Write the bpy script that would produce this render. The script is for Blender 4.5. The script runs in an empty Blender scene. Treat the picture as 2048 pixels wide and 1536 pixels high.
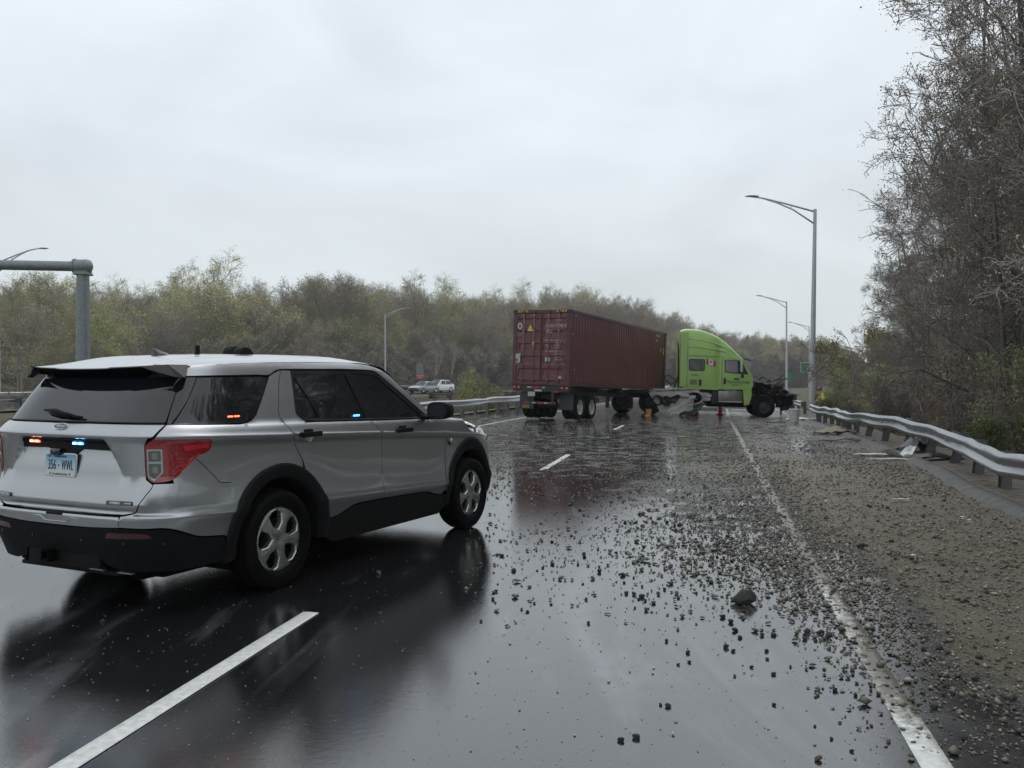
import bpy, bmesh, math, random
import numpy as np
from mathutils import Vector, Matrix
from mathutils.geometry import delaunay_2d_cdt
R = math.radians
sc = bpy.context.scene
col = sc.collection

# ------------------------------------------------------------------ camera, sky, sun, exposure
cam_d = bpy.data.cameras.new("camera"); cam = bpy.data.objects.new("camera", cam_d); col.objects.link(cam)
cam.location = (0, 0, 1.587)
cam.rotation_euler = (R(90 - 0.30), 0, 0)
cam_d.sensor_width = 36; cam_d.lens = 1745.8 / 2048 * 36
cam_d.clip_start = 0.05; cam_d.clip_end = 4000
sc.camera = cam
sc.view_settings.view_transform = 'Standard'; sc.view_settings.look = 'None'
sc.view_settings.exposure = 0.34; sc.view_settings.gamma = 1

SUN_EL, SUN_AZ = 62, 20
w = bpy.data.worlds.new("World"); sc.world = w; w.use_nodes = True
nt = w.node_tree; N = nt.nodes; N.clear()
def wn(t, **k):
    n = N.new(t)
    for a, b in k.items(): setattr(n, a, b)
    return n
out = wn('ShaderNodeOutputWorld'); bg = wn('ShaderNodeBackground'); bg.inputs[1].default_value = 0.12
sky = wn('ShaderNodeTexSky', sky_type='NISHITA', sun_disc=False, sun_elevation=R(SUN_EL), sun_rotation=R(SUN_AZ),
         air_density=1.0, dust_density=4.0, ozone_density=1.0)
tc = wn('ShaderNodeTexCoord'); sep = wn('ShaderNodeSeparateXYZ'); nt.links.new(tc.outputs['Generated'], sep.inputs[0])
# overcast cloud layer over the sky: grey, a little mottled, brightening towards the zenith and just above the horizon
mp = wn('ShaderNodeMapping'); mp.inputs['Scale'].default_value = (1.0, 1.0, 2.6); nt.links.new(tc.outputs['Generated'], mp.inputs[0])
no = wn('ShaderNodeTexNoise'); no.inputs['Scale'].default_value = 2.6; no.inputs['Detail'].default_value = 5; no.inputs['Roughness'].default_value = .5
no.inputs['Distortion'].default_value = .5
nt.links.new(mp.outputs[0], no.inputs['Vector'])
cr = wn('ShaderNodeValToRGB'); nt.links.new(no.outputs[0], cr.inputs[0])
cr.color_ramp.elements[0].position = .33; cr.color_ramp.elements[0].color = (.86, .86, .865, 1)
cr.color_ramp.elements[1].position = .70; cr.color_ramp.elements[1].color = (1.05, 1.05, 1.05, 1)
gr = wn('ShaderNodeValToRGB'); nt.links.new(sep.outputs[2], gr.inputs[0])
el = gr.color_ramp.elements
el[0].position = 0.0; el[0].color = (5.35, 5.82, 5.98, 1)
el[1].position = 1.0; el[1].color = (6.6, 7.0, 7.4, 1)
e = el.new(.12); e.color = (5.2, 5.65, 5.88, 1)
e = el.new(.25); e.color = (5.5, 5.95, 6.3, 1)
e = el.new(.45); e.color = (5.85, 6.32, 6.7, 1)
mx = wn('ShaderNodeMix', data_type='RGBA', blend_type='MULTIPLY'); mx.inputs[0].default_value = 1
nt.links.new(gr.outputs[0], mx.inputs[6]); nt.links.new(cr.outputs[0], mx.inputs[7])
m2 = wn('ShaderNodeMix', data_type='RGBA', blend_type='MIX'); m2.inputs[0].default_value = .95
nt.links.new(sky.outputs[0], m2.inputs[6]); nt.links.new(mx.outputs[2], m2.inputs[7])
nt.links.new(m2.outputs[2], bg.inputs[0]); nt.links.new(bg.outputs[0], out.inputs[0])

sd = bpy.data.lights.new("sun", 'SUN'); sd.energy = 0.5; sd.angle = R(40); sd.color = (1, .97, .93)
so = bpy.data.objects.new("sun", sd); col.objects.link(so); so.location = (0, 0, 60)
so.rotation_euler = (R(90 - SUN_EL), 0, R(-SUN_AZ) + math.pi)
# light comes from azimuth SUN_AZ (clockwise from +Y), the side the sky's sun stands on
d_ = Vector((math.sin(R(SUN_AZ)) * math.cos(R(SUN_EL)), math.cos(R(SUN_AZ)) * math.cos(R(SUN_EL)), math.sin(R(SUN_EL))))
so.rotation_euler = d_.to_track_quat('Z', 'Y').to_euler()

# ------------------------------------------------------------------ helpers
def tag(o, label=None, cat=None, group=None, kind=None):
    if label: o['label'] = label
    if cat: o['category'] = cat
    if group: o['group'] = group
    if kind: o['kind'] = kind
    return o
def empty(name, loc=(0, 0, 0), rz=0, label=None, cat=None, group=None):
    o = bpy.data.objects.new(name, None); col.objects.link(o); o.location = loc; o.rotation_euler = (0, 0, rz)
    o.empty_display_size = .2
    return tag(o, label, cat, group)
def children(o): return [c for c in bpy.data.objects if c.parent == o]
def copy_tree(o, parent=None):
    ch = children(o)
    c = o.copy(); col.objects.link(c)
    if parent is not None: c.parent = parent
    for k in ch: copy_tree(k, c)
    return c
def sstep(a, b, x):
    t = min(1, max(0, (x - a) / (b - a))); return t * t * (3 - 2 * t)
def lerp(x, tab):
    if x <= tab[0][0]: return tab[0][1]
    for (x0, y0), (x1, y1) in zip(tab, tab[1:]):
        if x <= x1: return y0 + (y1 - y0) * (x - x0) / (x1 - x0)
    return tab[-1][1]

def mesh_obj(name, verts, faces, mat, parent=None, smooth=False, angle=None, mats=None, fmat=None):
    me = bpy.data.meshes.new(name)
    me.from_pydata([tuple(v) for v in verts], [], faces)
    for m in (mats or [mat]): me.materials.append(m)
    if fmat is not None: me.polygons.foreach_set('material_index', fmat)
    if smooth or angle:
        me.polygons.foreach_set('use_smooth', [True] * len(me.polygons))
        if angle: me.set_sharp_from_angle(angle=R(angle))
    me.update()
    o = bpy.data.objects.new(name, me); col.objects.link(o)
    if parent is not None: o.parent = parent
    return o
def fast_mesh(name, V, F, mat, parent=None, smooth=False):
    """V (n,3) array, F (m,k) array of equal-size faces"""
    me = bpy.data.meshes.new(name); k = F.shape[1]
    me.vertices.add(len(V)); me.vertices.foreach_set('co', np.ascontiguousarray(V, dtype=np.float32).ravel())
    me.loops.add(F.size); me.loops.foreach_set('vertex_index', np.ascontiguousarray(F, dtype=np.int32).ravel())
    me.polygons.add(len(F)); me.polygons.foreach_set('loop_start', np.arange(0, F.size, k, dtype=np.int32))
    me.polygons.foreach_set('loop_total', np.full(len(F), k, dtype=np.int32))
    if smooth: me.polygons.foreach_set('use_smooth', np.ones(len(F), dtype=bool))
    me.materials.append(mat); me.update(calc_edges=True); me.validate()
    o = bpy.data.objects.new(name, me); col.objects.link(o)
    if parent is not None: o.parent = parent
    return o

class MB:
    def __init__(s): s.v = []; s.f = []; s.m = []; s.cm = 0
    def add(s, vs, fs, M=None):
        n = len(s.v)
        s.v += [tuple(M @ Vector(v)) if M is not None else tuple(v) for v in vs]
        for f in fs: s.f.append([i + n for i in f]); s.m.append(s.cm)
        return s
    def box(s, c, d, M=None, bev=0, rz=0, taper=None):
        x, y, z = d[0] / 2, d[1] / 2, d[2] / 2
        if bev:
            bm = bmesh.new(); bmesh.ops.create_cube(bm, size=1)
            for v in bm.verts: v.co = Vector((v.co.x * d[0], v.co.y * d[1], v.co.z * d[2]))
            bmesh.ops.bevel(bm, geom=bm.edges[:], offset=bev, segments=2, affect='EDGES', profile=.6)
            bm.verts.index_update()
            vs = [v.co.copy() for v in bm.verts]; fs = [[v.index for v in f.verts] for f in bm.faces]; bm.free()
        else:
            vs = [Vector(p) for p in ((-x, -y, -z), (x, -y, -z), (x, y, -z), (-x, y, -z), (-x, -y, z), (x, -y, z), (x, y, z), (-x, y, z))]
            fs = [[0, 3, 2, 1], [4, 5, 6, 7], [0, 1, 5, 4], [1, 2, 6, 5], [2, 3, 7, 6], [3, 0, 4, 7]]
        if taper:
            for v in vs:
                t = (v.z + z) / (2 * z); v.x *= 1 + (taper[0] - 1) * t; v.y *= 1 + (taper[1] - 1) * t
        T = Matrix.Translation(c)
        if rz: T = T @ Matrix.Rotation(rz, 4, 'Z')
        if M is not None: T = M @ T
        return s.add(vs, fs, T)
    def tube(s, pts, rad, n=8, cap=True, closed=False, M=None):
        pts = [Vector(p) for p in pts]; k = len(pts)
        if not hasattr(rad, '__len__'): rad = [rad] * k
        vs = []; up = None
        for i, p in enumerate(pts):
            if closed: d = pts[(i + 1) % k] - pts[i - 1]
            else: d = pts[min(i + 1, k - 1)] - pts[max(i - 1, 0)]
            if d.length < 1e-9: d = Vector((0, 0, 1))
            d.normalize()
            if up is None:
                up = Vector((0, 0, 1)) if abs(d.z) < .9 else Vector((1, 0, 0))
            u = up - d * up.dot(d)
            if u.length < 1e-5: u = d.orthogonal()
            u.normalize(); up = u; v = d.cross(u)
            for j in range(n):
                a = 2 * math.pi * j / n; vs.append(p + (u * math.cos(a) + v * math.sin(a)) * rad[i])
        fs = []
        for i in range(k if closed else k - 1):
            for j in range(n):
                a = i * n + j; b = i * n + (j + 1) % n; c = ((i + 1) % k) * n + (j + 1) % n; d2 = ((i + 1) % k) * n + j
                fs.append([a, b, c, d2])
        if cap and not closed:
            fs.append(list(range(n))[::-1]); fs.append([(k - 1) * n + j for j in range(n)])
        return s.add(vs, fs, M)
    def prism(s, poly, z0, z1, M=None):
        """poly in local xy extruded z0..z1"""
        n = len(poly)
        A = sum(poly[i][0] * poly[(i + 1) % n][1] - poly[(i + 1) % n][0] * poly[i][1] for i in range(n))
        if A < 0: poly = poly[::-1]
        vs = [(x, y, z0) for x, y in poly] + [(x, y, z1) for x, y in poly]
        fs = [list(range(n))[::-1], [n + i for i in range(n)]] + [[i, (i + 1) % n, n + (i + 1) % n, n + i] for i in range(n)]
        return s.add(vs, fs, M)
    def lathe(s, prof, n=32, M=None, close=False):
        """prof list of (r, h): revolve about local z"""
        vs = []
        for r, h in prof:
            for j in range(n):
                a = 2 * math.pi * j / n; vs.append((r * math.cos(a), r * math.sin(a), h))
        k = len(prof); fs = []
        for i in range(k if close else k - 1):
            for j in range(n):
                i2 = (i + 1) % k
                fs.append([i * n + j, i * n + (j + 1) % n, i2 * n + (j + 1) % n, i2 * n + j])
        return s.add(vs, fs, M)
    def grid(s, rows, M=None, closed=False):
        """rows: list of equal-length point lists"""
        n = len(rows[0]); vs = [p for r_ in rows for p in r_]; fs = []
        for i in range(len(rows) - 1):
            for j in range(n if closed else n - 1):
                fs.append([i * n + j, i * n + (j + 1) % n, (i + 1) * n + (j + 1) % n, (i + 1) * n + j])
        return s.add(vs, fs, M)
    def build(s, name, mat, parent=None, smooth=False, angle=None, mats=None):
        return mesh_obj(name, s.v, s.f, mat, parent, smooth, angle, mats, s.m if mats else None)

def MXZ(): # local (x,y,z) -> (x, 0, y) plane facing -Y : used for flat signs / side outlines
    return Matrix(((1, 0, 0, 0), (0, 0, 1, 0), (0, 1, 0, 0), (0, 0, 0, 1)))

# ------------------------------------------------------------------ materials
def nmat(name, color, rough=.5, metal=0., coat=0., spec=.5, var=None, vscale=5., bump=0., bscale=20., rvar=0., emit=None, estr=0, sub=None, dirt=None, trans=0):
    m = bpy.data.materials.new(name); m.use_nodes = True; t = m.node_tree; n = t.nodes; b = n['Principled BSDF']
    b.inputs['Base Color'].default_value = (*color, 1); b.inputs['Roughness'].default_value = rough
    b.inputs['Metallic'].default_value = metal; b.inputs['Coat Weight'].default_value = coat; b.inputs['Coat Roughness'].default_value = .04
    b.inputs['Specular IOR Level'].default_value = spec
    if trans: b.inputs['Transmission Weight'].default_value = trans
    if emit: b.inputs['Emission Color'].default_value = (*emit, 1); b.inputs['Emission Strength'].default_value = estr
    co = n.new('ShaderNodeTexCoord')
    if var or rvar or dirt:
        x = n.new('ShaderNodeTexNoise'); x.inputs['Scale'].default_value = vscale; x.inputs['Detail'].default_value = 6; x.inputs['Roughness'].default_value = .6
        t.links.new(co.outputs['Object'], x.inputs['Vector'])
        if var:
            r_ = n.new('ShaderNodeValToRGB'); t.links.new(x.outputs[0], r_.inputs[0])
            r_.color_ramp.elements[0].position = .32; r_.color_ramp.elements[0].color = (*var, 1)
            r_.color_ramp.elements[1].position = .68; r_.color_ramp.elements[1].color = (*color, 1)
            t.links.new(r_.outputs[0], b.inputs['Base Color'])
        if rvar:
            q = n.new('ShaderNodeMapRange'); q.inputs[1].default_value = .3; q.inputs[2].default_value = .7
            q.inputs[3].default_value = max(0, rough - rvar); q.inputs[4].default_value = rough + rvar
            t.links.new(x.outputs[0], q.inputs[0]); t.links.new(q.outputs[0], b.inputs['Roughness'])
    if bump:
        x = n.new('ShaderNodeTexNoise'); x.inputs['Scale'].default_value = bscale; x.inputs['Detail'].default_value = 5
        t.links.new(co.outputs['Object'], x.inputs['Vector'])
        q = n.new('ShaderNodeBump'); q.inputs['Strength'].default_value = 1; q.inputs['Distance'].default_value = bump
        t.links.new(x.outputs[0], q.inputs['Height']); t.links.new(q.outputs[0], b.inputs['Normal'])
    return m

M = {}
M['silver'] = nmat('silver_paint', (.40, .413, .425), .32, .95, coat=1., bump=.0004, bscale=9, rvar=.03, vscale=3)
M['blackplastic'] = nmat('black_plastic', (.004, .0042, .0048), .62, spec=.18, var=(.006, .006, .0065), vscale=8, bump=.0006, bscale=180)
M['glossblack'] = nmat('gloss_black', (.006, .007, .009), .12, coat=.6)
M['glass'] = nmat('tinted_glass', (.008, .010, .012), .03, spec=.75, rvar=.015, vscale=4)
M['darkglass'] = nmat('glass_smoke', (.02, .024, .03), .05, spec=.6)
M['rubber'] = nmat('rubber', (.003, .003, .0033), .7, spec=.12, bump=.001, bscale=60, rvar=.1)
M['under'] = nmat('underbody', (.003, .003, .0035), .9, spec=.1)
M['alloy'] = nmat('wheel_cover', (.40, .40, .385), .27, .85, coat=.4, rvar=.06, vscale=12)
M['chrome'] = nmat('chrome', (.7, .7, .72), .15, 1)
M['redlens'] = nmat('red_lens', (.24, .004, .010), .08, coat=1, spec=.7)
M['redlens2'] = nmat('red_lens_bright', (.50, .010, .018), .14, coat=1, spec=.6)
M['clearlens'] = nmat('clear_lens', (.42, .43, .42), .12, .4, coat=1)
M['greylens'] = nmat('grey_lens', (.10, .105, .10), .15, .3, coat=1)
M['blurlens'] = nmat('reflector_cup', (.22, .225, .22), .2, .4, coat=1)
M['darkred'] = nmat('dark_reflector', (.05, .008, .012), .25, coat=.5)
M['redled'] = nmat('red_led', (.9, .1, .02), .3, emit=(1, .10, .04), estr=5)
M['redled2'] = nmat('red_led_core', (1, .5, .4), .3, emit=(1, .45, .3), estr=9)
M['blueled'] = nmat('blue_led', (.05, .3, .9), .3, emit=(.05, .30, 1), estr=4)
M['blueled2'] = nmat('blue_led_core', (.5, .85, 1), .3, emit=(.30, .75, 1), estr=9)
M['white'] = nmat('white_paint', (.72, .73, .73), .4, var=(.6, .6, .6))
M['navy'] = nmat('navy', (.012, .025, .07), .4)
M['dim'] = nmat('dim_print', (.10, .10, .11), .5)
# ------------------------------------------------------------------ text as mesh
def text_obj(name, s, size, mat, parent, loc, rot, ext=.0015, sx=1., align='CENTER', shear=0, space=1.):
    cu = bpy.data.curves.new(name, 'FONT'); cu.body = s; cu.size = size; cu.extrude = ext; cu.align_x = align; cu.align_y = 'CENTER'
    cu.shear = shear; cu.space_character = space; cu.resolution_u = 3
    t = bpy.data.objects.new(name + '_tmp', cu); col.objects.link(t)
    bpy.context.view_layer.update()
    me = bpy.data.meshes.new_from_object(t.evaluated_get(bpy.context.evaluated_depsgraph_get()))
    bpy.data.objects.remove(t); bpy.data.curves.remove(cu)
    me.materials.clear(); me.materials.append(mat)
    o = bpy.data.objects.new(name, me); col.objects.link(o); o.parent = parent
    Rm = rot if isinstance(rot, Matrix) else Matrix(rot)
    o.matrix_local = Matrix.Translation(loc) @ Rm.to_4x4() @ Matrix.Diagonal((sx, 1, 1, 1))
    return o
def basis(x, y):  # rotation with local x, y along the given directions
    x = Vector(x).normalized(); y = Vector(y); y = (y - x * x.dot(y)).normalized(); z = x.cross(y)
    return Matrix((x, y, z)).transposed()

# ------------------------------------------------------------------ the police suv: body surface as a function of (u, height)
LV_cr = [(-1.1, .685), (.6, .611), (2.45, .534), (3.7, .52)]
LV_sh = [(-1.1, 1.218), (1.3, 1.118), (2.5, 1.05), (3.1, 1.0), (3.7, .93)]
LV_be = [(-1.1, 1.289), (-.3, 1.262), (.35, 1.252), (1.33, 1.225), (2.23, 1.204), (3.0, 1.17), (3.7, 1.05)]
def levels(a):
    a = min(3.7, max(-1.1, a)); return [.28, lerp(a, LV_cr), lerp(a, LV_sh), lerp(a, LV_be), 1.67, 1.77]
def vof(a, c):
    L = levels(a)
    if c <= L[0]: return (c - L[0]) / .4
    for i in range(5):
        if c <= L[i + 1]: return i + (c - L[i]) / (L[i + 1] - L[i])
    return 5 + (c - L[5]) / .2
def cof(a, v):
    L = levels(a); i = int(v); return L[i] + (L[i + 1] - L[i]) * (v - i) if i < 5 else L[5]
T_W0 = [(-1, .80), (0, .925), (.4, .950), (.9, .972), (.985, .986), (1.01, .984), (1.10, .968), (1.3, .956), (1.6, .950), (1.85, .951), (1.93, .957), (1.985, .977), (2.02, .978), (2.10, .967),
       (2.5, .950), (2.95, .925), (3.05, .908), (3.5, .842), (3.85, .785), (4.0, .76), (4.3, .742), (4.6, .722), (5, .68)]
T_W = [(v, w_ + .022) for v, w_ in T_W0]
T_AR = [(-1, -1.0), (0, -1.05), (.5, -1.13), (.93, -1.160), (.985, -1.157), (1.0, -1.125), (1.03, -1.114), (1.13, -1.140), (1.30, -1.118), (1.45, -1.088), (1.90, -1.104), (1.975, -1.117), (2.0, -1.114),
        (2.5, -1.085), (2.95, -1.05), (3.05, -1.03), (3.5, -.91), (4, -.76), (5, -.6)]
T_AF = [(-1, 3.78), (0, 3.86), (.6, 3.93), (1, 3.94), (1.6, 3.90), (2, 3.84), (2.6, 3.76), (2.95, 3.7), (3.0, 3.06), (3.3, 2.80), (3.6, 2.52), (4.0, 2.12), (5, 1.9)]
T_A0F = [(2.9, 2.2), (3.0, 1.0)]
NR, NF = 4.5, 5.0
K45R, K45F = 2 ** (-1 / NR), 2 ** (-1 / NF)
A0R = -.2; U45 = .84; A45 = -1.0; A45F = 3.65; U45F = U45 + A45F - A45; UEND = U45F + .84
def Wd(a, c):
    v = vof(a, c); x = lerp(v, T_W)
    if v < 2.2:
        for a0 in (.02, 3.03):
            x += .012 * math.exp(-(((a - a0) / .62) ** 2 + ((c - .45) / .55) ** 2) ** 2)
    return x
def sup(t, n): return max(0., 1 - min(1, max(0, t)) ** n) ** (1 / n)
def Ps(u, c):
    sg = -1 if u >= 0 else 1; u = abs(u)
    if u < U45:
        v = vof(-1.05, c); W_ = Wd(-1.0, c); AR = lerp(v, T_AR)
        q = u / U45 * K45R; b = W_ * q; a = A0R - (A0R - AR) * sup(q, NR)
        if v < 3: # number-plate recess in the liftgate
            if c < 1.185:
                hw = .43 + (1.185 - c) * .65
                e = sstep(0, .026, hw - abs(b)) * sstep(0, .016, 1.185 - c) * sstep(.90, 1.14, c)
                a += .045 * e
    elif u < U45F:
        vr = vof(-1.05, c); ar = A0R - (A0R - lerp(vr, T_AR)) * K45R
        vf = vof(3.6, c); a0 = lerp(vf, T_A0F); af = a0 + (lerp(vf, T_AF) - a0) * K45F
        a = A45 + (u - U45); a += (ar - A45) * math.exp(-(u - U45) / .35) + (af - A45F) * math.exp(-(U45F - u) / .35)
        W_ = Wd(a, c); b = W_
        AR = lerp(vof(-1.05, c), T_AR)
        if a < A0R: b = W_ * sup((A0R - a) / (A0R - AR), NR)
        v = vof(a, c); a0f = lerp(v, T_A0F)
        if a > a0f: b = W_ * sup((a - a0f) / (lerp(v, T_AF) - a0f), NF)
    else:
        W_ = Wd(3.6, c); vf = vof(3.6, c); q = (1 - (u - U45F) / .84) * K45F; b = W_ * q; a0 = lerp(vf, T_A0F)
        a = a0 + (lerp(vf, T_AF) - a0) * sup(q, NF)
    return Vector((a, sg * b, c))
def Pn(u, c):
    e = .006; du = Ps(u + e, c) - Ps(u - e, c); dc = Ps(u, c + e) - Ps(u, c - e)
    n = du.cross(dc)
    if n.length < 1e-9: return Vector((0, -1, 0))
    n.normalize(); p = Ps(u, c)
    if n.dot(Vector((p.x - 1.3, p.y * 2, 0))) < 0: n = -n
    return n
def S(a, c):
    lo, hi = U45 * .5, UEND
    for _ in range(40):
        m_ = (lo + hi) / 2
        if Ps(m_, c).x < a: lo = m_
        else: hi = m_
    return (lo, c)
def Rr(b, c):  # rear coordinate
    return (abs(b) / (Wd(-1.0, c) * K45R) * U45 * (1 if b <= 0 else -1), c)
def rpoly(pts):
    """pts: (x, y) or (x, y, r) -> rounded polygon"""
    out_ = []; n = len(pts)
    for i, p in enumerate(pts):
        if len(p) < 3 or p[2] <= 0: out_.append((p[0], p[1])); continue
        a = Vector(pts[i - 1][:2]); b = Vector(p[:2]); c = Vector(pts[(i + 1) % n][:2]); r = p[2]
        d1 = a - b; d2 = c - b; r1 = min(r, d1.length * .49); r2 = min(r, d2.length * .49)
        p1 = b + d1.normalized() * r1; p2 = b + d2.normalized() * r2
        for k in range(6):
            t = k / 5; q = p1 * (1 - t) ** 2 + b * 2 * t * (1 - t) + p2 * t * t; out_.append((q.x, q.y))
    return out_
def resample(poly, step):
    o = []; n = len(poly)
    for i in range(n):
        a = Vector(poly[i]); b = Vector(poly[(i + 1) % n]); L = (b - a).length
        if L < 1e-5: continue
        k = max(1, int(math.ceil(L / step)))
        for j in range(k): q = a.lerp(b, j / k); o.append((q.x, q.y))
    return o
def inset(poly, d):
    n = len(poly); A = sum(poly[i][0] * poly[(i + 1) % n][1] - poly[(i + 1) % n][0] * poly[i][1] for i in range(n))
    sgn = 1 if A > 0 else -1; o = []
    for i in range(n):
        p0 = Vector(poly[i - 1]); p = Vector(poly[i]); p1 = Vector(poly[(i + 1) % n])
        e1 = (p - p0); e2 = (p1 - p)
        if e1.length < 1e-7 or e2.length < 1e-7: o.append(tuple(p)); continue
        e1.normalize(); e2.normalize()
        n1 = Vector((-e1.y, e1.x)) * sgn; n2 = Vector((-e2.y, e2.x)) * sgn; m_ = n1 + n2
        if m_.length < .2: m_ = n1
        else: m_ = m_ / max(.5, m_.dot(n1))
        q = p + m_ * d; o.append((q.x, q.y))
    return o
def inpoly(x, y, P):
    r = False; j = len(P) - 1
    for i in range(len(P)):
        if (P[i][1] > y) != (P[j][1] > y) and x < (P[j][0] - P[i][0]) * (y - P[i][1]) / (P[j][1] - P[i][1]) + P[i][0]: r = not r
        j = i
    return r
def dist2(x, y, P):
    return min((x - px) ** 2 + (y - py) ** 2 for px, py in P)
def panel(name, poly, mat, parent, fmap=None, fnor=None, holes=(), lines=(), off=0., depth=.018, ins=.0028, step=.045, gstep=.055, mirror=False, vlev=None, angle=35):
    fmap = fmap or Ps; fnor = fnor or Pn
    loops = [resample(inset(poly, ins), step)] + [resample(inset(h, -ins), step) for h in holes]
    pts = []; edges = []
    for lp in loops:
        n0 = len(pts); pts += lp; edges += [(n0 + i, n0 + (i + 1) % len(lp)) for i in range(len(lp))]
    for ln in lines:
        n0 = len(pts); q = []
        for i in range(len(ln) - 1):
            A_, B_ = Vector(ln[i]), Vector(ln[i + 1]); k_ = max(1, int((B_ - A_).length / step)); q += [tuple(A_.lerp(B_, j / k_)) for j in range(k_)]
        q.append(tuple(ln[-1])); pts += q; edges += [(n0 + i, n0 + i + 1) for i in range(len(q) - 1)]
    xs = [p[0] for p in loops[0]]; ys = [p[1] for p in loops[0]]
    x = min(xs) + gstep * .5; bd = list(pts); mind = (gstep * .38) ** 2
    while x < max(xs):
        if vlev:
            a_ = Ps(x, (min(ys) + max(ys)) / 2).x; yl = [cof(a_, v) for v in vlev]
        else:
            k = max(1, int((max(ys) - min(ys)) / gstep)); yl = [min(ys) + (max(ys) - min(ys)) * (i + .5) / k for i in range(k)]
        for y in yl:
            if inpoly(x, y, loops[0]) and not any(inpoly(x, y, h) for h in loops[1:]) and dist2(x, y, bd) > mind * (.15 if vlev else 1):
                pts.append((x, y))
        x += gstep
    vo, eo, fo, *_ = delaunay_2d_cdt([Vector(p) for p in pts], edges, [], 0, 1e-6)
    tri = []
    for f in fo:
        cx = sum(vo[i].x for i in f) / 3; cy = sum(vo[i].y for i in f) / 3
        if inpoly(cx, cy, loops[0]) and not any(inpoly(cx, cy, h) for h in loops[1:]): tri.append(list(f))
    V = []; NN = []
    for p in vo:
        n = fnor(p.x, p.y); V.append(fmap(p.x, p.y) + n * off); NN.append(n)
    # orientation
    F = []
    for f in tri:
        nn = (V[f[1]] - V[f[0]]).cross(V[f[2]] - V[f[0]])
        F.append(f if nn.dot(NN[f[0]]) > 0 else f[::-1])
    # flange
    ec = {}
    for f in F:
        for i in range(3):
            a, b = f[i], f[(i + 1) % 3]; ec[(a, b)] = 1
    be = [(a, b) for (a, b) in ec if (b, a) not in ec]
    mp_ = {}
    for a, b in be:
        for i in (a, b):
            if i not in mp_: mp_[i] = len(V); V.append(V[i] - NN[i] * depth)
    for a, b in be: F.append([b, a, mp_[a], mp_[b]])
    if mirror:
        V = [Vector((v.x, -v.y, v.z)) for v in V]; F = [f[::-1] for f in F]
    o = mesh_obj(name, V, F, mat, parent, True, angle)
    if fnor is Pn:
        NV = NN + [None] * (len(V) - len(NN))
        for i, j in mp_.items(): NV[j] = NN[i]
        if mirror: NV = [Vector((n.x, -n.y, n.z)) for n in NV]
        nf = len(tri); me = o.data; ln = []
        for p in me.polygons:
            for li in range(p.loop_start, p.loop_start + p.loop_total):
                ln.append(tuple(NV[me.loops[li].vertex_index]) if p.index < nf else tuple(p.normal))
        me.normals_split_custom_set(ln)
    return o
VL = [.15, .45, .75, .9, .96, 1.0, 1.04, 1.12, 1.3, 1.5, 1.7, 1.85, 1.93, 1.97, 2.0, 2.04, 2.15, 2.4, 2.7, 2.92, 3.1, 3.4, 3.7, 3.95, 4.15]
def arc(cx, cy, rx, ry, a0, a1, n=14):
    return [(cx + rx * math.cos(R(a0 + (a1 - a0) * i / n)), cy + ry * math.sin(R(a0 + (a1 - a0) * i / n))) for i in range(n + 1)]
def SS(pts): return [(*S(p[0], p[1]), *p[2:]) for p in pts]

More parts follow.
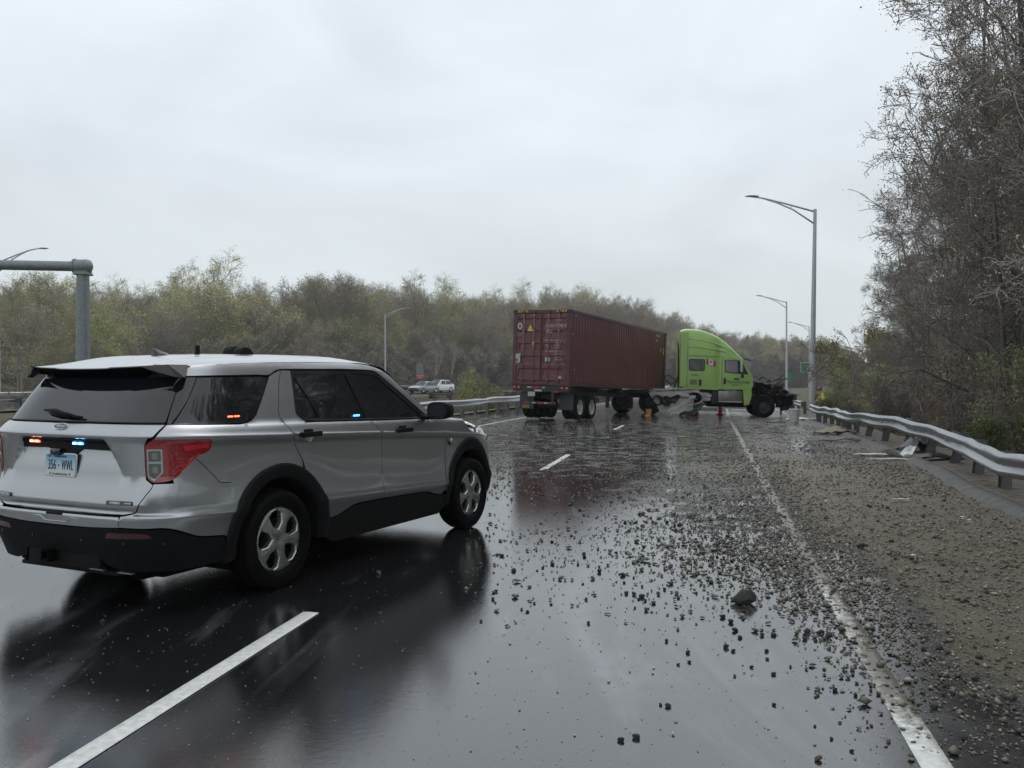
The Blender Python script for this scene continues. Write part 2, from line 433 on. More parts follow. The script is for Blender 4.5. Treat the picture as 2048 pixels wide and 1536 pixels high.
def build_suv():
    root = empty('police_suv', (-2.6229 - .025 * math.cos(.4522), 7.0348 + .025 * math.sin(.4522), 0), math.pi / 2 - .4522,
                 'silver unmarked police suv in the left foreground, red and blue lights above its number plate', 'suv')
    AFx = (.02, .375, .575, .575)   # rear arch flare outer ellipse
    FFx = (3.03, .375, .535, .59)
    r_in = .455
    def arch(cfg, a0, a1, k=1., n=16): return arc(cfg[0], cfg[1], cfg[2] * k, cfg[3] * k, a0, a1, n)
    for mir in (False, True):
        mk = lambda *a, **k: panel(*a, mirror=mir, **k)
        sgn = 1 if mir else -1
        # --- rear quarter panel with C pillar
        q = SS([(.239, 1.662), (.168, 1.553), (.076, 1.354, .05), (.070, 1.287, .05), (.137, 1.189, .05), (.18, 1.085), (.275, .945)])
        q += SS(arch(AFx, 63, 142, .97))
        q += SS([(-.50, .86), (-.60, .865, .03), (-.82, 1.03)]) + [Rr(-.86, 1.03), Rr(-.862, 1.19)] + [(Rr(-.862, 1.22)[0], 1.22), Rr(-.852, 1.285)]
        q += SS([(-1.03, 1.286), (-.322, 1.262, .08), (-.20, 1.302, .06), (-.041, 1.473), (.083, 1.612), (.16, 1.643, .05)])
        tl = [(*Rr(-.738, 1.15), .012), (*Rr(-.795, 1.193), .02), (*S(-.667, 1.178), .02), (*S(-.674, 1.108), .02), (*S(-.722, 1.076), .03), (*S(-.815, 1.07), .04),
              (.948, .982, .05), (.905, .928, .03), (*Rr(-.85, .900), .02), (*Rr(-.775, .897), .02), (*Rr(-.738, .93), .02)]
        tlp = rpoly(tl)
        qp = rpoly(q)
        # cut the lamp out of the quarter panel outline: the lamp covers its rear edge, so the panel is drawn around it
        q2 = SS([(.239, 1.662), (.168, 1.553), (.076, 1.354, .05), (.070, 1.287, .05), (.137, 1.189, .05), (.18, 1.085), (.275, .945)])
        q2 += SS(arch(AFx, 63, 142, .97)) + SS([(-.50, .86), (-.60, .865, .03), (-.80, 1.06), (-.86, 1.10)])
        q2 += SS([(-.73, 1.105, .02), (-.69, 1.12, .02), (-.69, 1.16, .02)]) + [Rr(-.79, 1.165)] + [(Rr(-.805, 1.199)[0], 1.199), Rr(-.812, 1.285)]
        q2 += SS([(-.322, 1.262, .08), (-.20, 1.302, .06), (-.041, 1.473), (.083, 1.612), (.16, 1.643, .05)])
        body = mk('rear_quarter_panel', rpoly(q2), M['silver'], root, vlev=VL)
        # --- tail light
        t = mk('tail_light', tlp, M['redlens'], root, off=.006, depth=.03, gstep=.03, step=.02)
        mk('lens', rpoly([(*Rr(-.747, 1.125), .01), (*Rr(-.832, 1.125), .01), (*Rr(-.832, .965), .01), (*Rr(-.785, .905), .01), (*Rr(-.747, .94), .01)]), M['clearlens'], t, off=.009, depth=.004, gstep=.025, step=.02)
        mk('lens', rpoly([(*Rr(-.754, 1.117), .008), (*Rr(-.824, 1.117), .008), (*Rr(-.824, 1.040), .008), (*Rr(-.754, 1.040), .008)]), M['greylens'], t, off=.012, depth=.003, gstep=.025, step=.02)
        mk('lens', rpoly([(*Rr(-.754, 1.030), .008), (*Rr(-.824, 1.030), .008), (*Rr(-.824, .970), .008), (*Rr(-.787, .917), .008), (*Rr(-.754, .945), .008)]), M['greylens'], t, off=.012, depth=.003, gstep=.025, step=.02)
        for z0, z1 in ((1.055, 1.10), (.962, 1.012)):
            mk('lens', rpoly([(*Rr(-.775, z1), .008), (*Rr(-.808, z1), .008), (*Rr(-.808, z0), .008), (*Rr(-.775, z0), .008)]), M['blurlens'], t, off=.0145, depth=.002, gstep=.025, step=.02)
        mk('lens', rpoly(SS([(-.88, 1.145, .01), (-.70, 1.150, .01), (-.695, 1.118, .02), (-.80, 1.112, .02), (-.86, 1.10, .01)])), M['redlens2'], t, off=.009, depth=.003, gstep=.03, step=.02)
        mk('lens', rpoly(SS([(-.775, 1.09, .01), (-.762, 1.078, .01), (-.87, .975, .02), (-.935, .945, .02), (-.93, .962, .02), (-.87, 1.0, .02)])), M['redlens2'], t, off=.010, depth=.004, gstep=.03, step=.015)
        for zz in (1.055, 1.03, 1.005, .98):
            mk('lens', SS([(-.90, zz + .002), (-.80 - (1.08 - zz) * .8, zz + .002), (-.80 - (1.08 - zz) * .8, zz - .002), (-.90, zz - .002)]), M['redlens2'], t, off=.0075, depth=.002, ins=0, gstep=.03, step=.02)
        # --- silver bumper corner (joins the centre bumper on the side)
        bq = [(*Rr(-.885, .893)[:1], .893), Rr(-.86, .95), (*S(-.93, 1.02),), (*S(-.86, 1.10),), (*S(-.80, 1.06),)] + SS([(-.60, .865, .03), (-.50, .860)]) + SS(arch(AFx, 137, 170, .97))
        bq += SS([(-.575, .497), (-.79, .520, .06), (-.98, .606, .08)]) + [(*Rr(-.78, .606)[:1], .600), (*Rr(-.60, .606)[:1], .604), (*Rr(-.60, .66)[:1], .681), (*Rr(-.70, .70)[:1], .698, .04), (*Rr(-.78, .86)[:1], .86), (*Rr(-.785, .885)[:1], .893)]
        mk('rear_bumper_corner', rpoly(bq), M['silver'], root, vlev=VL)
        # --- black lower bumper corner
        lq = SS([(-.575, .49), (-.79, .513, .06), (-.98, .598, .08)]) + [(Rr(-.78, .6)[0], .594), (Rr(-.55, .6)[0], .597), (Rr(-.55, .3)[0], .30)] + SS([(-.9, .30), (-.44, .32), (-.53, .40)])
        mk('bumper_cladding', rpoly(lq), M['blackplastic'], root, off=.006, gstep=.06)
        # --- doors
        rd = SS([(.354, 1.660), (.264, 1.31, .03), (.354, 1.252, .03), (1.225, 1.228), (1.341, 1.125, .06), (1.378, .934, .15), (1.362, .65, .1), (1.379, .520), (.953, .527, .08), (.716, .458, .05), (.60, .447)])
        rd += SS(arch(AFx, 5, 58, .97)) + SS([(.281, .945), (.18, 1.085), (.137, 1.189, .05), (.070, 1.287, .05), (.076, 1.354, .05), (.168, 1.553), (.239, 1.662)])
        d1 = mk('door', rpoly(rd), M['silver'], root, vlev=VL)
        fd = SS([(1.225, 1.228), (2.345, 1.203), (2.50, 1.058, .08), (2.487, .82), (2.470, .47), (2.40, .436, .03), (2.336, .44, .04), (2.107, .496, .08), (1.379, .520), (1.362, .65, .1), (1.378, .934, .15), (1.341, 1.125, .06)])
        d2 = mk('door', rpoly(fd), M['silver'], root, vlev=VL)
        for dd, a0 in ((d1, .33), (d2, 1.705)):
            zc = 1.155 if a0 < 1 else 1.117
            b_ = -Ps(S(a0, zc)[0], zc).y
            mb = MB()
            Mt = Matrix(((1, 0, 0, 0), (0, -sgn * -1 if False else 1, 0, 0), (0, 0, 1, 0), (0, 0, 0, 1)))
            y0 = sgn * (b_ + .030)
            mb.box((a0, y0, zc), (.235, .022, .042), bev=.010)
            mb.box((a0 - .10, sgn * (b_ + .012), zc), (.036, .04, .038), bev=.008); mb.box((a0 + .10, sgn * (b_ + .012), zc), (.036, .04, .038), bev=.008)
            mb.box((a0 - .018, sgn * (b_ + .004), zc + .026), (.10, .02, .03), bev=.008)
            mb.build('handle', M['blackplastic'], dd, angle=40)
            mb = MB(); mb.lathe([(0, .004), (.038, .003), (.046, .0005), (.047, -.004)], 20, Matrix.Translation((a0 - .008, sgn * (b_ - .001), zc - .030)) @ Matrix.Rotation(R(90) * -sgn * -1, 4, 'X') @ Matrix.Diagonal((1.15, .62, 1, 1)))
            mb.build('handle_recess', M['alloy'], dd, smooth=True)
        # --- fender
        ff = SS([(2.352, 1.200), (2.50, 1.05, .08), (2.492, .82), (2.478, .47)]) + SS(arch(FFx, 175, 8, .97, 22)) + SS([(3.56, .56), (3.60, .70), (3.62, .86, .03), (3.50, .93, .04), (3.42, 1.01, .04), (3.30, 1.065, .02), (3.34, 1.115, .02), (3.0, 1.172), (2.7, 1.195)])
        mk('fender', rpoly(ff), M['silver'], root, vlev=VL)
        hl = SS([(3.31, 1.066, .01), (3.43, 1.015, .04), (3.51, .935, .04), (3.60, .885, .02)]) + [(U45F + .12, .88), (U45F + .22, .985), (U45F + .05, 1.05)] + SS([(3.52, 1.085)])
        h = mk('headlight', rpoly(hl), M['clearlens'], root, off=.003, gstep=.04)
        mk('lens', SS([(3.50, .96), (3.60, .915), (3.60, .94), (3.52, .98)]), nmat('amber_lens', (.6, .2, .03), .15, coat=1) if not mir else bpy.data.materials['amber_lens'], h, off=.006, depth=.003)
        # --- windows
        def gl(nm, pts, mt=M['glass'], off=-.006, par=root, dp=.02, **k): return mk(nm, rpoly(SS(pts)), mt, par, off=off, depth=dp, **k)
        gl('quarter_window', [(-.90, 1.284), (-.322, 1.268, .08), (-.20, 1.307, .06), (-.045, 1.473), (.072, 1.605), (-.04, 1.612), (-.62, 1.603), (-.75, 1.44)], off=-.003)
        mk('pillar_trim', rpoly([Rr(-.806, 1.291)] + SS([(-.902, 1.286), (-.752, 1.44), (-.622, 1.605)]) + [Rr(-.738, 1.602), Rr(-.778, 1.40)]), M['glossblack'], root, off=-.003, depth=.02, ins=.0012)
        # black frame between belt and roof, glass a little behind it
        frame_o = [(.354, 1.662), (.268, 1.312, .03), (.356, 1.254, .02), (1.33, 1.228), (2.275, 1.205), (2.15, 1.262), (1.77, 1.508), (1.55, 1.650, .06), (1.45, 1.668)]
        g1 = [(.385, 1.630), (.478, 1.458), (.560, 1.275), (1.185, 1.262), (1.06, 1.635)]
        g0 = [(.372, 1.62), (.292, 1.318, .02), (.362, 1.277), (.543, 1.275), (.462, 1.458)]
        g2 = [(1.145, 1.637), (1.315, 1.252), (2.15, 1.232), (2.02, 1.30), (1.72, 1.49), (1.52, 1.628, .05)]
        hs = [rpoly(SS(g)) for g in (g1, g0, g2)]
        mk('window_frame', rpoly(SS(frame_o)), M['glossblack'], root, holes=hs, off=-.002, depth=.012, ins=.001)
        for g in (g1, g0, g2): mk('window', rpoly(SS(g)), M['glass'], root, off=-.010, depth=.004, ins=-.004)
        # belt moulding
        mb = MB()
        pa = [Ps(S(a, lerp(a, LV_be) + .004)[0], lerp(a, LV_be) + .004) + Vector((0, -.004, 0)) for a in [.36 + i * .1 for i in range(19)]]
        if mir: pa = [Vector((p.x, -p.y, p.z)) for p in pa]
        mb.tube(pa, .009, 6); mb.build('belt_moulding', M['blackplastic'], root, smooth=True)
        # --- cant rail and A pillar
        cr_ = [(-.797, 1.606), (-.04, 1.622), (.09, 1.618, .04), (.16, 1.650, .05), (.245, 1.669), (1.05, 1.678), (1.47, 1.674, .06), (1.56, 1.655, .04), (1.785, 1.512), (2.165, 1.266), (2.33, 1.190), (2.44, 1.188), (2.26, 1.295), (1.89, 1.535), (1.74, 1.65, .1), (1.50, 1.722, .15),
               (1.2, 1.735), (.5, 1.728), (0, 1.718), (-.5, 1.694), (-.68, 1.680)]
        mk('roof_rail', rpoly(SS(cr_)), M['silver'], root, gstep=.05)
        # --- lower side cladding and arch flares
        cl = SS([(.60, .440), (.716, .450, .05), (.953, .519, .08), (1.379, .512), (2.107, .488, .08), (2.336, .432, .04), (2.52, .428), (2.50, .30), (2.40, .235), (.70, .235), (.50, .33)])
        mk('side_cladding', rpoly(cl), M['blackplastic'], root, off=.008, gstep=.06)
        for zz in (.43, .395, .36):
            mb = MB(); pa = []
            for i in range(16):
                a = .85 + i * .105; c = zz - .0
                p = Ps(S(a, c)[0], c); pa.append(Vector((p.x, sgn * (abs(p.y) + .008), p.z)))
            mb.tube(pa, .005, 5); mb.build('cladding_rib', M['blackplastic'], root, smooth=True)
        for (cx, cy, rx, ry), a_lo, a_hi in ((AFx, -8, 188), (FFx, -4, 187)):
            rows = []
            for i in range(49):
                th = R(a_lo + (a_hi - a_lo) * i / 48); row = []
                for k_, o_ in ((1.0, -.008), (1.0, .012), (.985, .020), (.95, .022), (.90, .018), (.85, .012), (.82, .0), (.80, -.03), (.80, -.16)):
                    a = cx + rx * k_ * math.cos(th); c = cy + ry * k_ * math.sin(th); c = max(c, .26)
                    aa = cx + rx * math.cos(th) ; cc = max(.26, cy + ry * math.sin(th))
                    if k_ < 1: # inner ring blends to a circle round the wheel
                        f = (1 - k_) / .2; ac = cx + r_in * math.cos(th); c2 = .375 + r_in * math.sin(th)
                        a = aa * (1 - f) + ac * f; c = max(.26, cc * (1 - f) + c2 * f)
                    p = Ps(S(a, c)[0], c); row.append((a, sgn * (abs(p.y) + o_), c))
                rows.append(row if mir else row[::-1])
            MB().grid(rows).build('arch_flare', M['blackplastic'], root, smooth=True, angle=50)
            # wheel well liner
            mb = MB(); rows = []
            for i in range(25):
                th = R(-20 + 220 * i / 24); rows.append([(cx + .47 * math.cos(th), sgn * y, .375 + .47 * math.sin(th)) for y in (.90, .55)])
            mb.grid(rows).prism(arc(cx, .375, .47, .47, -20, 200, 24), .545, .55, Matrix(((1, 0, 0, 0), (0, 0, sgn, 0), (0, 1, 0, 0), (0, 0, 0, 1))))
            mb.build('wheel_liner', M['under'], root)
        # --- mirror
        mb = MB(); bm_ = (2.16, sgn * 1.115, 1.285)
        rows = []
        for i, (dx, s) in enumerate(((-.055, .93), (-.04, 1.0), (0, 1.0), (.06, .93), (.11, .72), (.14, .38))):
            row = []
            for j in range(20):
                th = 2 * math.pi * j / 20; cy_, cz_ = math.cos(th), math.sin(th)
                yy = .125 * s * math.copysign(abs(cy_) ** .62, cy_); zz = .085 * s * math.copysign(abs(cz_) ** .62, cz_)
                if cz_ < 0 and cy_ * sgn < 0: zz *= .95
                row.append((bm_[0] + dx, bm_[1] + yy - .01 * dx, bm_[2] + zz))
            rows.append(row)
        mb.grid(rows, closed=True); mb.add(rows[-1], [list(range(20))]); mb.add(rows[0], [list(range(20))[::-1]])
        mir_o = mb.build('mirror', M['blackplastic'], root, smooth=True, angle=50)
        mb = MB(); mb.box((2.145, sgn * .985, 1.215), (.09, .13, .035), bev=.012); mb.box((2.155, sgn * .93, 1.222), (.14, .03, .05), bev=.01); mb.build('mirror_arm', M['blackplastic'], mir_o, angle=40)
        mb = MB(); mb.prism([(bm_[1] + .10 * math.copysign(abs(math.cos(R(t_))) ** .6, math.cos(R(t_))), bm_[2] + .066 * math.copysign(abs(math.sin(R(t_))) ** .6, math.sin(R(t_)))) for t_ in range(0, 360, 15)], bm_[0] - .058, bm_[0] - .0555,
                           Matrix(((0, 0, 1, 0), (1, 0, 0, 0), (0, 1, 0, 0), (0, 0, 0, 1)))); mb.build('mirror_glass', M['darkglass'], mir_o)
        # --- round marker light on the front fender
        p = Ps(S(2.585, .957)[0], .957)
        mb = MB(); T_ = Matrix.Translation((p.x, sgn * abs(p.y), p.z)) @ Matrix.Rotation(R(90) * (-sgn), 4, 'X')
        mb.lathe([(0, .018), (.03, .018), (.043, .012), (.047, 0), (.047, -.01)], 24, T_); ml = mb.build('marker_light', M['glossblack'], root, smooth=True, angle=50)
        mb = MB(); mb.lathe([(0, .028), (.016, .026), (.026, .019), (.027, .010)], 20, Matrix.Translation((.006, 0, .004)) @ T_); mb.build('lens', M['clearlens'], ml, smooth=True)
    # ---------------------------------------------------------------- centre panels
    VG = [1.07, 1.15, 1.3, 1.5, 1.65, 1.75, 1.82, 1.88, 1.92, 1.97, 2.0, 2.05, 2.2, 2.5, 2.8, 2.95]
    g = [Rr(.805, 1.285), Rr(.795, 1.20), Rr(.77, 1.195), (Rr(.736, 1.15)[0], 1.15), (Rr(.736, .92)[0], .92), (Rr(.785, .885)[0], .885), (Rr(.78, .86)[0], .86), (Rr(.70, .70)[0], .70, .04), (Rr(.60, .686)[0], .686)]
    gr_ = [(-p[0], *p[1:]) for p in g[::-1]]
    # small handle notch in the lower edge
    gate = rpoly(g + [(-.12, .682), (-.09, .682), (.09, .682)] + gr_)
    ln_ = []
    for s_ in (1, -1):
        for dx in (0, .027): ln_.append([(Rr(s_ * (.43 + (1.185 - c) * .65 - dx), c)[0], c) for c in (1.184, 1.12, 1.05, .98, .92)])
    ln_.append([Rr(.40, 1.1855), Rr(-.40, 1.1855)]); ln_.append([Rr(.385, 1.169), Rr(-.385, 1.169)])
    lg = panel('liftgate', gate, M['silver'], root, lines=ln_, gstep=.03, vlev=VG, step=.025, angle=50)
    # dark strip above the plate
    st = rpoly([(*Rr(.435, 1.180), .03), (*Rr(.465, 1.10), .01), (*Rr(.16, 1.105), .03), (*Rr(.10, 1.06), .02), (*Rr(-.10, 1.06), .02), (*Rr(-.16, 1.105), .03), (*Rr(-.465, 1.10), .01), (*Rr(-.435, 1.180), .03)])
    strip = panel('light_strip', st, M['blackplastic'], root, off=.012, depth=.02, gstep=.04, step=.03)
    def led(bc, ma, mc, zc):
        for db in (-.028, .028):
            p = Ps(Rr(bc + db, zc)[0], zc)
            MB().box((p.x - .017, p.y, zc), (.014, .046, .018), bev=.004).build('lamp', ma, strip, angle=40)
            MB().box((p.x - .0255, p.y, zc), (.006, .026, .008), bev=.002).build('lamp', mc, strip, angle=40)
    led(.315, M['redled'], M['redled2'], 1.150); led(-.135, M['blueled'], M['blueled2'], 1.146)
    p = Ps(0, 1.07)
    mb = MB(); mb.box((p.x - .03, .06, 1.085), (.04, .10, .05), bev=.012); mb.lathe([(0, .006), (.012, .005), (.014, 0)], 14, Matrix.Translation((p.x - .05, .06, 1.078)) @ Matrix.Rotation(R(-90), 4, 'Y')); mb.build('camera_pod', M['glossblack'], strip, smooth=True, angle=40)
    # rear glass
    rg = rpoly([(*Rr(.80, 1.292), .01), (*Rr(.775, 1.40),), (*Rr(.735, 1.60),), (*Rr(-.735, 1.60),), (*Rr(-.775, 1.40),), (*Rr(-.80, 1.292), .01)])
    panel('rear_window', rg, M['glass'], root, off=-.002, gstep=.05)
    MB().tube([Ps(Rr(b / 10, 1.291)[0], 1.291) + Vector((-.004, 0, 0)) for b in [-8.0, -7, -5, -3, 0, 3, 5, 7, 8.0]], .007, 6).build('window_seal', M['blackplastic'], root, smooth=True)
    MB().box((-.71, 0, 1.650), (.12, 1.38, .05), bev=.01).build('spoiler_gap_blocker', M['under'], root)  # dark box added to block the view through the gap under the spoiler
    # wiper
    mb = MB(); p0 = Ps(Rr(-.045, 1.32)[0], 1.325); 
    def gp(b, c, o=.02): q_ = Ps(Rr(b, c)[0], c); return q_ + Pn(Rr(b, c)[0], c) * o
    mb.tube([gp(-.05, 1.318, .02), gp(.05, 1.328, .03), gp(.16, 1.345, .035), gp(.28, 1.352, .03)], [.012, .016, .016, .008], 8)
    mb.tube([gp(-.13, 1.315, .015), gp(-.05, 1.318, .022)], [.008, .010], 8)
    mb.tube([gp(.0, 1.318, .012), gp(.12, 1.325, .014), gp(.24, 1.34, .014)], [.006, .012, .006], 6)
    mb.build('wiper', M['blackplastic'], root, smooth=True)
    # bumper, silver centre
    bc = [(Rr(.60, .66)[0] , .677), (Rr(.60, .604)[0], .604), (Rr(.3, .59)[0], .592), (0, .590), (Rr(-.3, .59)[0], .592), (Rr(-.60, .604)[0], .604), (Rr(-.60, .66)[0], .677), (.12, .674), (.09, .674), (-.09, .674), (-.12, .674)]
    panel('rear_bumper', bc, M['silver'], root, gstep=.03, ins=.001, depth=.03)
    # bright ledge edge with the little step under the latch
    pts = [(-.62, .655), (-.16, .645), (-.12, .615), (.10, .613), (.14, .643), (.62, .655)]
    MB().tube([Ps(Rr(b, c)[0], c) + Vector((-.001, 0, 0)) for b, c in pts], .0045, 6).build('bumper_edge', M['silver'], root, smooth=True)
    mb = MB(); p = Ps(0, .665); mb.box((p.x + .004, .0, .668), (.02, .16, .02), bev=.006); mb.build('gate_latch', M['blackplastic'], root)
    lb = [(Rr(.55, .6)[0], .597), (Rr(.3, .58)[0], .584), (0, .582), (Rr(-.3, .58)[0], .584), (Rr(-.55, .6)[0], .597), (Rr(-.55, .3)[0], .30), (Rr(-.42, .4)[0], .33), (Rr(-.36, .4)[0], .40), (Rr(.36, .4)[0], .40), (Rr(.42, .4)[0], .33), (Rr(.55, .3)[0], .30)]
    panel('bumper_cladding', rpoly(lb), M['blackplastic'], root, off=.006, gstep=.05, ins=.0)
    for s_ in (1, -1):
        panel('reflector', rpoly([(s_ * .50, .572, .02), (s_ * .78, .575, .03), (s_ * .81, .535, .02), (s_ * .47, .527, .01)]), M['darkred'], root, off=.011, depth=.008, gstep=.05)
    for b_ in (.62, .25, -.25, -.62, -.85):
        q_ = Ps(Rr(b_, .5)[0], .5); n_ = Pn(Rr(b_, .5)[0], .5)
        MB().lathe([(0, .003), (.009, .003), (.010, -.002)], 12, Matrix.Translation(q_ + n_ * .007) @ n_.to_track_quat('Z', 'Y').to_matrix().to_4x4()).build('parking_sensor', M['glossblack'], root)
    # skid plate, hitch
    mb = MB(); mb.box((-1.04, 0, .345), (.10, .74, .12), bev=.02); mb.box((-1.0, 0, .27), (.10, 1.0, .03), bev=.01); mb.build('skid_plate', M['blackplastic'], root, angle=40)
    mb = MB()
    for dy, dz, w_, h_ in ((0, .034, .084, .012), (0, -.034, .084, .012), (.036, 0, .012, .08), (-.036, 0, .012, .08)): mb.box((-1.115, dy + .10, .365 + dz), (.09, w_, h_))
    mb.build('hitch_receiver', M['under'], root)
    for y_ in (-.35, -.62): MB().box((-1.09, y_, .30), (.03, .13, .010), bev=.003).build('tow_loop', M['greylens'], root)
    # front end
    gp_ = [(UEND - .62 + UEND * 0, .98), (UEND - .60, .68), (UEND - .0, .66)]
    def cen(pts_): return pts_
    fr = lambda x: UEND - x
    for mir in (False, True):
        panel('front_bumper', [(U45F - .16, .87), (U45F - .10, .56), (U45F - .13, .30), (fr(0), .30), (fr(0), .66), (fr(.55), .66), (fr(.60), .87), (U45F + .1, .87)], M['silver'], root, mirror=mir, gstep=.06)
        panel('grille', [(fr(0), .67), (fr(.54), .67), (fr(.60), .98), (fr(0), 1.0)], M['glossblack'], root, mirror=mir, off=-.01, gstep=.06)
    for z_ in (.74, .83, .92):
        MB().tube([Vector((Ps(fr(abs(b / 10)), z_).x + .012, b / 10 * .98, z_)) for b in range(-5, 6)], .014, 6).build('grille_bar', M['blackplastic'], root, smooth=True)
    # hood
    rows = []
    for i in range(15):
        a = 2.36 + (3.72 - 2.36) * i / 14; c = lerp(a, [(2.36, 1.203), (2.7, 1.199), (3.0, 1.176), (3.34, 1.118), (3.55, 1.07), (3.72, 1.03)])
        bb = abs(Ps(S(a, c)[0], c).y); af = Ps(UEND, c).x
        row = []
        for j in range(21):
            t_ = -1 + 2 * j / 20; x_ = a + (.0 if a < 3.3 else (a - 3.3) / .42 * (1 - t_ * t_) * max(0, af - 3.72 + .06))
            row.append((x_, t_ * bb, c + .055 * (1 - t_ ** 4) + .018 * sstep(.45, .55, abs(t_)) * (1 - sstep(.8, 1, abs(t_)))))
        rows.append(row)
    MB().grid(rows).build('hood', M['silver'], root, smooth=True)
    # windshield
    rows = []
    ed = [(1.74, 1.66), (1.89, 1.545), (2.26, 1.305), (2.44, 1.195)]
    for i in range(13):
        t_ = i / 12; a = 1.70 + (2.44 - 1.70) * t_; c = lerp(a, [(1.70, 1.70), (1.80, 1.635), (1.89, 1.545), (2.26, 1.305), (2.44, 1.195)])
        bb = abs(Ps(S(a, c)[0], c).y) - .004; bulge = .20 + .38 * t_
        rows.append([(a + bulge * (1 - (abs(k / 10)) ** 2.4), k / 10 * bb, c + .05 * (1 - (k / 10) ** 2) * (1 - t_)) for k in range(-10, 11)])
    MB().grid(rows).build('windshield', M['glass'], root, smooth=True)
    # roof skin with pressed ribs
    ZR = [(-.80, 1.668), (-.6, 1.686), (-.3, 1.703), (.163, 1.722), (.7, 1.733), (1.38, 1.737), (1.6, 1.722), (1.75, 1.695)]
    def roofz(a, b):
        w_ = .705; t_ = min(1, abs(b) / w_); zr = lerp(a, ZR)
        z = zr + .075 * (1 - t_ ** 2.2) - .004 * math.exp(-((abs(b) - .675) / .012) ** 2)
        rib = 0
        for rb in (.12, .28, .44): rib += math.exp(-((abs(b) - rb) / .022) ** 2)
        return z - .007 * rib * sstep(-.55, -.4, a) * (1 - sstep(1.2, 1.5, a))
    rows = []
    for i in range(41):
        t_ = i / 40; row = []
        for j in range(121):
            b = -.712 + 1.424 * j / 120
            a0 = -.52 - .16 * (abs(b) / .71) ** 2; a1 = 1.70 + .20 * (1 - (abs(b) / .712) ** 2)
            a = a0 + (a1 - a0) * t_
            row.append((a, b, roofz(min(a, 1.75), b) - max(0, a - 1.75) * .25 ))
        rows.append(row)
    MB().grid(rows).build('roof', M['silver'], root, smooth=True)
    # spoiler
    def spo(b, t_):
        q_ = abs(b) / .72; a0 = -.525 - .16 * q_ ** 2; a1 = -.95 + .125 * q_ ** 3 + (.012 if q_ < .38 else 0)
        a = a0 + (a1 - a0) * t_; z0 = roofz(a0, min(abs(b), .70)); z1 = 1.668 + .022 * q_ ** 2 - (.004 if q_ < .38 else 0)
        return a, z0 + (z1 - z0) * t_
    rows = []
    for i in range(9):
        rows.append([(spo(b / 20 * .72, i / 8)[0], b / 20 * .72, spo(b / 20 * .72, i / 8)[1]) for b in range(-20, 21)])
    lip = [(x + .004, y, z - .007) for x, y, z in rows[-1]]; und = [(-.74, y * .96, 1.625) for x, y, z in rows[-1]]
    mb = MB(); mb.grid([r_[::-1] for r_ in rows] + [lip[::-1]]); sp = mb.build('spoiler', M['silver'], root, smooth=True, angle=45)
    mb = MB(); mb.grid([lip[::-1], und[::-1]]); mb.build('spoiler_underside', M['under'], sp, smooth=True)
    for s_ in (1, -1):
        mb = MB(); mb.add([(-.665, s_ * .735, 1.690), (-.83, s_ * .722, 1.690), (-.915, s_ * .56, 1.674), (-.86, s_ * .66, 1.628), (-.812, s_ * .775, 1.603), (-.75, s_ * .795, 1.600), (-.70, s_ * .765, 1.640)], [[0, 1, 4, 5, 6], [1, 2, 3, 4]])
        mb.f += [f[::-1] for f in mb.f]; mb.m = [0] * len(mb.f)
        mb.build('spoiler_end', M['glossblack'], sp)
    # underbody and inner shell
    mb = MB(); mb.box((1.4, 0, .34), (4.6, 1.5, .22), bev=.05); mb.box((2.2, 0, .27), (1.2, 1.0, .10), bev=.03); mb.box((.9, 0, .25), (.7, 1.1, .1), bev=.04)
    mb.tube([(-.9, -.55, .28), (-.6, -.55, .27), (-.35, -.5, .3)], .07, 12); mb.build('underbody', M['under'], root, angle=40)
    rows = []
    for c in (.30, .45, .62, .85, 1.05, 1.2, 1.26, 1.35, 1.5, 1.62, 1.66):
        rows.append([])
        for i in range(97):
            u = -UEND + 2 * UEND * i / 96; a = Ps(u, c); n = Pn(u, c); q_ = a - n * .045
            if c > 1.0: q_.x = min(q_.x, lerp(c, [(1.05, 3.4), (1.195, 2.44), (1.305, 2.26), (1.545, 1.89), (1.635, 1.78), (1.70, 1.66)]) - .02)
            if c < .95:
                for wx in (.02, 3.03):
                    if abs(q_.x - wx) < .56: q_.y = max(-.52, min(.52, q_.y))
            rows[-1].append(q_)
    mb = MB(); mb.grid(rows); top = rows[-1]; mb.build('inner_shell', M['under'], root, smooth=True)
    # ---------------------------------------------------------------- wheels
    def wheel():
        w_ = empty('wheel', (0, 0, 0))
        # local z = outward axis
        hw = .125
        prof = [(.235, -.10), (.251, hw * .80), (.262, hw * .95), (.29, hw * 1.0), (.33, hw * .99), (.352, hw * .92), (.366, hw * .80), (.374, hw * .6), (.377, .0), (.374, -hw * .6), (.352, -hw * .92), (.29, -hw), (.25, -hw * .9)]
        mb = MB(); mb.lathe(prof, 72)
        for k in range(60):   # shoulder blocks
            th = 2 * math.pi * k / 60
            mb.box((.3545 * math.cos(th), .3545 * math.sin(th), .100), (.030, .022, .012), rz=th)
        for rr, hh in ((.275, hw * .99), (.318, hw * 1.0)): mb.lathe([(rr - .002, hh - .004), (rr, hh + .0025), (rr + .002, hh - .004)], 72)
        for zz in (-.06, -.02, .02, .06): mb.lathe([(.374, zz - .006), (.3795, zz), (.374, zz + .006)], 72)
        t = mb.build('tyre', M['rubber'], w_, smooth=True, angle=40)
        letters = "STEER TIRE"
        # cover: disc with five openings
        def dome(x, y):
            r_ = math.hypot(x, y)
            return Vector((x, y, .100 + .016 * (1 - (r_ / .25) ** 2) - .014 * math.exp(-(r_ / .05) ** 2) - .012 * sstep(.232, .252, r_) + .007 * abs(math.cos(2.5 * (math.atan2(y, x) - R(90)))) ** .7 * -1 * sstep(.04, .09, r_) * (1 - sstep(.20, .235, r_))))
        def dn(x, y): return Vector((0, 0, 1))
        holes = []
